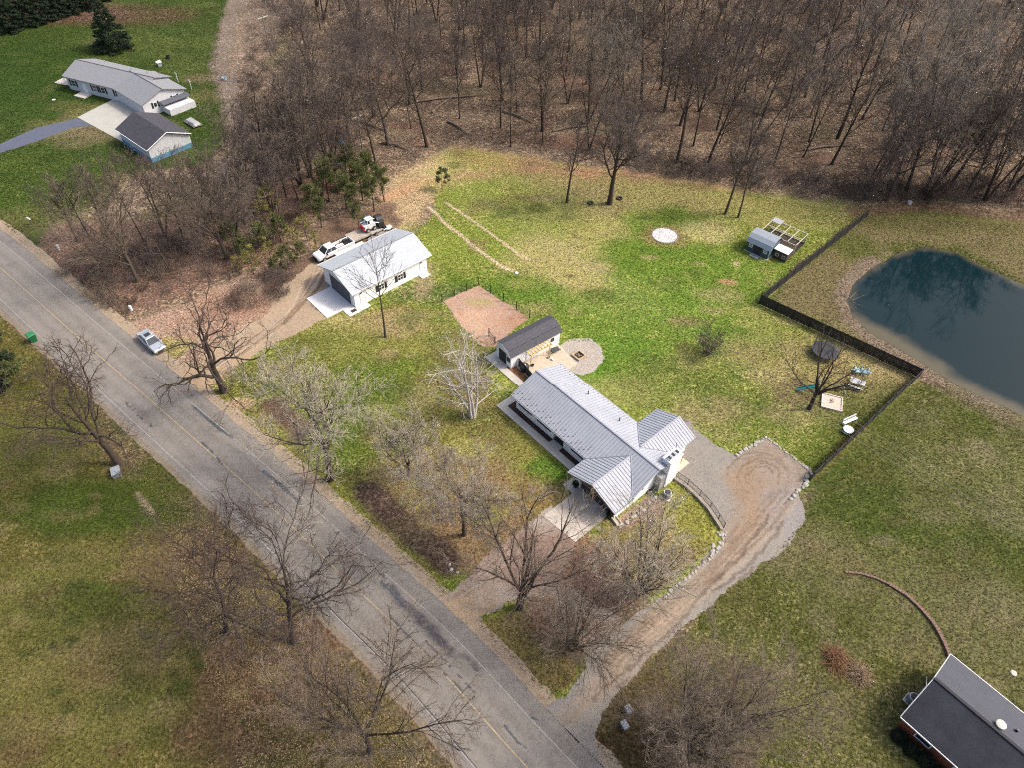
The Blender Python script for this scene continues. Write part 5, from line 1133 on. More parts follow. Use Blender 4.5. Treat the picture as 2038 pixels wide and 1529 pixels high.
def vis(x, y):
    # inside the picture, with some margin
    v = (x, y, -CAM_H); F = v[1] * ct - v[2] * st_; D_ = -v[1] * st_ - v[2] * ct
    qx, qy = v[0] * FPX / F, D_ * FPX / F
    X, Y = cr * qx + sr * qy + CX, -sr * qx + cr * qy + CY
    return X, Y
NF = 258
while nfor < NF and tries < 60000:
    tries += 1
    x = rg.uniform(xa, xb); y = ya + (yb - ya) * rg.random() ** 1.25
    X, Y = vis(x, y)
    if not (-30 < X < 2090 and -20 < Y): continue
    if not in_poly(x, y, WOODS): continue
    thin = in_poly(x, y, THIN)
    if thin and rg.random() < 0.35: continue
    if not try_pt(x, y, 6.2 if thin else 4.6 if y < 150 else 5.4): continue
    pale = X > 1640 and 20 < Y < 330 and rg.random() < 0.42 or (X > 1180 and rg.random() < 0.06)
    if pale: vi = rg.choice([7, 7, 8])
    else: vi = rg.choice([0, 0, 1, 1, 2, 3, 3, 4, 5, 6, 9] if not thin else [0, 2, 2, 4, 5, 5, 9, 1])
    kdn = ['single stemmed', 'tall stout', 'low forking', 'short slim dark', 'tall forking', 'broad crowned', 'very tall slender', 'tall upright', 'wide spreading', 'small young'][vi]
    sid = 'the pines' if X < 700 else 'the barn' if X < 860 else 'the garden plot' if X < 1060 else 'the long house' if X < 1330 else 'the coop' if X < 1640 else 'the pond'
    hb = 'top edge woods' if Y < 70 else 'upper woods' if Y < 160 else 'middle woods' if Y < 250 else 'front of the woods'
    if pale: lb, gr = 'pale grey bare tree among the darker trees of the woods at upper right', 'pale trees in the woods'
    elif thin: lb, gr = 'bare tree in the open brushy woods between the mown path and the lot', 'trees of the open woods behind the pines'
    elif y < 125: lb, gr = 'bare tree in the front rows of the woods just behind the lawn', 'trees along the front of the woods'
    else: lb, gr = 'dark bare tree deep in the leafless woods at the top', 'trees deep in the woods'
    lb = '%s%s bare tree in the %s behind %s' % ('pale ' if pale else '', kdn, hb, sid); gr = 'trees in the %s behind %s' % (hb, sid)
    plant('bare_tree', VAR[vi], lb, 'tree', (x, y), rg.uniform(0, 6.28), rg.uniform(0.82, 1.14), gr, tilt=(rg.gauss(0, 0.035), rg.gauss(0, 0.035)))
    nfor += 1
print('forest trees', nfor)
for i, (px, py) in enumerate([(1765, 398), (1800, 388), (1842, 396), (1880, 384), (1920, 392), (1960, 398), (2005, 390), (2045, 398)]):
    x, y, _ = at(px, py)
    plant('bare_tree', VAR[(5, 1, 4, 1, 5, 4, 1, 5)[i]], 'large dark bare tree in the front rank above the far bank of the pond', 'tree', (x, y), i * 1.9, 1.12, 'front rank trees above the pond')
# trees of the strip between the neighbour's lawn and the lot
STRIP = [(212, 470, 9, .9), (238, 500, 3, .75), (330, 470, 2, .8), (372, 500, 0, .75), (420, 440, 2, .75), (470, 468, 4, .8), (508, 430, 0, .8), (525, 395, 5, .75), (545, 420, 2, .9), (570, 392, 3, .95), (560, 450, 9, 1.0), (600, 370, 4, .9), (340, 540, 9, .7), (420, 560, 9, .6), (300, 505, 6, .75), (530, 350, 1, .85), (205, 540, 9, .6), (118, 455, 9, .55), (640, 395, 2, .9), (620, 345, 0, .95), (585, 330, 5, .85), (665, 350, 4, .9)]
for px, py, vi, s in STRIP:
    x, y, _ = at(px, py)
    s *= 1.15
    plant('bare_tree', VAR[vi], ('single stemmed', 'tall stout', 'low forking', 'short slim', 'tall forking', 'broad crowned', '', '', '', 'small young')[vi] + ' bare tree in the brushy strip between far lawn and barn', 'tree', (x, y), rg.uniform(0, 6.28), s, 'trees of the brushy strip')

# --- brushwood: leafless shrubs one can tell apart along the edges, and the tangle of the woods floor as one mass
BUSH = [tree_meshes(200 + i, h, 0.03, 'bush', BARKG, t, 1.0) for i, (h, t) in enumerate([(2.2, TWL), (2.8, TWG), (1.8, TWB)])]
SHR = []
def scatter_shrubs(poly, n, dmin, lb, gr, smin=0.6, smax=1.3):
    P = PX(poly); k = 0; tr_ = 0
    a, b = min(p[0] for p in P), max(p[0] for p in P); c, d = min(p[1] for p in P), max(p[1] for p in P)
    loc = []
    while k < n and tr_ < 9000:
        tr_ += 1; x, y = rg.uniform(a, b), rg.uniform(c, d)
        if not in_poly(x, y, P): continue
        if any((x - u) ** 2 + (y - v) ** 2 < dmin ** 2 for u, v in loc): continue
        loc.append((x, y)); k += 1
        o = bpy.data.objects.new('bare_shrub', BUSH[rg.randrange(3)]); C.objects.link(o); o.location = (x, y, 0); o.rotation_euler = (0, 0, rg.uniform(0, 6.28)); s = rg.uniform(smin, smax); o.scale = (s, s, s); tag(o, lb, 'shrub', gr)
scatter_shrubs([(110, 540), (240, 470), (420, 470), (600, 430), (560, 490), (380, 565), (250, 630)], 36, 2.0, 'leafless shrub in the roadside brush left of the lot', 'shrubs of the roadside brush', 0.5, 0.95)
scatter_shrubs([(470, 110), (560, 60), (560, 200), (520, 330), (480, 330), (455, 200)], 16, 2.4, 'brown leafless shrub at the edge of the worn path', 'shrubs beside the path', 0.4, 0.8)
scatter_shrubs([(1480, 372), (1720, 405), (2038, 405), (2038, 360), (1720, 370), (1480, 345), (1250, 310), (1250, 335)], 44, 2.0, 'leafless shrub along the front edge of the woods', 'shrubs along the woods edge', 0.8, 1.5)
scatter_shrubs([(460, 590), (540, 540), (590, 520), (600, 560), (540, 610), (470, 625)], 12, 1.3, 'low leafless shrub on the leafy slope by the dirt drive', 'shrubs by the dirt drive', 0.5, 0.9)
rr_ = np.random.RandomState(9)
def tangle(name, poly, n, h, m, lb, lying=0.5):
    P = PX(poly); X = np.array([p[0] for p in P]); Y = np.array([p[1] for p in P])
    x = rr_.uniform(X.min(), X.max(), n * 3); y = rr_.uniform(Y.min(), Y.max(), n * 3)
    k = inside(x, y, P) & (fbm(x, y, 5, 3, 3) > 0.46); x, y = x[k][:n], y[k][:n]
    N = len(x); a = rr_.rand(N) * 6.283; e = rr_.rand(N) * 1.2
    L = h * (0.4 + rr_.rand(N)); d = np.c_[np.cos(a) * np.cos(e), np.sin(a) * np.cos(e), np.sin(e)]
    Pp = np.zeros((N, 4, 3)); Pp[:, 0] = np.c_[x, y, 0 * x + 0.02]
    for q in range(1, 4):
        d = d + 0.25 * rr_.randn(N, 3); d[:, 2] = np.abs(d[:, 2]); d /= np.linalg.norm(d, axis=1)[:, None]
        Pp[:, q] = Pp[:, q - 1] + d * (L / 3)[:, None]
    rd = 0.012 + 0.02 * rr_.rand(N)
    me = tubes_mesh(name, [(Pp, rd[:, None] * np.linspace(1, 0.5, 4)[None], 3)], m)
    o = bpy.data.objects.new(name, me); C.objects.link(o); o['kind'] = 'stuff'; tag(o, lb, 'undergrowth'); return o
tangle('undergrowth', [(500, -60), (2300, -60), (2300, 430), (1850, 400), (1735, 405), (1250, 322), (915, 280), (600, 425), (400, 520), (240, 640), (110, 520), (300, 440), (470, 330)], 52000, 1.8, TWB, 'tangle of fallen twigs and dry stems over the woods floor')
tangle('undergrowth', [(110, 520), (300, 440), (500, 420), (640, 400), (560, 490), (240, 640), (170, 590)], 4500, 1.3, TWL, 'tangle of dry stems in the roadside brush')

# --- evergreens
def needle_mesh(name, P, N, size, m, seed, aspect=0.45, jit=0.5, tris=True):
    r = np.random.RandomState(seed); n = len(P)
    a = N + jit * r.randn(n, 3); a /= np.linalg.norm(a, axis=1)[:, None]
    b = np.cross(a, r.randn(n, 3)); b /= np.linalg.norm(b, axis=1)[:, None]
    s = size * (0.6 + 0.8 * r.rand(n))[:, None]
    v0 = P - b * s * aspect * 0.5; v1 = P + b * s * aspect * 0.5; v2 = P + a * s
    V = np.stack([v0, v1, v2], 1).reshape(-1, 3); F = np.arange(3 * n).reshape(-1, 3)
    return quad_mesh(name, V, F, m)
NEED = mat('dark_green_needles', (0.020, 0.036, 0.014), 0.9, 0.55, 0.9); NEEDP = mat('pine_needles', (0.085, 0.095, 0.026), 0.9, 0.45, 0.8); NEEDY = mat('yellow_green_needles', (0.18, 0.165, 0.04), 0.9, 0.4, 0.8)
def spruce(seed, H, Rb, m=NEED, n=15000):
    g = Grow(seed); r = g.r
    P, q, L = g.stems(1, H * 0.98, 0.16, 6, wig=0.01)
    nb = int(H * 11); z = H * (0.03 + 0.95 * (np.arange(nb) / nb)); rad = Rb * (1 - z / H) ** 0.85 * (0.8 + 0.4 * r.rand(nb)) + 0.12; az = np.arange(nb) * 2.4 + r.rand(nb)
    B0 = np.c_[np.zeros(nb), np.zeros(nb), z]; B = np.zeros((nb, 4, 3))
    for k in range(4):
        t = k / 3; B[:, k] = B0 + np.c_[np.cos(az) * rad * t, np.sin(az) * rad * t, -0.25 * rad * t + 0.12 * rad * t * t]
    tr_ = tubes_mesh('trunk', [(P, q, 7), (B, np.linspace(0.04, 0.012, 4)[None] * np.ones((nb, 1)), 3)], BARK)
    pick = r.choice(nb, n, p=rad / rad.sum()); t = 0.25 + 0.78 * np.sqrt(r.rand(n))
    pos = B0[pick] + np.c_[np.cos(az[pick]) * rad[pick] * t, np.sin(az[pick]) * rad[pick] * t, -0.25 * rad[pick] * t + 0.12 * rad[pick] * t * t]
    side = (r.rand(n) - 0.5) * 0.55 * rad[pick] * (1.1 - t * 0.6)
    pos += np.c_[-np.sin(az[pick]) * side, np.cos(az[pick]) * side, 0.06 * r.randn(n)]
    nrm = np.c_[np.cos(az[pick]), np.sin(az[pick]), 0.15 + 0 * t]
    return tr_, needle_mesh('crown', pos, nrm, 0.42, m, seed)
def pine(seed, H, Rb, m=NEEDP, nclump=70, per=110, low=0.25):
    g = Grow(seed); r = g.r
    P, q, L = g.stems(1, H * 0.96, 0.13 * H / 8, 7, wig=0.03)
    a = g.kids(P, q, L, max(10, int(nclump / 3)), low, 0.99, 62, 12, Rb / H * 0.95, 0.4, 4, 0.10, 0.10, 0.5, 0.015)
    b = g.kids(*a, 2, 0.5, 1.0, 35, 10, 0.5, 0.6, 3, 0.1, 0.1, 0.2, 0.01)
    tips = np.concatenate([a[0][:, -1], b[0][:, -1], a[0][:, -2][::2], P[:, -1]]); dirs = np.concatenate([a[0][:, -1] - a[0][:, -2], b[0][:, -1] - b[0][:, -2], (a[0][:, -1] - a[0][:, -2])[::2], P[:, -1] - P[:, -2]])
    dirs /= np.linalg.norm(dirs, axis=1)[:, None]
    k = np.repeat(np.arange(len(tips)), per); pos = tips[k] + r.randn(len(k), 3) * np.array([0.24, 0.24, 0.16]) * min(1, H / 7)
    return tubes_mesh('trunk', [(P, q, 7), (a[0], a[1], 4), (b[0], b[1], 3)], BARK), needle_mesh('crown', pos, dirs[k] + np.array([0, 0, 0.4]), 0.21, m, seed, 0.32, 0.8)
SP = [spruce(300, 10.5, 4.2), spruce(301, 15, 3.4), spruce(302, 13, 3.2)]
PN = [pine(310, 7.4, 1.9, NEEDP, 60, 110, 0.35), pine(311, 6.6, 1.7, NEEDP, 54, 100, 0.35), pine(312, 4.0, 1.3, NEEDP, 36, 80, 0.2), pine(313, 3.4, 1.2, NEEDY, 30, 26, 0.12)]
x, y, _ = at(228, 97); plant('spruce_tree', SP[0], 'dense dark spruce standing alone on the far lawn', 'tree', (x, y), 0.4, 1.0)
for i, (px, py) in enumerate([(-40, 70), (-5, 64), (25, 60), (58, 50), (88, 42), (118, 32), (148, 22), (178, 14), (10, 20), (60, 10), (110, 0), (-60, 30), (205, -2), (160, -18), (30, -25), (90, -40), (-30, -10), (235, -22)]):
    x, y, _ = at(px, py); plant('spruce_tree', SP[1 + i % 2], 'dark evergreen in the dense row at the top left corner', 'tree', (x, y), i * 1.1, 0.8 + 0.05 * (i % 4), 'evergreen row at the far corner')
PCL = [(655, 400, 0, 1.0), (690, 415, 1, 1.0), (668, 375, 1, 1.0), (705, 432, 1, .9), (722, 398, 0, .95), (745, 420, 0, .9), (765, 400, 1, .95), (700, 370, 0, 1.0), (735, 372, 1, 1.0), (625, 430, 1, .9), (640, 452, 1, .8), (715, 455, 1, .7)]
for i, (px, py, v, s) in enumerate(PCL):
    x, y, _ = at(px, py); plant('pine_tree', PN[v], 'green pine in the cluster above the parked white pickup', 'tree', (x, y), i * 0.9, s, 'pines behind the white barn')
YCL = [(505, 545, 3, 1.3), (540, 520, 3, 1.1), (590, 500, 3, 1.2), (575, 530, 2, 0.9), (612, 478, 3, 1.3), (560, 482, 2, 1.2), (520, 500, 2, 1.2), (495, 525, 2, 1.1), (470, 500, 2, 1.3), (540, 420, 3, 1.4), (525, 440, 3, 1.2), (600, 520, 2, .8), (478, 545, 3, .9), (556, 545, 2, .8), (632, 500, 3, 1.0)]
for i, (px, py, v, s) in enumerate(YCL):
    x, y, _ = at(px, py); plant('pine_sapling', PN[v], 'yellow green sapling in the brush beside the dirt drive', 'tree', (x, y), i * 1.3, s, 'saplings beside the dirt drive')
x, y, _ = at(880, 377); plant('young_pine', PN[2], 'small bushy young pine alone at the top of the lawn', 'tree', (x, y), 0.3, 1.0)
for i, (px, py, s) in enumerate([(-25, 770, .72), (-8, 735, .62), (-40, 700, .7)]):
    x, y, _ = at(px, py); plant('spruce_tree', SP[0], 'dark evergreen at the left edge beside the road', 'tree', (x, y), i * 2.0, s, 'evergreens at the left edge')
x, y, _ = at(45, 765); plant('cedar_bush', pine(320, 3.0, 1.6, mat('olive_needles', (0.09, 0.11, 0.03), 0.9, 0.4), 36, 80, 0.1), 'olive green bush below the dark evergreens at the left edge', 'shrub', (x, y), 0, 1.2)
# garage corner
x, y, _ = at(770, 1000)

# ------------------------------------------------------------------ grass tufts and fallen leaves (too many to count)
def litter(name, poly, n, size, lb, cat, gain, flat_=False, keepf=None, seed=3):
    r = np.random.RandomState(seed); P = PX(poly); X = np.array([p[0] for p in P]); Y = np.array([p[1] for p in P])
    x = r.uniform(X.min(), X.max(), n * 3); y = r.uniform(Y.min(), Y.max(), n * 3)
    k = inside(x, y, P)
    rd = np.abs(seg_dist(x, y, RC[::8].tolist(), False)); k &= rd > 5.6
    for q in SKIP: k &= ~inside(x, y, q)
    if keepf is not None: k &= keepf(x, y)
    x, y = x[k][:n], y[k][:n]; N = len(x)
    c1 = np.tile(np.array(FOR1), (N, 1)); c2 = np.tile(np.array(FOR2), (N, 1)); am = np.zeros(N); paint(x, y, ZONES, c1, c2, am)
    t_ = (r.rand(N) < am * 0.9)[:, None]; c = np.where(t_, c2, c1) * (gain[0] + (gain[1] - gain[0]) * r.rand(N))[:, None]
    a = r.rand(N) * 6.283; s = size * (0.5 + r.rand(N)); z0 = ground_z(x, y)
    if flat_:
        dx, dy = np.cos(a) * s, np.sin(a) * s
        V = np.stack([np.c_[x - dx, y - dy, z0 + 0.02 + 0.04 * r.rand(N)], np.c_[x + dy * 0.6, y - dx * 0.6, z0 + 0.03 + 0.05 * r.rand(N)], np.c_[x + dx, y + dy, z0 + 0.02 + 0.05 * r.rand(N)], np.c_[x - dy * 0.6, y + dx * 0.6, z0 + 0.03 + 0.05 * r.rand(N)]], 1).reshape(-1, 3)
        F = np.arange(4 * N).reshape(-1, 4); c = np.repeat(c, 4, 0)
    else:
        V = []
        for j in range(3):
            b = a + j * 2.1 + r.randn(N) * 0.3; ln = 0.6 + 0.4 * r.rand(N)
            V += [np.c_[x - 0.25 * s * np.sin(b), y + 0.25 * s * np.cos(b), z0], np.c_[x + 0.25 * s * np.sin(b), y - 0.25 * s * np.cos(b), z0], np.c_[x + np.cos(b) * s * 0.6, y + np.sin(b) * s * 0.6, z0 + s * 0.7 * ln]]
        V = np.stack(V, 1).reshape(-1, 3); F = np.arange(9 * N).reshape(-1, 3); c = np.repeat(c, 9, 0)
    me = quad_mesh(name, V, F, TUFTM)
    A = me.color_attributes.new('C1', 'FLOAT_COLOR', 'POINT'); A.data.foreach_set('color', np.c_[c, np.ones(len(c))].astype(np.float32).ravel())
    o = bpy.data.objects.new(name, me); C.objects.link(o); o['kind'] = 'stuff'; tag(o, lb, cat)
TUFTM = bpy.data.materials.new('tufts'); TUFTM.use_nodes = True
_a = TUFTM.node_tree.nodes.new('ShaderNodeAttribute'); _a.attribute_name = 'C1'; _b = TUFTM.node_tree.nodes['Principled BSDF']; TUFTM.node_tree.links.new(_a.outputs['Color'], _b.inputs['Base Color']); _b.inputs['Roughness'].default_value = 0.95; _b.inputs['Specular IOR Level'].default_value = 0.1
SKIP = [POND, local_poly((hx, hy), 137, [(-1.6, -1.2), (12.6, -1.2), (12.6, -8), (20, -8), (21, 8), (20.3, 12), (-6, 14), (-9.3, 6.8), (-9.3, 3.2)]), local_poly((bx_, by_), BZ, [(-4.4, -8.5), (14, -8.5), (14, 1), (-4.4, 1)]), local_poly((sx, sy), SAZ, [(0, -2), (9, -0.2), (9, 3.6), (0, 3.6)]), local_poly((kx, ky), 139, [(-0.5, -1.2), (26, -1.2), (26, 7.8), (-0.5, 7.8)]),
        PX([(1372, 836), (1467, 908), (1525, 874), (1614, 938), (1604, 1030), (1530, 1118), (1420, 1200), (1235, 1370), (1195, 1425), (1110, 1440), (1085, 1405), (1168, 1330), (1165, 1290), (1060, 1186), (958, 1228), (948, 1300), (850, 1170), (893, 1186), (985, 1088), (1095, 1008), (1152, 1072), (1112, 1155), (1235, 1235), (1375, 1142), (1440, 1050), (1345, 950)]),
        PX([(350, 725), (470, 660), (560, 575), (650, 500), (770, 440), (800, 455), (650, 535), (651, 634), (500, 712), (405, 782)]), PX([(882, 598), (952, 567), (1052, 632), (985, 690), (920, 650)]), PX([(1110, 680), (1200, 680), (1200, 745), (1110, 745)]), PX([(154, 233), (240, 188), (304, 217), (330, 240), (300, 262), (244, 282)]), PX([(0, 286), (76, 253), (153, 235), (184, 249), (64, 284), (0, 304)])]
for _i in (1,): pass
litter('grass_tufts', [(405, 790), (560, 690), (860, 430), (905, 300), (1300, 355), (1715, 425), (1505, 595), (1820, 748), (1600, 960), (1115, 1430), (800, 1160)], 90000, 0.15, 'short tufted grass all over the mown lot', 'grass', (0.45, 1.75))
litter('grass_tufts', [(1725, 430), (2150, 450), (2150, 1700), (1190, 1600), (1190, 1440), (1440, 1170), (1610, 1010), (1835, 760), (1520, 600)], 60000, 0.13, 'short grass of the lawns right of the gravel lane', 'grass', (0.45, 1.75))
litter('grass_tufts', [(-100, 640), (333, 912), (737, 1320), (912, 1540), (-100, 1600)], 50000, 0.11, 'short grass of the lawn left of the road', 'grass', (0.45, 1.75))
litter('grass_tufts', [(0, 470), (0, 60), (300, 0), (450, 0), (430, 130), (460, 250), (300, 330), (100, 450)], 40000, 0.20, 'short grass of the far lawn at upper left', 'grass', (0.5, 1.6))
litter('fallen_leaves', [(180, 750), (333, 912), (737, 1320), (912, 1540), (500, 1600), (380, 1250), (320, 1060)], 26000, 0.075, 'dry leaves strewn over the grass beside the road', 'leaves', (1.3, 2.6), True, seed=5)
litter('fallen_leaves', [(250, 655), (500, 540), (640, 500), (780, 400), (905, 292), (1300, 352), (1290, 370), (880, 340), (800, 440), (640, 520), (560, 600), (430, 740), (340, 715)], 16000, 0.10, 'dry leaves strewn over the bank at the lot edge', 'leaves', (0.6, 2.0), True, seed=6)
litter('fallen_leaves', [(110, 500), (300, 440), (600, 420), (905, 276), (1730, 402), (2200, 420), (2400, 0), (700, 0), (560, 200), (470, 330), (560, 500), (240, 650)], 42000, 0.15, 'brown leaves over the floor of the woods', 'leaves', (0.7, 2.1), True, seed=7)
# ------------------------------------------------------------------ vehicles
def loft(mb, secs):
    """secs: list of rings (equal length, each a list of points) joined and capped"""
    n = len(secs[0]); vs = [p for s in secs for p in s]; fs = []
    for i in range(len(secs) - 1):
        for k in range(n):
            k2 = (k + 1) % n; fs.append((i * n + k, i * n + k2, (i + 1) * n + k2, (i + 1) * n + k))
    fs.append(tuple(range(n - 1, -1, -1))); fs.append(tuple((len(secs) - 1) * n + k for k in range(n)))
    mb.add(vs, fs)
def body_ring(x, w, zb, zt, sh=0.86):
    return [(x, -w * 0.92, zb), (x, -w, zb + 0.18), (x, -w, zt - 0.16), (x, -w * sh, zt), (x, w * sh, zt), (x, w, zt - 0.16), (x, w, zb + 0.18), (x, w * 0.92, zb)]
def wheel(parent, x, y, r=0.34, wd=0.22):
    q = MB(); a = 16
    prof = [(r * 0.62, -wd / 2), (r * 0.95, -wd / 2), (r, -wd / 2 + 0.03), (r, wd / 2 - 0.03), (r * 0.95, wd / 2), (r * 0.62, wd / 2)]
    t = MB(); t.lathe(prof, (0, 0, 0), 18); t.v = [(x + v[0], y + v[2], r + v[1]) for v in t.v]; w = t.build('wheel', RUBBER, parent)
    t = MB(); t.lathe([(r * 0.6, -wd / 2 - 0.012), (r * 0.6, wd / 2 + 0.012)], (0, 0, 0), 14); t.v = [(x + v[0], y + v[2], r + v[1]) for v in t.v]; t.build('rim', RIM, w)
def cabin(parent, st, mroof, mglass, pill=0.05):
    """st: (x, half width base, zbase, half width top, ztop, is_roof); glass frustum + painted roof and pillars"""
    x0, x1, x2, x3, wb, zb, wt, zt = st
    g = MB(); g.add([(x0, -wb, zb), (x3, -wb, zb), (x3, wb, zb), (x0, wb, zb), (x1, -wt, zt), (x2, -wt, zt), (x2, wt, zt), (x1, wt, zt)], [(0, 3, 2, 1), (4, 5, 6, 7), (0, 1, 5, 4), (1, 2, 6, 5), (2, 3, 7, 6), (3, 0, 4, 7)])
    g.build('windows', mglass, parent)
    r = MB(); e = 0.03; r.add([(x1 - e, -wt - e, zt - 0.02), (x2 + e, -wt - e, zt - 0.02), (x2 + e, wt + e, zt - 0.02), (x1 - e, wt + e, zt - 0.02), (x1 + 0.05, -wt + 0.05, zt + 0.06), (x2 - 0.05, -wt + 0.05, zt + 0.06), (x2 - 0.05, wt - 0.05, zt + 0.06), (x1 + 0.05, wt - 0.05, zt + 0.06)], [(0, 3, 2, 1), (4, 5, 6, 7), (0, 1, 5, 4), (1, 2, 6, 5), (2, 3, 7, 6), (3, 0, 4, 7)])
    for s in (-1, 1):
        for a, b in (((x0, zb), (x1, zt)), ((x3, zb), (x2, zt))): r.tube([(a[0], s * (wb + 0.005), a[1]), (b[0], s * (wt + 0.005), b[1])], pill, 5)
        xm = (x0 + x3) / 2; r.tube([(xm, s * (wb + 0.005), zb), ((x1 + x2) / 2, s * (wt + 0.005), zt)], pill * 0.9, 5)
    r.build('roof', mroof, parent)

# silver sedan on the verge; local +x = its front
px_, py_, _ = at(304, 685)
car = thing('parked_car', 'silver sedan parked on the leafy verge beside the road', 'car', (px_, py_, 0), azrot(131))
q = MB(); loft(q, [body_ring(-2.45, 0.72, 0.42, 0.86), body_ring(-2.3, 0.86, 0.28, 0.98), body_ring(-1.5, 0.92, 0.22, 1.02), body_ring(-0.5, 0.92, 0.2, 0.98), body_ring(0.8, 0.92, 0.2, 0.96), body_ring(1.5, 0.90, 0.22, 0.88), body_ring(2.2, 0.84, 0.28, 0.78), body_ring(2.42, 0.66, 0.38, 0.66)])
q.build('body', SILVER, car, bevel=0.04)
cabin(car, (-1.85, -1.15, 0.25, 1.05, 0.80, 0.97, 0.62, 1.42), SILVER, GLASS)
q = MB(); q.box(-0.9, -0.2, -0.38, 0.38, 1.475, 1.49); q.build('sunroof', GLASS, car)
for x in (-1.45, 1.5):
    for y in (-0.84, 0.84): wheel(car, x, y)
for s in (-1, 1):
    MB().box(2.22, 2.40, s * 0.62 - 0.16, s * 0.62 + 0.16, 0.58, 0.70).build('headlight', TRIM, car); MB().box(-2.49, -2.38, s * 0.6 - 0.15, s * 0.6 + 0.15, 0.68, 0.82).build('tail_light', RED, car)
    MB().box(0.75, 0.95, s * 1.0 - 0.09, s * 1.0 + 0.09, 0.92, 1.04).build('mirror', DARK, car)
MB().box(2.36, 2.46, -0.4, 0.4, 0.36, 0.52).build('grille', BLACK, car)

def bp(x, y, z=0): return lp(x, y, z, (bx_, by_), BZ)
# white pickup behind the barn; local +x = towards its tail
tk = thing('pickup_truck', 'white pickup truck with dark long bed standing behind the white barn', 'truck', bp(1.5, 5.55), azrot(BZ))
q = MB(); loft(q, [body_ring(0.0, 0.80, 0.5, 0.92), body_ring(0.2, 0.95, 0.42, 1.08), body_ring(1.3, 0.98, 0.40, 1.16), body_ring(2.4, 0.98, 0.40, 1.18), body_ring(3.55, 0.98, 0.42, 1.18)])
q.box(3.56, 6.6, -0.98, -0.86, 0.5, 1.25); q.box(3.56, 6.6, 0.86, 0.98, 0.5, 1.25); q.box(3.56, 3.68, -0.858, 0.858, 0.5, 1.25); q.box(6.5, 6.6, -0.858, 0.858, 0.5, 1.2); q.build('body', PAINTW, tk, bevel=0.03)
MB().box(3.69, 6.49, -0.855, 0.855, 0.62, 0.72).build('bed_floor', BLACK, tk)
MB().box(3.6, 6.56, 0.87, 0.97, 1.255, 1.29).build('bed_rail', BLACK, tk)
cabin(tk, (1.25, 1.95, 3.2, 3.5, 0.86, 1.17, 0.70, 1.78), PAINTW, GLASS)
for x in (1.05, 5.3):
    for y in (-0.88, 0.88): wheel(tk, x, y, 0.40, 0.26)
MB().box(-0.06, 0.05, -0.6, 0.6, 0.55, 0.85).build('grille', BLACK, tk)
for s in (-1, 1):
    MB().box(-0.03, 0.12, s * 0.74 - 0.12, s * 0.74 + 0.12, 0.66, 0.90).build('headlight', GALV, tk); MB().box(1.5, 1.68, s * 1.1 - 0.1, s * 1.1 + 0.1, 1.12, 1.34).build('mirror', BLACK, tk)
tb = thing('tool_box', 'red and white box lying in the pickup bed', 'box', bp(1.5 + 4.35, 5.25, 0.72), azrot(BZ + 8))
q = MB(); q.box(-0.55, 0.55, -0.3, 0.3, 0, 0.42); q.build('box', mat('faded_red', (0.5, 0.16, 0.12), 0.6, 0.3, 4), tb, bevel=0.02); MB().box(-0.56, 0.56, -0.31, 0.31, 0.422, 0.50).build('lid', TRIM, tb)
# long white cargo body hidden partly by the barn roof
wt = thing('white_trailer', 'long low white covered trailer between the pickup and the white barn', 'trailer', bp(4.0, 3.2), azrot(BZ))
q = MB(); q.box(0, 5.0, -0.85, 0.85, 0.45, 1.15); q.build('body', PAINTW, wt, bevel=0.08); q = MB(); q.tube([(-1.2, 0, 0.5), (0, 0.4, 0.5)], 0.05, 5); q.tube([(-1.2, 0, 0.5), (0, -0.4, 0.5)], 0.05, 5); q.build('tongue', DARK, wt)
for y in (-0.98, 0.98): wheel(wt, 3.0, y, 0.32, 0.2)
# flatbed trailer
WDK = mat('trailer_planks', (0.36, 0.31, 0.26), 0.8, 0.2, 3, 0.3, 20)
fx, fy, _ = at(728, 468)
ft = thing('flatbed_trailer', 'timber decked equipment trailer with the small loader on it', 'trailer', (fx, fy, 0), azrot(BZ + 2))
q = MB()
for i in range(9): q.box(-3.0, 2.8, -1.0 + i * 0.225, -0.79 + i * 0.225, 0.70, 0.76)
q.build('deck', WDK, ft)
q = MB(); q.box(-3.05, 2.85, -1.12, -1.02, 0.55, 0.84); q.box(-3.05, 2.85, 1.04, 1.14, 0.55, 0.84); q.box(-3.05, -2.93, -1.0, 1.02, 0.56, 0.86); q.build('frame', mat('tan_rail', (0.40, 0.36, 0.30), 0.6, 0.1), ft)
q = MB(); q.tube([(-5.0, 0, 0.6), (-3.0, -0.8, 0.65)], 0.06, 5); q.tube([(-5.0, 0, 0.6), (-3.0, 0.8, 0.65)], 0.06, 5); q.tube([(-4.6, 0, 0.0), (-4.6, 0, 1.1)], 0.05, 6); q.box(-4.2, -3.5, -0.4, 0.3, 0.66, 1.05); q.build('tongue', BLACK, ft)
for x in (0.3, 1.25):
    for y in (-1.25, 1.27): wheel(ft, x, y, 0.36, 0.22)
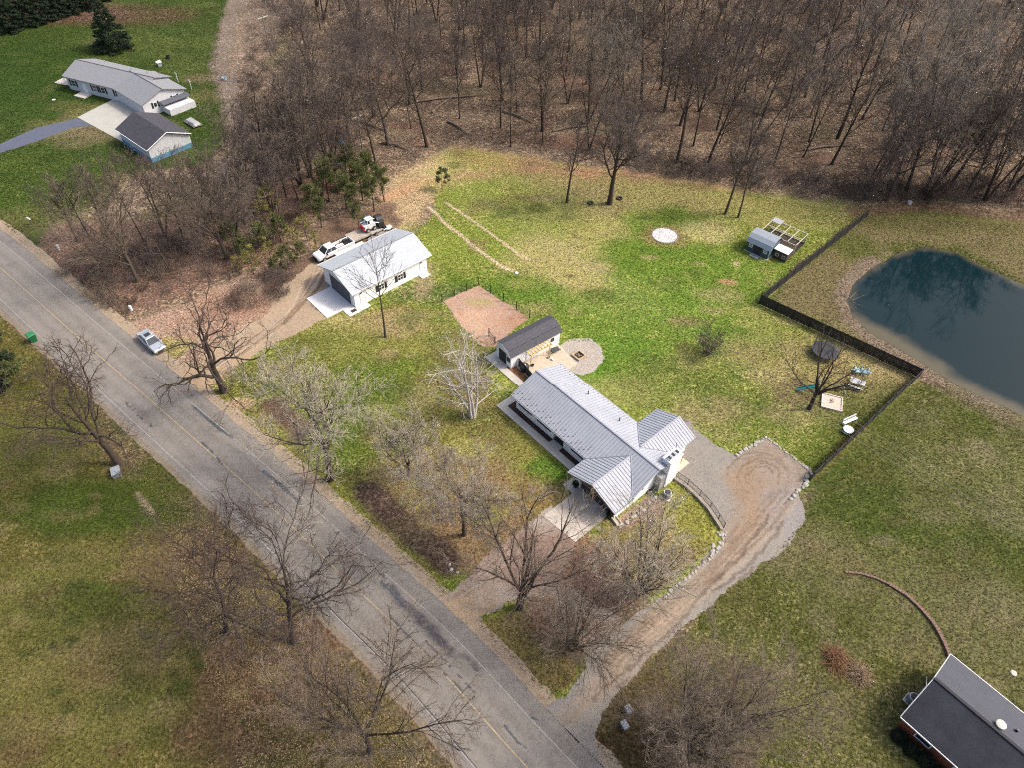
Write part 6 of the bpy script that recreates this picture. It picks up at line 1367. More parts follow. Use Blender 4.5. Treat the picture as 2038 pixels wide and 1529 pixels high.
# skid steer
ss = thing('skid_steer', 'small white and red skid steer loader with raised black bucket', 'loader', (*local_poly((fx, fy), BZ + 2, [(0.9, 0.1)])[0], 0.76), azrot(BZ + 2))
q = MB(); q.extr_x([(-0.55, 0.35), (0.55, 0.35), (0.55, 1.05), (-0.55, 1.05)], -1.1, 0.9); q.build('body', PAINTW, ss, bevel=0.05)
MB().box(-1.35, -1.11, -0.52, 0.52, 0.4, 1.1).build('rear_hood', RED, ss, bevel=0.04)
q = MB()
for x, y in ((-0.5, -0.45), (-0.5, 0.45), (0.55, -0.45), (0.55, 0.45)): q.tube([(x, y, 1.05), (x * 0.9, y, 1.95)], 0.045, 5)
q.box(-0.55, 0.6, -0.5, 0.5, 1.95, 2.02); q.build('cab', PAINTW, ss)
MB().box(-0.3, 0.1, -0.25, 0.25, 1.06, 1.4).build('seat', BLACK, ss)
for s in (-1, 1): q = MB(); q.tube([(-1.1, s * 0.68, 1.25), (0.5, s * 0.68, 1.5), (1.4, s * 0.68, 1.0)], 0.075, 5); q.build('lift_arm', PAINTW, ss)
for x in (-0.65, 0.55):
    for y in (-0.68, 0.68): wheel(ss, x, y, 0.36, 0.24)
q = MB(); q.extr_x([(-0.95, 0.0), (0.95, 0.0), (0.95, 0.08), (-0.95, 0.08)], 1.35, 2.1); q.box(1.3, 1.36, -0.95, 0.95, 0.0, 0.95); q.box(1.36, 2.1, -0.95, -0.89, 0.08, 0.85); q.box(1.36, 2.1, 0.89, 0.95, 0.08, 0.85)
for v in range(0): pass
q.build('bucket', BLACK, ss)
def at_thing(name, label, cat, px, py, az=45, z=0.0, group=None):
    x, y, _ = at(px, py); return thing(name, label, cat, (x, y, z), azrot(az), group)
bt = at_thing('blue_tarpaulin', 'crumpled blue tarpaulin heap behind the small loader', 'tarpaulin', 730, 440, 60)
q = MB(); rv = random.Random(3)
N_ = 7; vs = [((i - 3) * 0.28, (j - 3) * 0.24, max(0.02, 1.0 - 0.12 * ((i - 3) ** 2 + (j - 3) ** 2)) * (0.7 + 0.5 * rv.random())) for j in range(N_) for i in range(N_)]
q.add(vs, [(j * N_ + i, j * N_ + i + 1, (j + 1) * N_ + i + 1, (j + 1) * N_ + i) for j in range(N_ - 1) for i in range(N_ - 1)]); q.build('sheet', BLUE, bt)
dk = at_thing('dump_bucket', 'big black curved implement standing behind the loader', 'implement', 755, 448, 60)
q = MB(); arc = [(math.cos(R(a)) * 1.15, math.sin(R(a)) * 1.7) for a in range(-10, 191, 20)]
q.extr_x([(y, z + 0.3) for y, z in arc] + [(y * 0.9, z * 0.9 + 0.3) for y, z in arc[::-1]], -0.55, 0.55); q.build('shell', BLACK, dk)
for s in (-0.5, 0.5): q = MB(); q.extr_x([(y * 0.9, z * 0.9 + 0.3) for y, z in arc], s - 0.03, s + 0.03); q.build('side_plate', DARK, dk)
at4 = at_thing('lawn_tractor', 'small white and rust coloured tractor at the barn\'s far corner', 'tractor', 772, 458, 46)
q = MB(); loft(q, [body_ring(-0.9, 0.3, 0.35, 0.75), body_ring(0.1, 0.36, 0.3, 0.8), body_ring(0.7, 0.32, 0.35, 0.7)]); q.build('body', TRIM, at4, bevel=0.03); MB().box(-0.75, -0.3, -0.25, 0.25, 0.77, 1.1).build('seat', BLACK, at4)
q = MB(); q.tube([(0.15, 0, 0.8), (-0.05, 0, 1.15)], 0.03, 5); q.build('steering', BLACK, at4)
for x, r in ((-0.6, 0.34), (0.6, 0.22)):
    for y in (-0.45, 0.45): wheel(at4, x, y, r, 0.2)
for i, (px, py, s) in enumerate([(742, 478, 1.0), (760, 468, .9)]):
    o = MB().prism([(s * math.cos(R(a)) * (1 + .2 * math.sin(a)), 0.5 * s * math.sin(R(a))) for a in range(0, 360, 30)], 0, 0.45).build('scrap_pile', STONE_D, None, loc=at(px, py), rz=azrot(46)); tag(o, ('dark', 'small')[i] + ' heap of rubble beside the trailer', 'rubble')

# ------------------------------------------------------------------ fences
def fence_run(name, label, pts_w, post_h, post_every, panel_mat, post_mat, panel, post_r=0.06, cat='fence'):
    root = thing(name, label, cat, (pts_w[0][0], pts_w[0][1], 0)); ox, oy = pts_w[0][:2]
    first = True
    for (a, b) in zip(pts_w[:-1], pts_w[1:]):
        L = math.hypot(b[0] - a[0], b[1] - a[1]); n = max(1, int(round(L / post_every))); dx, dy = (b[0] - a[0]) / L, (b[1] - a[1]) / L
        az = math.atan2(dy, dx)
        for i in range(n + 1):
            if i == 0 and not first: continue
            x, y = a[0] + dx * L * i / n - ox, a[1] + dy * L * i / n - oy
            MB().box(-post_r, post_r, -post_r, post_r, 0, post_h).build('post', post_mat, root, loc=(x, y, 0), rz=az)
        first = False
        for i in range(n):
            x, y = a[0] + dx * L * i / n - ox, a[1] + dy * L * i / n - oy
            panel(L / n, post_r).build('panel', panel_mat, root, loc=(x, y, 0), rz=az)
    return root
def board_panel(L, r):
    q = MB(); k = int((L - 2 * r) / 0.15); w = (L - 2 * r) / k
    for i in range(k): q.box(r + i * w + 0.004, r + (i + 1) * w - 0.004, -0.012, 0.012, 0.04, 1.72)
    q.box(r, L - r, 0.013, 0.05, 0.4, 0.5); q.box(r, L - r, 0.013, 0.05, 1.4, 1.5); return q
FBK = mat('black_fence', (0.012, 0.012, 0.015), 0.6, 0.2, 2)
F0, F1, F2, F3 = at(1724, 432)[:2], at(1510, 604)[:2], at(1827, 752)[:2], at(1612, 958)[:2]
fence_run('privacy_fence', 'tall solid black board fence zigzagging between the lawn and the pond', [F0, F1, F2, F3], 1.8, 2.44, FBK, FBK, board_panel)
def rail_panel(L, r):
    q = MB(); q.box(r, L - r, -0.02, 0.02, 0.98, 1.03); q.box(r, L - r, -0.02, 0.02, 0.14, 0.18)
    k = int(L / 0.14)
    for i in range(1, k): q.box(i * L / k - 0.01, i * L / k + 0.01, -0.01, 0.01, 0.18, 0.98)
    return q
RLP = [at(*p)[:2] for p in ((1342, 948), (1368, 966), (1392, 988), (1413, 1011), (1429, 1035), (1440, 1052))]
fence_run('metal_railing', 'low black metal railing on the wall edge beside the gravel yard', RLP, 1.08, 2.4, BLACK, BLACK, rail_panel, 0.035, 'railing')
rw_o = thing('retaining_wall', 'low tan stone retaining wall curving under the black railing', 'wall', (RLP[0][0], RLP[0][1], 0))
q = MB()
RL2 = [(a - 0.28, b - 0.32) for a, b in [lp(20.1, 7.4)[:2]] + RLP]
for (a, b), (c, d) in zip(RL2[:-1], RL2[1:]):
    L = math.hypot(c - a, d - b); nx, ny = -(d - b) / L * 0.16, (c - a) / L * 0.16
    q.prism([(a - nx - RLP[0][0], b - ny - RLP[0][1]), (c - nx - RLP[0][0], d - ny - RLP[0][1]), (c + nx - RLP[0][0], d + ny - RLP[0][1]), (a + nx - RLP[0][0], b + ny - RLP[0][1])], -0.1, 0.35)
q.build('coping', mat('tan_wall_stone', (0.30, 0.26, 0.21), 0.9, 0.25, 3, 0.4, 12), rw_o)
def mesh_panel(L, r):
    q = MB()
    for z in (0.1, 0.45, 0.8, 1.15): q.box(r, L - r, -0.005, 0.005, z, z + 0.012)
    for i in range(1, int(L / 0.3)): q.box(i * 0.3, i * 0.3 + 0.01, -0.004, 0.004, 0.1, 1.15)
    return q
GP = [at(*p)[:2] for p in ((880, 600), (952, 567), (1054, 632))]
fence_run('garden_fence', 'black post and wire fence round the bare garden plot', GP, 1.5, 2.3, DARK, BLACK, mesh_panel, 0.05)
GT = [at(*p)[:2] for p in ((973, 668), (985, 684))]
fence_run('garden_gate', 'dark gate by the corner of the white garden shed', GT, 1.5, 1.5, BLACK, BLACK, rail_panel, 0.05, 'gate')
GT = [lp(1.6, 0.1, 0, (sx, sy), SAZ)[:2], lp(-3.0, 5.6)[:2], lp(-0.2, 5.0)[:2]]
def black_panel(L, r):
    q = MB(); q.box(r, L - r, -0.03, 0.03, 0.05, 1.35)
    return q
fence_run('courtyard_fence', 'solid black low fence between the white shed and the long house', GT, 1.4, 1.7, BLACK, BLACK, black_panel, 0.05)

# curved brick edging behind the brick house
edge = [(1682, 1140), (1712, 1143), (1742, 1152), (1776, 1168), (1806, 1188), (1832, 1213), (1855, 1240), (1872, 1268), (1884, 1295), (1892, 1318)]
EW, _ = resample([at(*p)[:2] for p in edge], 0.32)
eo = thing('brick_edging', 'curved line of brown edging blocks running to the brick house', 'edging', (EW[0][0], EW[0][1], 0))
q = MB(); rv = random.Random(8)
for i in range(len(EW) - 1):
    a, b = EW[i] - EW[0], EW[i + 1] - EW[0]; d = (b - a) / np.linalg.norm(b - a); n = np.array([-d[1], d[0]]); w2_ = 0.11 if i < 14 else 0.17
    h_ = 0.12 + 0.05 * rv.random() + 0.12 * min(1, i / 30)
    q.prism([tuple(a - n * w2_), tuple(a + d * 0.29 - n * w2_), tuple(a + d * 0.29 + n * w2_), tuple(a + n * w2_)], -0.05, h_)
q.build('blocks', mat('brown_block', (0.16, 0.10, 0.075), 0.9, 0.3, 4, 0.4), eo)

# ------------------------------------------------------------------ stones
def rock_mesh(seed, m):
    rr = random.Random(seed); bm = bmesh.new(); bmesh.ops.create_icosphere(bm, subdivisions=2, radius=1.0)
    for v in bm.verts:
        k = 0.8 + 0.35 * rr.random(); v.co *= k; v.co.z *= 0.6
    me = bpy.data.meshes.new('rock'); bm.to_mesh(me); bm.free(); me.materials.append(m); return me
RKS = [rock_mesh(i, STONE) for i in range(4)]; RKD = [rock_mesh(10 + i, STONE_D) for i in range(3)]
def rocks_along(pts, step, s0, s1, meshes, label, group, jit=0.25):
    P, _ = resample([at(*p)[:2] for p in pts], step)
    for x, y in P:
        o = bpy.data.objects.new('boulder', meshes[rg.randrange(len(meshes))]); C.objects.link(o); s = rg.uniform(s0, s1)
        o.location = (x + rg.uniform(-jit, jit), y + rg.uniform(-jit, jit), s * 0.25); o.scale = (s, s * rg.uniform(0.7, 1.1), s * 0.8); o.rotation_euler = (0, 0, rg.uniform(0, 6.28)); tag(o, label, 'rock', group)
rocks_along([(1466, 907), (1497, 889), (1525, 872)], 0.42, 0.16, 0.28, RKS, 'pale stone in the line at the top left edge of the gravel yard', 'stones along the upper left gravel edge', 0.12)
rocks_along([(1525, 872), (1570, 905), (1600, 930), (1616, 942)], 0.36, 0.13, 0.22, RKS, 'pale stone in the line between the gravel yard and the lawn', 'stones along the upper right gravel edge', 0.08)
rocks_along([(1614, 945), (1600, 965), (1583, 985), (1572, 1000)], 0.6, 0.2, 0.33, RKS, 'large pale boulder at the right corner of the gravel yard', 'boulders at the gravel corner', 0.2)
rocks_along([(1443, 1062), (1436, 1085), (1400, 1125), (1350, 1165), (1320, 1190)], 0.34, 0.12, 0.24, RKS, 'pale stone in the line beside the lower gravel lane', 'stones along the gravel lane', 0.12)
rocks_along([(1432, 1060), (1424, 1085), (1410, 1105)], 0.4, 0.15, 0.3, RKS, 'pale stone heaped at the end of the black railing', 'stones at the railing end', 0.35)
rocks_along([(1232, 1052), (1262, 1028), (1292, 1003), (1308, 990)], 0.62, 0.18, 0.30, RKS + RKD, 'field stone edging the bed beside the garage wing', 'stones of the garage bed', 0.15)
rocks_along([(1237, 1046), (1266, 1020), (1296, 995)], 1.1, 0.2, 0.3, RKD, 'dark round plant clump in the bed beside the garage wing', 'plants of the garage bed', 0.1)
rocks_along([(1140, 1205), (1180, 1228)], 0.9, 0.25, 0.35, RKD, 'grey stone in the grass by the bushy trees', 'stones by the bushy trees', 0.3)
rocks_along([(895, 1128), (915, 1140)], 0.5, 0.14, 0.24, RKS, 'small pale stone in the grass beside the driveway mouth', 'stones at the driveway mouth', 0.5)

# ------------------------------------------------------------------ yard things
def simple(name, label, cat, mb, m, px, py, az=45, z=0.0, group=None, smooth=False, bevel=0.0):
    x, y, _ = at(px, py); o = mb.build(name, m, None, smooth=smooth, loc=(x, y, z), rz=azrot(az), bevel=bevel); tag(o, label, cat, group); return o
# fire pit of square timber, stone ring
fp = at_thing('fire_pit', 'square timber edged fire pit in the middle of the pebble patio', 'fire pit', 1152, 708, 137)
for a, b, c, d in ((-0.75, 0.75, -0.75, -0.55), (-0.75, 0.75, 0.55, 0.75), (-0.75, -0.55, -0.55, 0.55), (0.55, 0.75, -0.55, 0.55)): MB().box(a, b, c, d, 0, 0.28).build('border', mat('tan_timber', (0.36, 0.28, 0.18), 0.8, 0.2), fp)
MB().box(-0.54, 0.54, -0.54, 0.54, 0.0, 0.06).build('ash_bed', MULCH, fp); q = MB(); q.tube([(-0.3, -0.2, 0.12), (0.3, 0.25, 0.15)], 0.07, 6); q.tube([(-0.3, 0.25, 0.12), (0.25, -0.25, 0.2)], 0.07, 6); q.build('logs', WOOD, fp)
sr_ = at_thing('stone_ring', 'round bed of pale gravel ringed with stones on the back lawn', 'stone circle', 1323, 468, 0)
q = MB(); q.prism([(2.0 * math.cos(a * 0.2094), 2.0 * math.sin(a * 0.2094)) for a in range(30)], 0, 0.05); q.build('gravel_disc', mat('white_gravel', (0.50, 0.49, 0.48), 0.95, 0.25, 5, 0.8, 20), sr_)
for i in range(34):
    o = bpy.data.objects.new('ring_stone', RKD[i % 3]); link(o, sr_); a = i * 6.283 / 34; o.location = (2.1 * math.cos(a), 2.1 * math.sin(a), 0.03); o.scale = (0.19, 0.15, 0.12); o.rotation_euler = (0, 0, a * 3)
# trampoline
tp = at_thing('trampoline', 'round black trampoline with net in the play corner', 'trampoline', 1639, 705, 0)
q = MB(); q.lathe([(1.49, 0.86), (1.49, 0.9)], (0, 0, 0), 32); q.build('jumping_mat', BLACK, tp)
q = MB()
for k in range(32):
    a, b = k * 6.283 / 32, (k + 1) * 6.283 / 32; q.add([(1.50 * math.cos(a), 1.50 * math.sin(a), 0.91), (1.80 * math.cos(a), 1.80 * math.sin(a), 0.89), (1.80 * math.cos(b), 1.80 * math.sin(b), 0.89), (1.50 * math.cos(b), 1.50 * math.sin(b), 0.91)], [(0, 1, 2, 3)])
q.build('rim_pad', mat('blue_grey_pad', (0.035, 0.045, 0.065), 0.8, 0.2), tp)
for k in range(8):
    a = k * 0.7854; c_, s_2 = 1.78 * math.cos(a), 1.78 * math.sin(a); MB().tube([(c_, s_2, 0), (c_, s_2, 2.6)], 0.035, 6).build('pole', DARK, tp)
q = MB()
for k in range(64):
    a = k * 6.283 / 64; q.tube([(1.75 * math.cos(a), 1.75 * math.sin(a), 0.92), (1.75 * math.cos(a), 1.75 * math.sin(a), 2.55)], 0.008, 3, False)
for z in (1.2, 1.5, 1.8, 2.1, 2.4, 2.55):
    q.tube([(1.75 * math.cos(k * 6.283 / 32), 1.75 * math.sin(k * 6.283 / 32), z) for k in range(33)], 0.01, 3, False)
q.build('safety_net', DARK, tp)
# slide hung in the tree
sl_ = at_thing('plastic_slide', 'teal plastic slide leaning against the dark bare tree', 'slide', 1600, 781, 100)
q = MB(); q.extr_x([(-0.25, 0), (0.25, 0), (0.25, 0.18), (0.2, 0.18), (0.2, 0.05), (-0.2, 0.05), (-0.2, 0.18), (-0.25, 0.18)], -1.0, 1.0); q.v = [(x, y, z + 0.75 + 0.55 * x) for x, y, z in q.v]; q.build('chute', TEAL, sl_)
q = MB(); q.tube([(0.95, -0.25, 0), (0.95, -0.25, 1.35)], 0.04, 6); q.tube([(0.95, 0.25, 0), (0.95, 0.25, 1.35)], 0.04, 6); q.build('ladder', TEAL, sl_)
# climbing toy
ct_ = at_thing('climbing_frame', 'pale blue plastic climbing toy on the grass near the pond fence', 'playset', 1712, 742, 100)
for i in range(3):
    x = -0.9 + i * 0.9; q = MB()
    for y in (-0.5, 0.5): q.tube([(x, y, 0), (x, y, 0.8 + 0.3 * (i == 1))], 0.06, 6)
    q.tube([(x, -0.5, 0.75), (x, 0.5, 0.75)], 0.06, 6); q.tube([(x - 0.45, 0, 0.4), (x + 0.45, 0, 0.4)], 0.07, 6); q.build('frame', LBLUE, ct_)
for i, x in enumerate((-0.45, 0.45)): MB().box(x - 0.3, x + 0.3, -0.45, 0.45, 0.42, 0.52).build('seat', (LBLUE, mat('grey_blue_plastic', (0.16, 0.24, 0.28), 0.5))[i], ct_)
# picnic table
pt = at_thing('picnic_table', 'pale grey picnic table with one bench side in the play corner', 'table', 1703, 768, 118)
MB().box(-0.95, 0.95, -0.42, 0.42, 0.72, 0.77).build('tabletop', GALV, pt)
for y in (-0.85, 0.85): MB().box(-0.95, 0.95, y - 0.14, y + 0.14, 0.42, 0.46).build('bench', GALV, pt)
for x in (-0.7, 0.7):
    q = MB(); q.tube([(x, -0.8, 0), (x, 0.25, 0.72)], 0.05, 4); q.build('leg', WOOD, pt); q = MB(); q.tube([(x, 0.8, 0), (x, -0.25, 0.72)], 0.05, 4); q.build('leg', WOOD, pt); MB().box(x - 0.04, x + 0.04, -0.9, 0.9, 0.34, 0.415).build('brace', WOOD, pt)
# sandbox
sb = thing('sandbox', 'square sandbox filled with pink tan sand beside the bare tree', 'sandbox', at(1655, 803), azrot(137 + 45 + 16))
MB().prism([(-1.15, -1.15), (1.15, -1.15), (1.15, 1.15), (-1.15, 1.15)], 0, 0.14).build('sand', mat('pink_sand', (0.46, 0.38, 0.31), 0.95, 0.15, 3, 0.4), sb)
for a, b, c, d in ((-1.3, 1.3, -1.3, -1.16), (-1.3, 1.3, 1.16, 1.3), (-1.3, -1.16, -1.16, 1.16), (1.16, 1.3, -1.16, 1.16)): MB().box(a, b, c, d, 0, 0.24).build('border', mat('pale_board', (0.48, 0.41, 0.35), 0.8, 0.15), sb)
q = MB(); q.tube([(-0.3, 0.1, 0.18), (0.0, 0.0, 0.2), (0.25, -0.1, 0.18)], 0.08, 5); q.box(0.1, 0.5, 0.1, 0.4, 0.142, 0.25); o = q.build('sand_toys', WOOD, None, loc=(sb.location.x, sb.location.y, 0), rz=0.6); tag(o, 'brown toys lying in the square sandbox', 'toys')
# swing bits / white frame near the fence
wf = at_thing('white_bench', 'narrow white bench frame next to the fence at the right corner', 'bench', 1690, 842, 62)
q = MB(); q.box(-1.1, 1.1, -0.2, 0.2, 0.40, 0.45); q.build('seat', TRIM, wf); q = MB(); q.box(-1.1, 1.1, 0.25, 0.29, 0.55, 0.9); q.build('backrest', TRIM, wf)
for x in (-1.0, 1.0): MB().box(x - 0.04, x + 0.04, -0.2, 0.25, 0, 0.4).build('leg', TRIM, wf)
bt2 = at_thing('water_trough', 'round white tub beside the narrow white bench', 'tub', 1686, 861, 0)
MB().lathe([(0.5, 0), (0.58, 0.05), (0.62, 0.5), (0.55, 0.5), (0.5, 0.15)], (0, 0, 0), 20).build('tub', LBLUE, bt2); MB().lathe([(0.64, 0.505), (0.64, 0.53), (0.3, 0.58)], (0, 0, 0), 20).build('lid', TRIM, bt2)
pf = at_thing('toppled_swing_frame', 'thin grey swing frame collapsed on the grass beside the bare tree', 'frame', 1655, 765, 110)
q = MB(); q.tube([(-1.6, 0.1, 0.15), (1.6, -0.1, 0.15)], 0.03, 5); q.tube([(-1.6, 0.1, 0.15), (-1.0, 1.3, 0.05)], 0.03, 5); q.tube([(1.6, -0.1, 0.15), (1.0, 1.2, 0.05)], 0.03, 5); q.tube([(-1.6, 0.1, 0.15), (-1.2, -1.2, 0.05)], 0.03, 5); q.tube([(1.6, -0.1, 0.15), (1.8, -1.3, 0.05)], 0.03, 5); q.build('frame', GALV, pf)
# AC units
def ac(px, py, label, az):
    a = at_thing('air_conditioner', label, 'air conditioner', px, py, az)
    q = MB(); q.box(-0.55, 0.55, -0.55, 0.55, 0, 0.1); q.build('pad', CONC, a)
    q = MB(); q.lathe([(0.44, 0.1), (0.5, 0.15), (0.5, 0.85), (0.44, 0.92)], (0, 0, 0), 20); q.build('casing', mat('ac_casing', (0.22, 0.24, 0.27), 0.5, 0.1, metal=0.3), a)
    q = MB(); q.lathe([(0.34, 0.925), (0.34, 0.94)], (0, 0, 0), 20); q.build('fan_grille', BLACK, a)
    q = MB()
    for k in range(24): q.tube([(0.4 * math.cos(k * .2618), 0.4 * math.sin(k * .2618), 0.95), (0.4 * math.cos((k + 1) * .2618), 0.4 * math.sin((k + 1) * .2618), 0.95)], 0.03, 4)
    q.build('top_ring', TRIM, a); MB().lathe([(0.1, 0.945), (0.1, 0.97)], (0, 0, 0), 10).build('fan_hub', DARK, a)
ac(1326, 990, 'round grey air conditioner beside the long house end wall', 30); ac(1812, 1396, 'grey air conditioner beside the brick house end wall', 139)
o = simple('window_well', 'black window well cover against the long house wall', 'window well', MB().box(-0.45, 0.45, -0.35, 0.35, 0, 0.15), BLACK, 1296, 983, 137)
# potted evergreens at the garage, planter
for px, py, lb in ((1145, 970, 'round dark potted shrub left of the black garage door'), (1212, 1031, 'round dark potted shrub right of the black garage door')):
    a = at_thing('potted_shrub', lb, 'plant', px, py); MB().lathe([(0.2, 0), (0.28, 0.4), (0.24, 0.4)], (0, 0, 0), 14).build('pot', BLACK, a)
    r = np.random.RandomState(int(px)); P_ = r.randn(900, 3); P_ /= np.linalg.norm(P_, axis=1)[:, None]; link(bpy.data.objects.new('foliage', needle_mesh('foliage', P_ * 0.3 + np.array([0, 0, 0.68]), P_, 0.14, NEED, 3)), a)
o = simple('wall_planter', 'pale stone box at the garage corner', 'planter', MB().box(-0.7, 0.7, -0.35, -0.2, 0, 0.35).box(-0.7, 0.7, 0.2, 0.35, 0, 0.35).box(-0.7, -0.55, -0.2, 0.2, 0, 0.35).box(0.55, 0.7, -0.2, 0.2, 0, 0.35).box(-0.55, 0.55, -0.2, 0.2, 0, 0.2), mat('beige_stone', (0.40, 0.36, 0.28), 0.9, 0.2, 3), 1227, 1040, 150)
# grill under cover, patio things
gr_ = at_thing('kettle_grill', 'dark covered grill inside the black courtyard fence', 'grill', 1044, 737, 40)
MB().lathe([(0.55, 0), (0.58, 0.5), (0.6, 0.85), (0.5, 1.05), (0.2, 1.15)], (0, 0, 0), 16).build('cover', BLACK, gr_); q = MB(); q.lathe([(0.18, 1.15), (0.1, 1.22)], (0, 0, 0), 10); q.build('vent', GALV, gr_)
bn = at_thing('garden_bench', 'small dark bench against the white shed front', 'bench', 1008, 718, 141)
MB().box(-0.75, 0.75, -0.25, 0.25, 0.4, 0.46).build('seat', BLACK, bn); MB().box(-0.75, 0.75, 0.26, 0.31, 0.5, 0.95).build('backrest', BLACK, bn)
for x in (-0.68, 0.68): MB().box(x - 0.04, x + 0.04, -0.22, 0.22, 0, 0.4).build('leg', BLACK, bn)
wb = at_thing('wheelbarrow', 'dark wheelbarrow beside the white shed wall', 'wheelbarrow', 1104, 701, 60)
q = MB(); loft(q, [[(-0.5, -0.25, 0.35), (-0.5, 0.25, 0.35), (-0.55, 0.4, 0.65), (-0.55, -0.4, 0.65)], [(0.4, -0.2, 0.35), (0.4, 0.2, 0.35), (0.6, 0.35, 0.65), (0.6, -0.35, 0.65)]]); q.build('tray', DARK, wb); q = MB(); q.tube([(-1.1, -0.3, 0.6), (0.7, -0.08, 0.25)], 0.025, 5); q.tube([(-1.1, 0.3, 0.6), (0.7, 0.08, 0.25)], 0.025, 5); q.build('handles', WOOD, wb); wheel(wb, 0.75, 0, 0.2, 0.08)
for i, (px, py, c_, lb) in enumerate([(1092, 712, WOOD, 'small brown pot by the wheelbarrow'), (1100, 716, TRIM, 'small white pot by the wheelbarrow'), (1060, 728, BLACK, 'small black pot by the pergola post')]):
    simple('flower_pot', lb, 'pot', MB().lathe([(0.13, 0), (0.2, 0.3), (0.17, 0.3), (0.15, 0.2)], (0, 0, 0), 12), c_, px, py)
oc = at_thing('orange_chair', 'small orange chair on the tan patio beside the chimney', 'chair', 1351, 921, 120)
MB().box(-0.25, 0.25, -0.25, 0.25, 0.3, 0.36).build('seat', ORANGE, oc); MB().box(-0.25, 0.25, 0.26, 0.31, 0.36, 0.8).build('backrest', ORANGE, oc)
for x in (-0.22, 0.22):
    for y in (-0.22, 0.22): MB().box(x - 0.03, x + 0.03, y - 0.03, y + 0.03, 0, 0.3).build('leg', ORANGE, oc)
oc.location.z = 0.06
# bins, boxes, posts
bn_ = at_thing('rubbish_bin', 'dark green wheeled rubbish bin at the far edge of the road', 'bin', 68, 678, 40)
q = MB(); loft(q, [[(-0.36, -0.36, 0.06), (0.36, -0.36, 0.06), (0.36, 0.36, 0.06), (-0.36, 0.36, 0.06)], [(-0.46, -0.46, 1.2), (0.46, -0.46, 1.2), (0.46, 0.46, 1.2), (-0.46, 0.46, 1.2)]]); q.build('body', GREENP, bn_)
q = MB(); loft(q, [[(-0.5, -0.5, 1.2), (0.5, -0.5, 1.2), (0.5, 0.5, 1.2), (-0.5, 0.5, 1.2)], [(-0.42, -0.42, 1.32), (0.42, -0.42, 1.32), (0.42, 0.42, 1.32), (-0.42, 0.42, 1.32)]]); q.build('lid', mat('green_lid', (0.02, 0.18, 0.06), 0.4, 0.2), bn_)
for y in (-0.4, 0.4): wheel(bn_, -0.42, y, 0.14, 0.06)
for px, py, lb, w_x in ((233, 944, 'flat grey utility box at the foot of the left leaning tree', 0.65), (1250, 1416, 'upper of two small grey utility boxes beside the lane mouth', 0.35), (1242, 1447, 'lower of two small grey utility boxes beside the lane mouth', 0.35)):
    u = at_thing('utility_box', lb, 'utility box', px, py, 150); MB().box(-w_x, w_x, -w_x * 0.7, w_x * 0.7, 0, 0.55).build('cabinet', mat('box_grey', (0.17, 0.185, 0.20), 0.6, 0.1), u, bevel=0.02); MB().box(-w_x - 0.03, w_x + 0.03, -w_x * 0.7 - 0.03, w_x * 0.7 + 0.03, 0.552, 0.60).build('lid', mat('box_lid', (0.22, 0.24, 0.26), 0.6, 0.1), u)
for px, py, lb in ((118, 496, 'white cable pedestal in the brush near the road'), (262, 617, 'low white lump in the leaves near the lot corner')):
    simple('cable_pedestal', lb, 'utility box', MB().lathe([(0.2, 0), (0.2, 0.7), (0.16, 0.85)], (0, 0, 0), 10), TRIM, px, py)
mb_ = at_thing('mailbox', 'white mailbox on a dark post on the green verge', 'mailbox', 63, 446, 120); MB().box(-0.06, 0.06, -0.06, 0.06, 0, 1.0).build('post', DARK, mb_); q = MB(); q.extr_x([(-0.13, 1.0), (0.13, 1.0), (0.13, 1.15), (0.08, 1.24), (-0.08, 1.24), (-0.13, 1.15)], -0.35, 0.35); q.build('box', TRIM, mb_)
simple('bucket', 'white lid lying at the end of the worn trench line', 'lid', MB().lathe([(0.28, 0), (0.28, 0.12), (0.2, 0.16)], (0, 0, 0), 14), TRIM, 1028, 543)
simple('white_bucket', 'small white bucket in the brown grass at the woods edge', 'bucket', MB().lathe([(0.3, 0), (0.38, 0.5), (0.33, 0.5), (0.28, 0.1)], (0, 0, 0), 14), TRIM, 1809, 405)
simple('round_cover', 'round pale cover set in the lawn beside the brick house', 'cover', MB().lathe([(0.3, 0), (0.3, 0.06), (0.22, 0.1)], (0, 0, 0), 16), CONC, 2017, 1341)
simple('white_disc', 'white round lid on the far lawn left of the court', 'lid', MB().lathe([(0.35, 0), (0.35, 0.06), (0.25, 0.1)], (0, 0, 0), 14), TRIM, 107, 198)
bb = at_thing('blue_barrel', 'blue barrel standing among the trunks above the pines', 'barrel', 681, 289); MB().lathe([(0.3, 0), (0.34, 0.1), (0.34, 0.8), (0.3, 0.9)], (0, 0, 0), 14).build('drum', BLUE, bb)
bb = at_thing('burn_barrel', 'black barrel on the far lawn right of the lone spruce', 'barrel', 335, 116); MB().lathe([(0.42, 0), (0.42, 0.7), (0.36, 0.7), (0.34, 0.2)], (0, 0, 0), 14).build('drum', BLACK, bb)
bb = at_thing('grey_trough', 'grey blue tub at the edge of the worn path', 'tub', 447, 158); MB().lathe([(0.45, 0), (0.5, 0.5), (0.44, 0.5), (0.4, 0.1)], (0, 0, 0), 14).build('tub', LBLUE, bb)
bb = at_thing('kennel', 'small grey feeder box behind the bent grey roof', 'box', 318, 131); MB().box(-0.4, 0.4, -0.4, 0.4, 0, 0.8).build('body', GALV, bb); MB().prism([(-0.5, -0.5), (0.5, -0.5), (0.5, 0.5), (-0.5, 0.5)], 0.82, lambda x, y: 1.0 + 0.2 * x).build('lid', TRIM, bb)
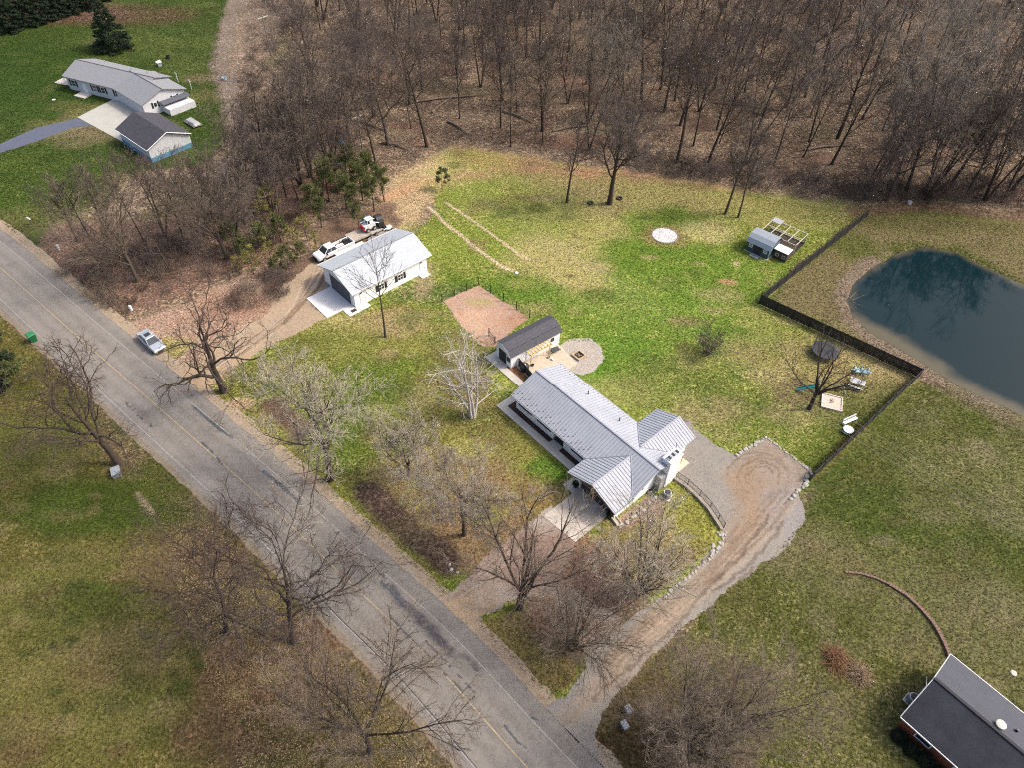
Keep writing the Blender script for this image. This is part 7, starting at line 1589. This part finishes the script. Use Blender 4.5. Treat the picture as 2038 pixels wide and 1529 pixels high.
for px, py, lb in ((355, 163, 'left of two white T shaped clothes line posts'), (382, 178, 'right of two white T shaped clothes line posts')):
    c_ = at_thing('clothes_post', lb, 'clothes line', px, py, 50); MB().tube([(0, 0, 0), (0, 0, 1.9)], 0.06, 6).build('post', TRIM, c_); MB().tube([(0, -0.65, 1.9), (0, 0.65, 1.9)], 0.05, 6).build('crossbar', TRIM, c_)
tr2 = at_thing('covered_trailer', 'low trailer under a wrinkled grey cover beside the blue garage', 'trailer', 385, 247, 130)
q = MB(); rv = random.Random(4); nx_, ny_ = 9, 6
q.add([((i - 4) * 0.45, (j - 2.5) * 0.36, (0.75 if 0 < i < 8 and 0 < j < 5 else 0.25) + 0.12 * rv.random()) for j in range(ny_) for i in range(nx_)], [(j * nx_ + i, j * nx_ + i + 1, (j + 1) * nx_ + i + 1, (j + 1) * nx_ + i) for j in range(ny_ - 1) for i in range(nx_ - 1)]); q.build('cover', mat('grey_tarp', (0.30, 0.30, 0.30), 0.7, 0.15, 3), tr2)
MB().box(-1.75, 1.75, -0.8, 0.8, 0.3, 0.42).build('frame', DARK, tr2)
for y in (-0.85, 0.85): wheel(tr2, 0, y, 0.3, 0.18)
# old tyres
for px, py, lb in ((1175, 404, 'old tyre lying left of the big wide tree'), (1233, 395, 'old tyre lying right of the big wide tree')):
    q = MB(); n1, n2 = 20, 8
    q.add([((0.42 + 0.16 * math.cos(b * 6.283 / n2)) * math.cos(a * 6.283 / n1), (0.42 + 0.16 * math.cos(b * 6.283 / n2)) * math.sin(a * 6.283 / n1), 0.13 + 0.12 * math.sin(b * 6.283 / n2)) for a in range(n1) for b in range(n2)], [(a * n2 + b, ((a + 1) % n1) * n2 + b, ((a + 1) % n1) * n2 + (b + 1) % n2, a * n2 + (b + 1) % n2) for a in range(n1) for b in range(n2)])
    simple('old_tyre', lb, 'tyre', q, RUBBER, px, py, smooth=True)
# flag
fl = at_thing('flag_pole', 'small garden flag on a thin pole at the bottom edge', 'flag', 1586, 1512, 60); MB().tube([(0, 0, 0), (0, 0, 1.6)], 0.02, 6).build('pole', GALV, fl)
q = MB(); q.cur = 0
for i in range(7):
    q.cur = i % 2; q.box(0.02, 0.85, -0.01, 0.01, 0.95 + i * 0.08, 1.03 + i * 0.08)
q.cur = 2; q.box(0.02, 0.36, -0.014, 0.014, 1.27, 1.51); q.build('flag', [mat('flag_red', (0.35, 0.03, 0.04), 0.8), TRIM, mat('flag_blue', (0.03, 0.04, 0.12), 0.8)], fl)
# ornamental grasses
for i, (px, py, s) in enumerate([(1662, 1312, 1.15), (1712, 1345, 1.0)]):
    r = np.random.RandomState(40 + i); N = 420; a = r.rand(N) * 6.283; e = 0.35 + 1.0 * r.rand(N); L = s * (0.9 + 0.8 * r.rand(N)); b0 = np.c_[0.3 * r.randn(N), 0.3 * r.randn(N), np.zeros(N)]
    P = np.zeros((N, 4, 3)); P[:, 0] = b0; d = np.c_[np.cos(a) * np.cos(e), np.sin(a) * np.cos(e), np.sin(e)]
    for k in range(1, 4): d = d - np.array([0, 0, 0.28]); P[:, k] = P[:, k - 1] + d * (L / 3)[:, None]
    P[:, :, 2] = np.maximum(P[:, :, 2], 0.03)
    x, y, _ = at(px, py); g_ = thing('ornamental_grass', ('larger reddish', 'smaller straw coloured')[i] + ' clump of dry ornamental grass on the right lawn', 'plant', (x, y, 0))
    link(bpy.data.objects.new('blades', tubes_mesh('blades', [(P, np.full((N, 4), 0.014), 3)], mat(('rust_grass', 'straw_grass')[i], ((0.23, 0.12, 0.06), (0.30, 0.21, 0.13))[i], 0.9, 0.4, 3))), g_)
# hedge shrubs along the brick house
for i in range(9):
    r = np.random.RandomState(70 + i); P_ = r.randn(1400, 3); P_ /= np.linalg.norm(P_, axis=1)[:, None]; P_[:, 2] = np.abs(P_[:, 2])
    c_ = lp(0.6 + i * 1.25, -1.25 - 0.15 * (i % 2), 0, (kx, ky), 139); h_ = thing('hedge_shrub', 'dark clipped shrub in the row along the brick house front', 'shrub', (c_[0], c_[1], 0), 0, 'hedge shrubs of the brick house')
    link(bpy.data.objects.new('foliage', needle_mesh('foliage', P_ * np.array([0.62, 0.62, 0.75 + 0.2 * (i % 3)]), P_, 0.16, mat('hedge_green', (0.012, 0.018, 0.008), 0.9, 0.4), i)), h_)

# ------------------------------------------------------------------ utility poles and wires
def pole(px, py, H_, label, az):
    p = at_thing('utility_pole', label, 'utility pole', px, py, az)
    MB().tube([(0, 0, -0.2), (0, 0, H_)], [0.16, 0.10], 8).build('pole', POLEM, p)
    MB().box(-0.06, 0.06, -1.25, 1.25, H_ - 0.45, H_ - 0.3).build('crossarm', mat('pale_crossarm', (0.42, 0.40, 0.37), 0.9, 0.1), p)
    for y in (-1.15, 0.0, 1.15): MB().lathe([(0.05, 0), (0.07, 0.1), (0.03, 0.2)], (0, y, H_ - 0.29 if y else H_), 8).build('insulator', GALV, p)
    return p
w0 = at(725, 324); w1 = at(541, 128); 
pole(725, 324, 9.2, 'utility pole with pale crossarm standing beyond the pines', 130)
pole(541, 118, 9.2, 'utility pole with crossarm at the far end of the worn path', 130)
pe = (at(2000, 1180)[0], at(2000, 1180)[1])
def wire(a, b, za, zb, off, label):
    d = Vector((b[0] - a[0], b[1] - a[1], 0)).normalized(); n = Vector((-d.y, d.x, 0)) * off; P = []
    for k in range(25):
        t = k / 24; P.append((a[0] + (b[0] - a[0]) * t + n.x - a[0], a[1] + (b[1] - a[1]) * t + n.y - a[1], za + (zb - za) * t - 1.6 * 4 * t * (1 - t)))
    o = MB().tube(P, 0.014, 4).build('power_line', mat('aluminium_wire', (0.42, 0.44, 0.34), 0.6, 0.05), None, loc=(a[0], a[1], 0)); tag(o, label, 'cable', 'power lines over the lot'); return o
for off in (-1.15, 0.0, 1.15):
    wire(w0, pe, 9.1, 9.1, off, 'thin overhead power line crossing the lawn from the utility pole to the right edge')
pole(541 - 190, -95, 9.2, 'utility pole out past the top of the picture', 130)
# ------------------------------------------------------------------ fallen logs in the woods
LOGS = [((820, 205), (960, 190)), ((1000, 222), (1060, 245)), ((890, 242), (935, 270)), ((760, 285), (815, 300)), ((1420, 205), (1560, 222)), ((1480, 220), (1530, 235)), ((700, 240), (770, 262)), ((1100, 262), (1180, 250)), ((1250, 180), (1330, 150)), ((1600, 300), (1690, 290)), ((860, 225), (900, 195)), ((1180, 120), (1260, 135))]
for i, (a, b) in enumerate(LOGS):
    p, q_ = at(*a), at(*b); L = math.hypot(q_[0] - p[0], q_[1] - p[1]); d = ((q_[0] - p[0]), (q_[1] - p[1]))
    m_ = MB(); m_.tube([(0, 0, 0.25), (d[0] * 0.4, d[1] * 0.4 + 0.4, 0.32), (d[0], d[1], 0.22)], [0.24, 0.2, 0.1], 8)
    for k in range(4): t = 0.35 + 0.15 * k; m_.tube([(d[0] * t, d[1] * t + 0.2, 0.3), (d[0] * t + (1.6 if k % 2 else -1.4), d[1] * t + 1.2, 1.1)], [0.08, 0.02], 5)
    o = m_.build('fallen_log', mat('weathered_log', srgb(150, 132, 112), 0.95, 0.25, 2, 0.4), None, loc=(p[0], p[1], 0)); tag(o, 'grey fallen trunk lying on the woods floor', 'log', 'fallen trunks in the woods')
for k, (px, py) in enumerate([(790, 298), (905, 268), (1680, 600)]):
    x, y, _ = at(px, py); g2 = Grow(500 + k); P, q_, L = g2.stems(14, 3.0, 0.05, 4, (0, 0), spread=3.0, wig=0.1, base=1.2, up=-0.05); P[:, :, 2] = np.abs(P[:, :, 2]) * 0.6 + 0.08
    o = bpy.data.objects.new('branch_pile', tubes_mesh('branch_pile', [(P, q_, 4)], mat('weathered_log', None) if 'weathered_log' in MATS else BARK)); C.objects.link(o); o.location = (x, y, 0); tag(o, ('heap of cut branches beyond the pines', 'heap of cut branches at the top corner of the lot', 'few loose sticks on the bank left of the pond')[k], 'branches')
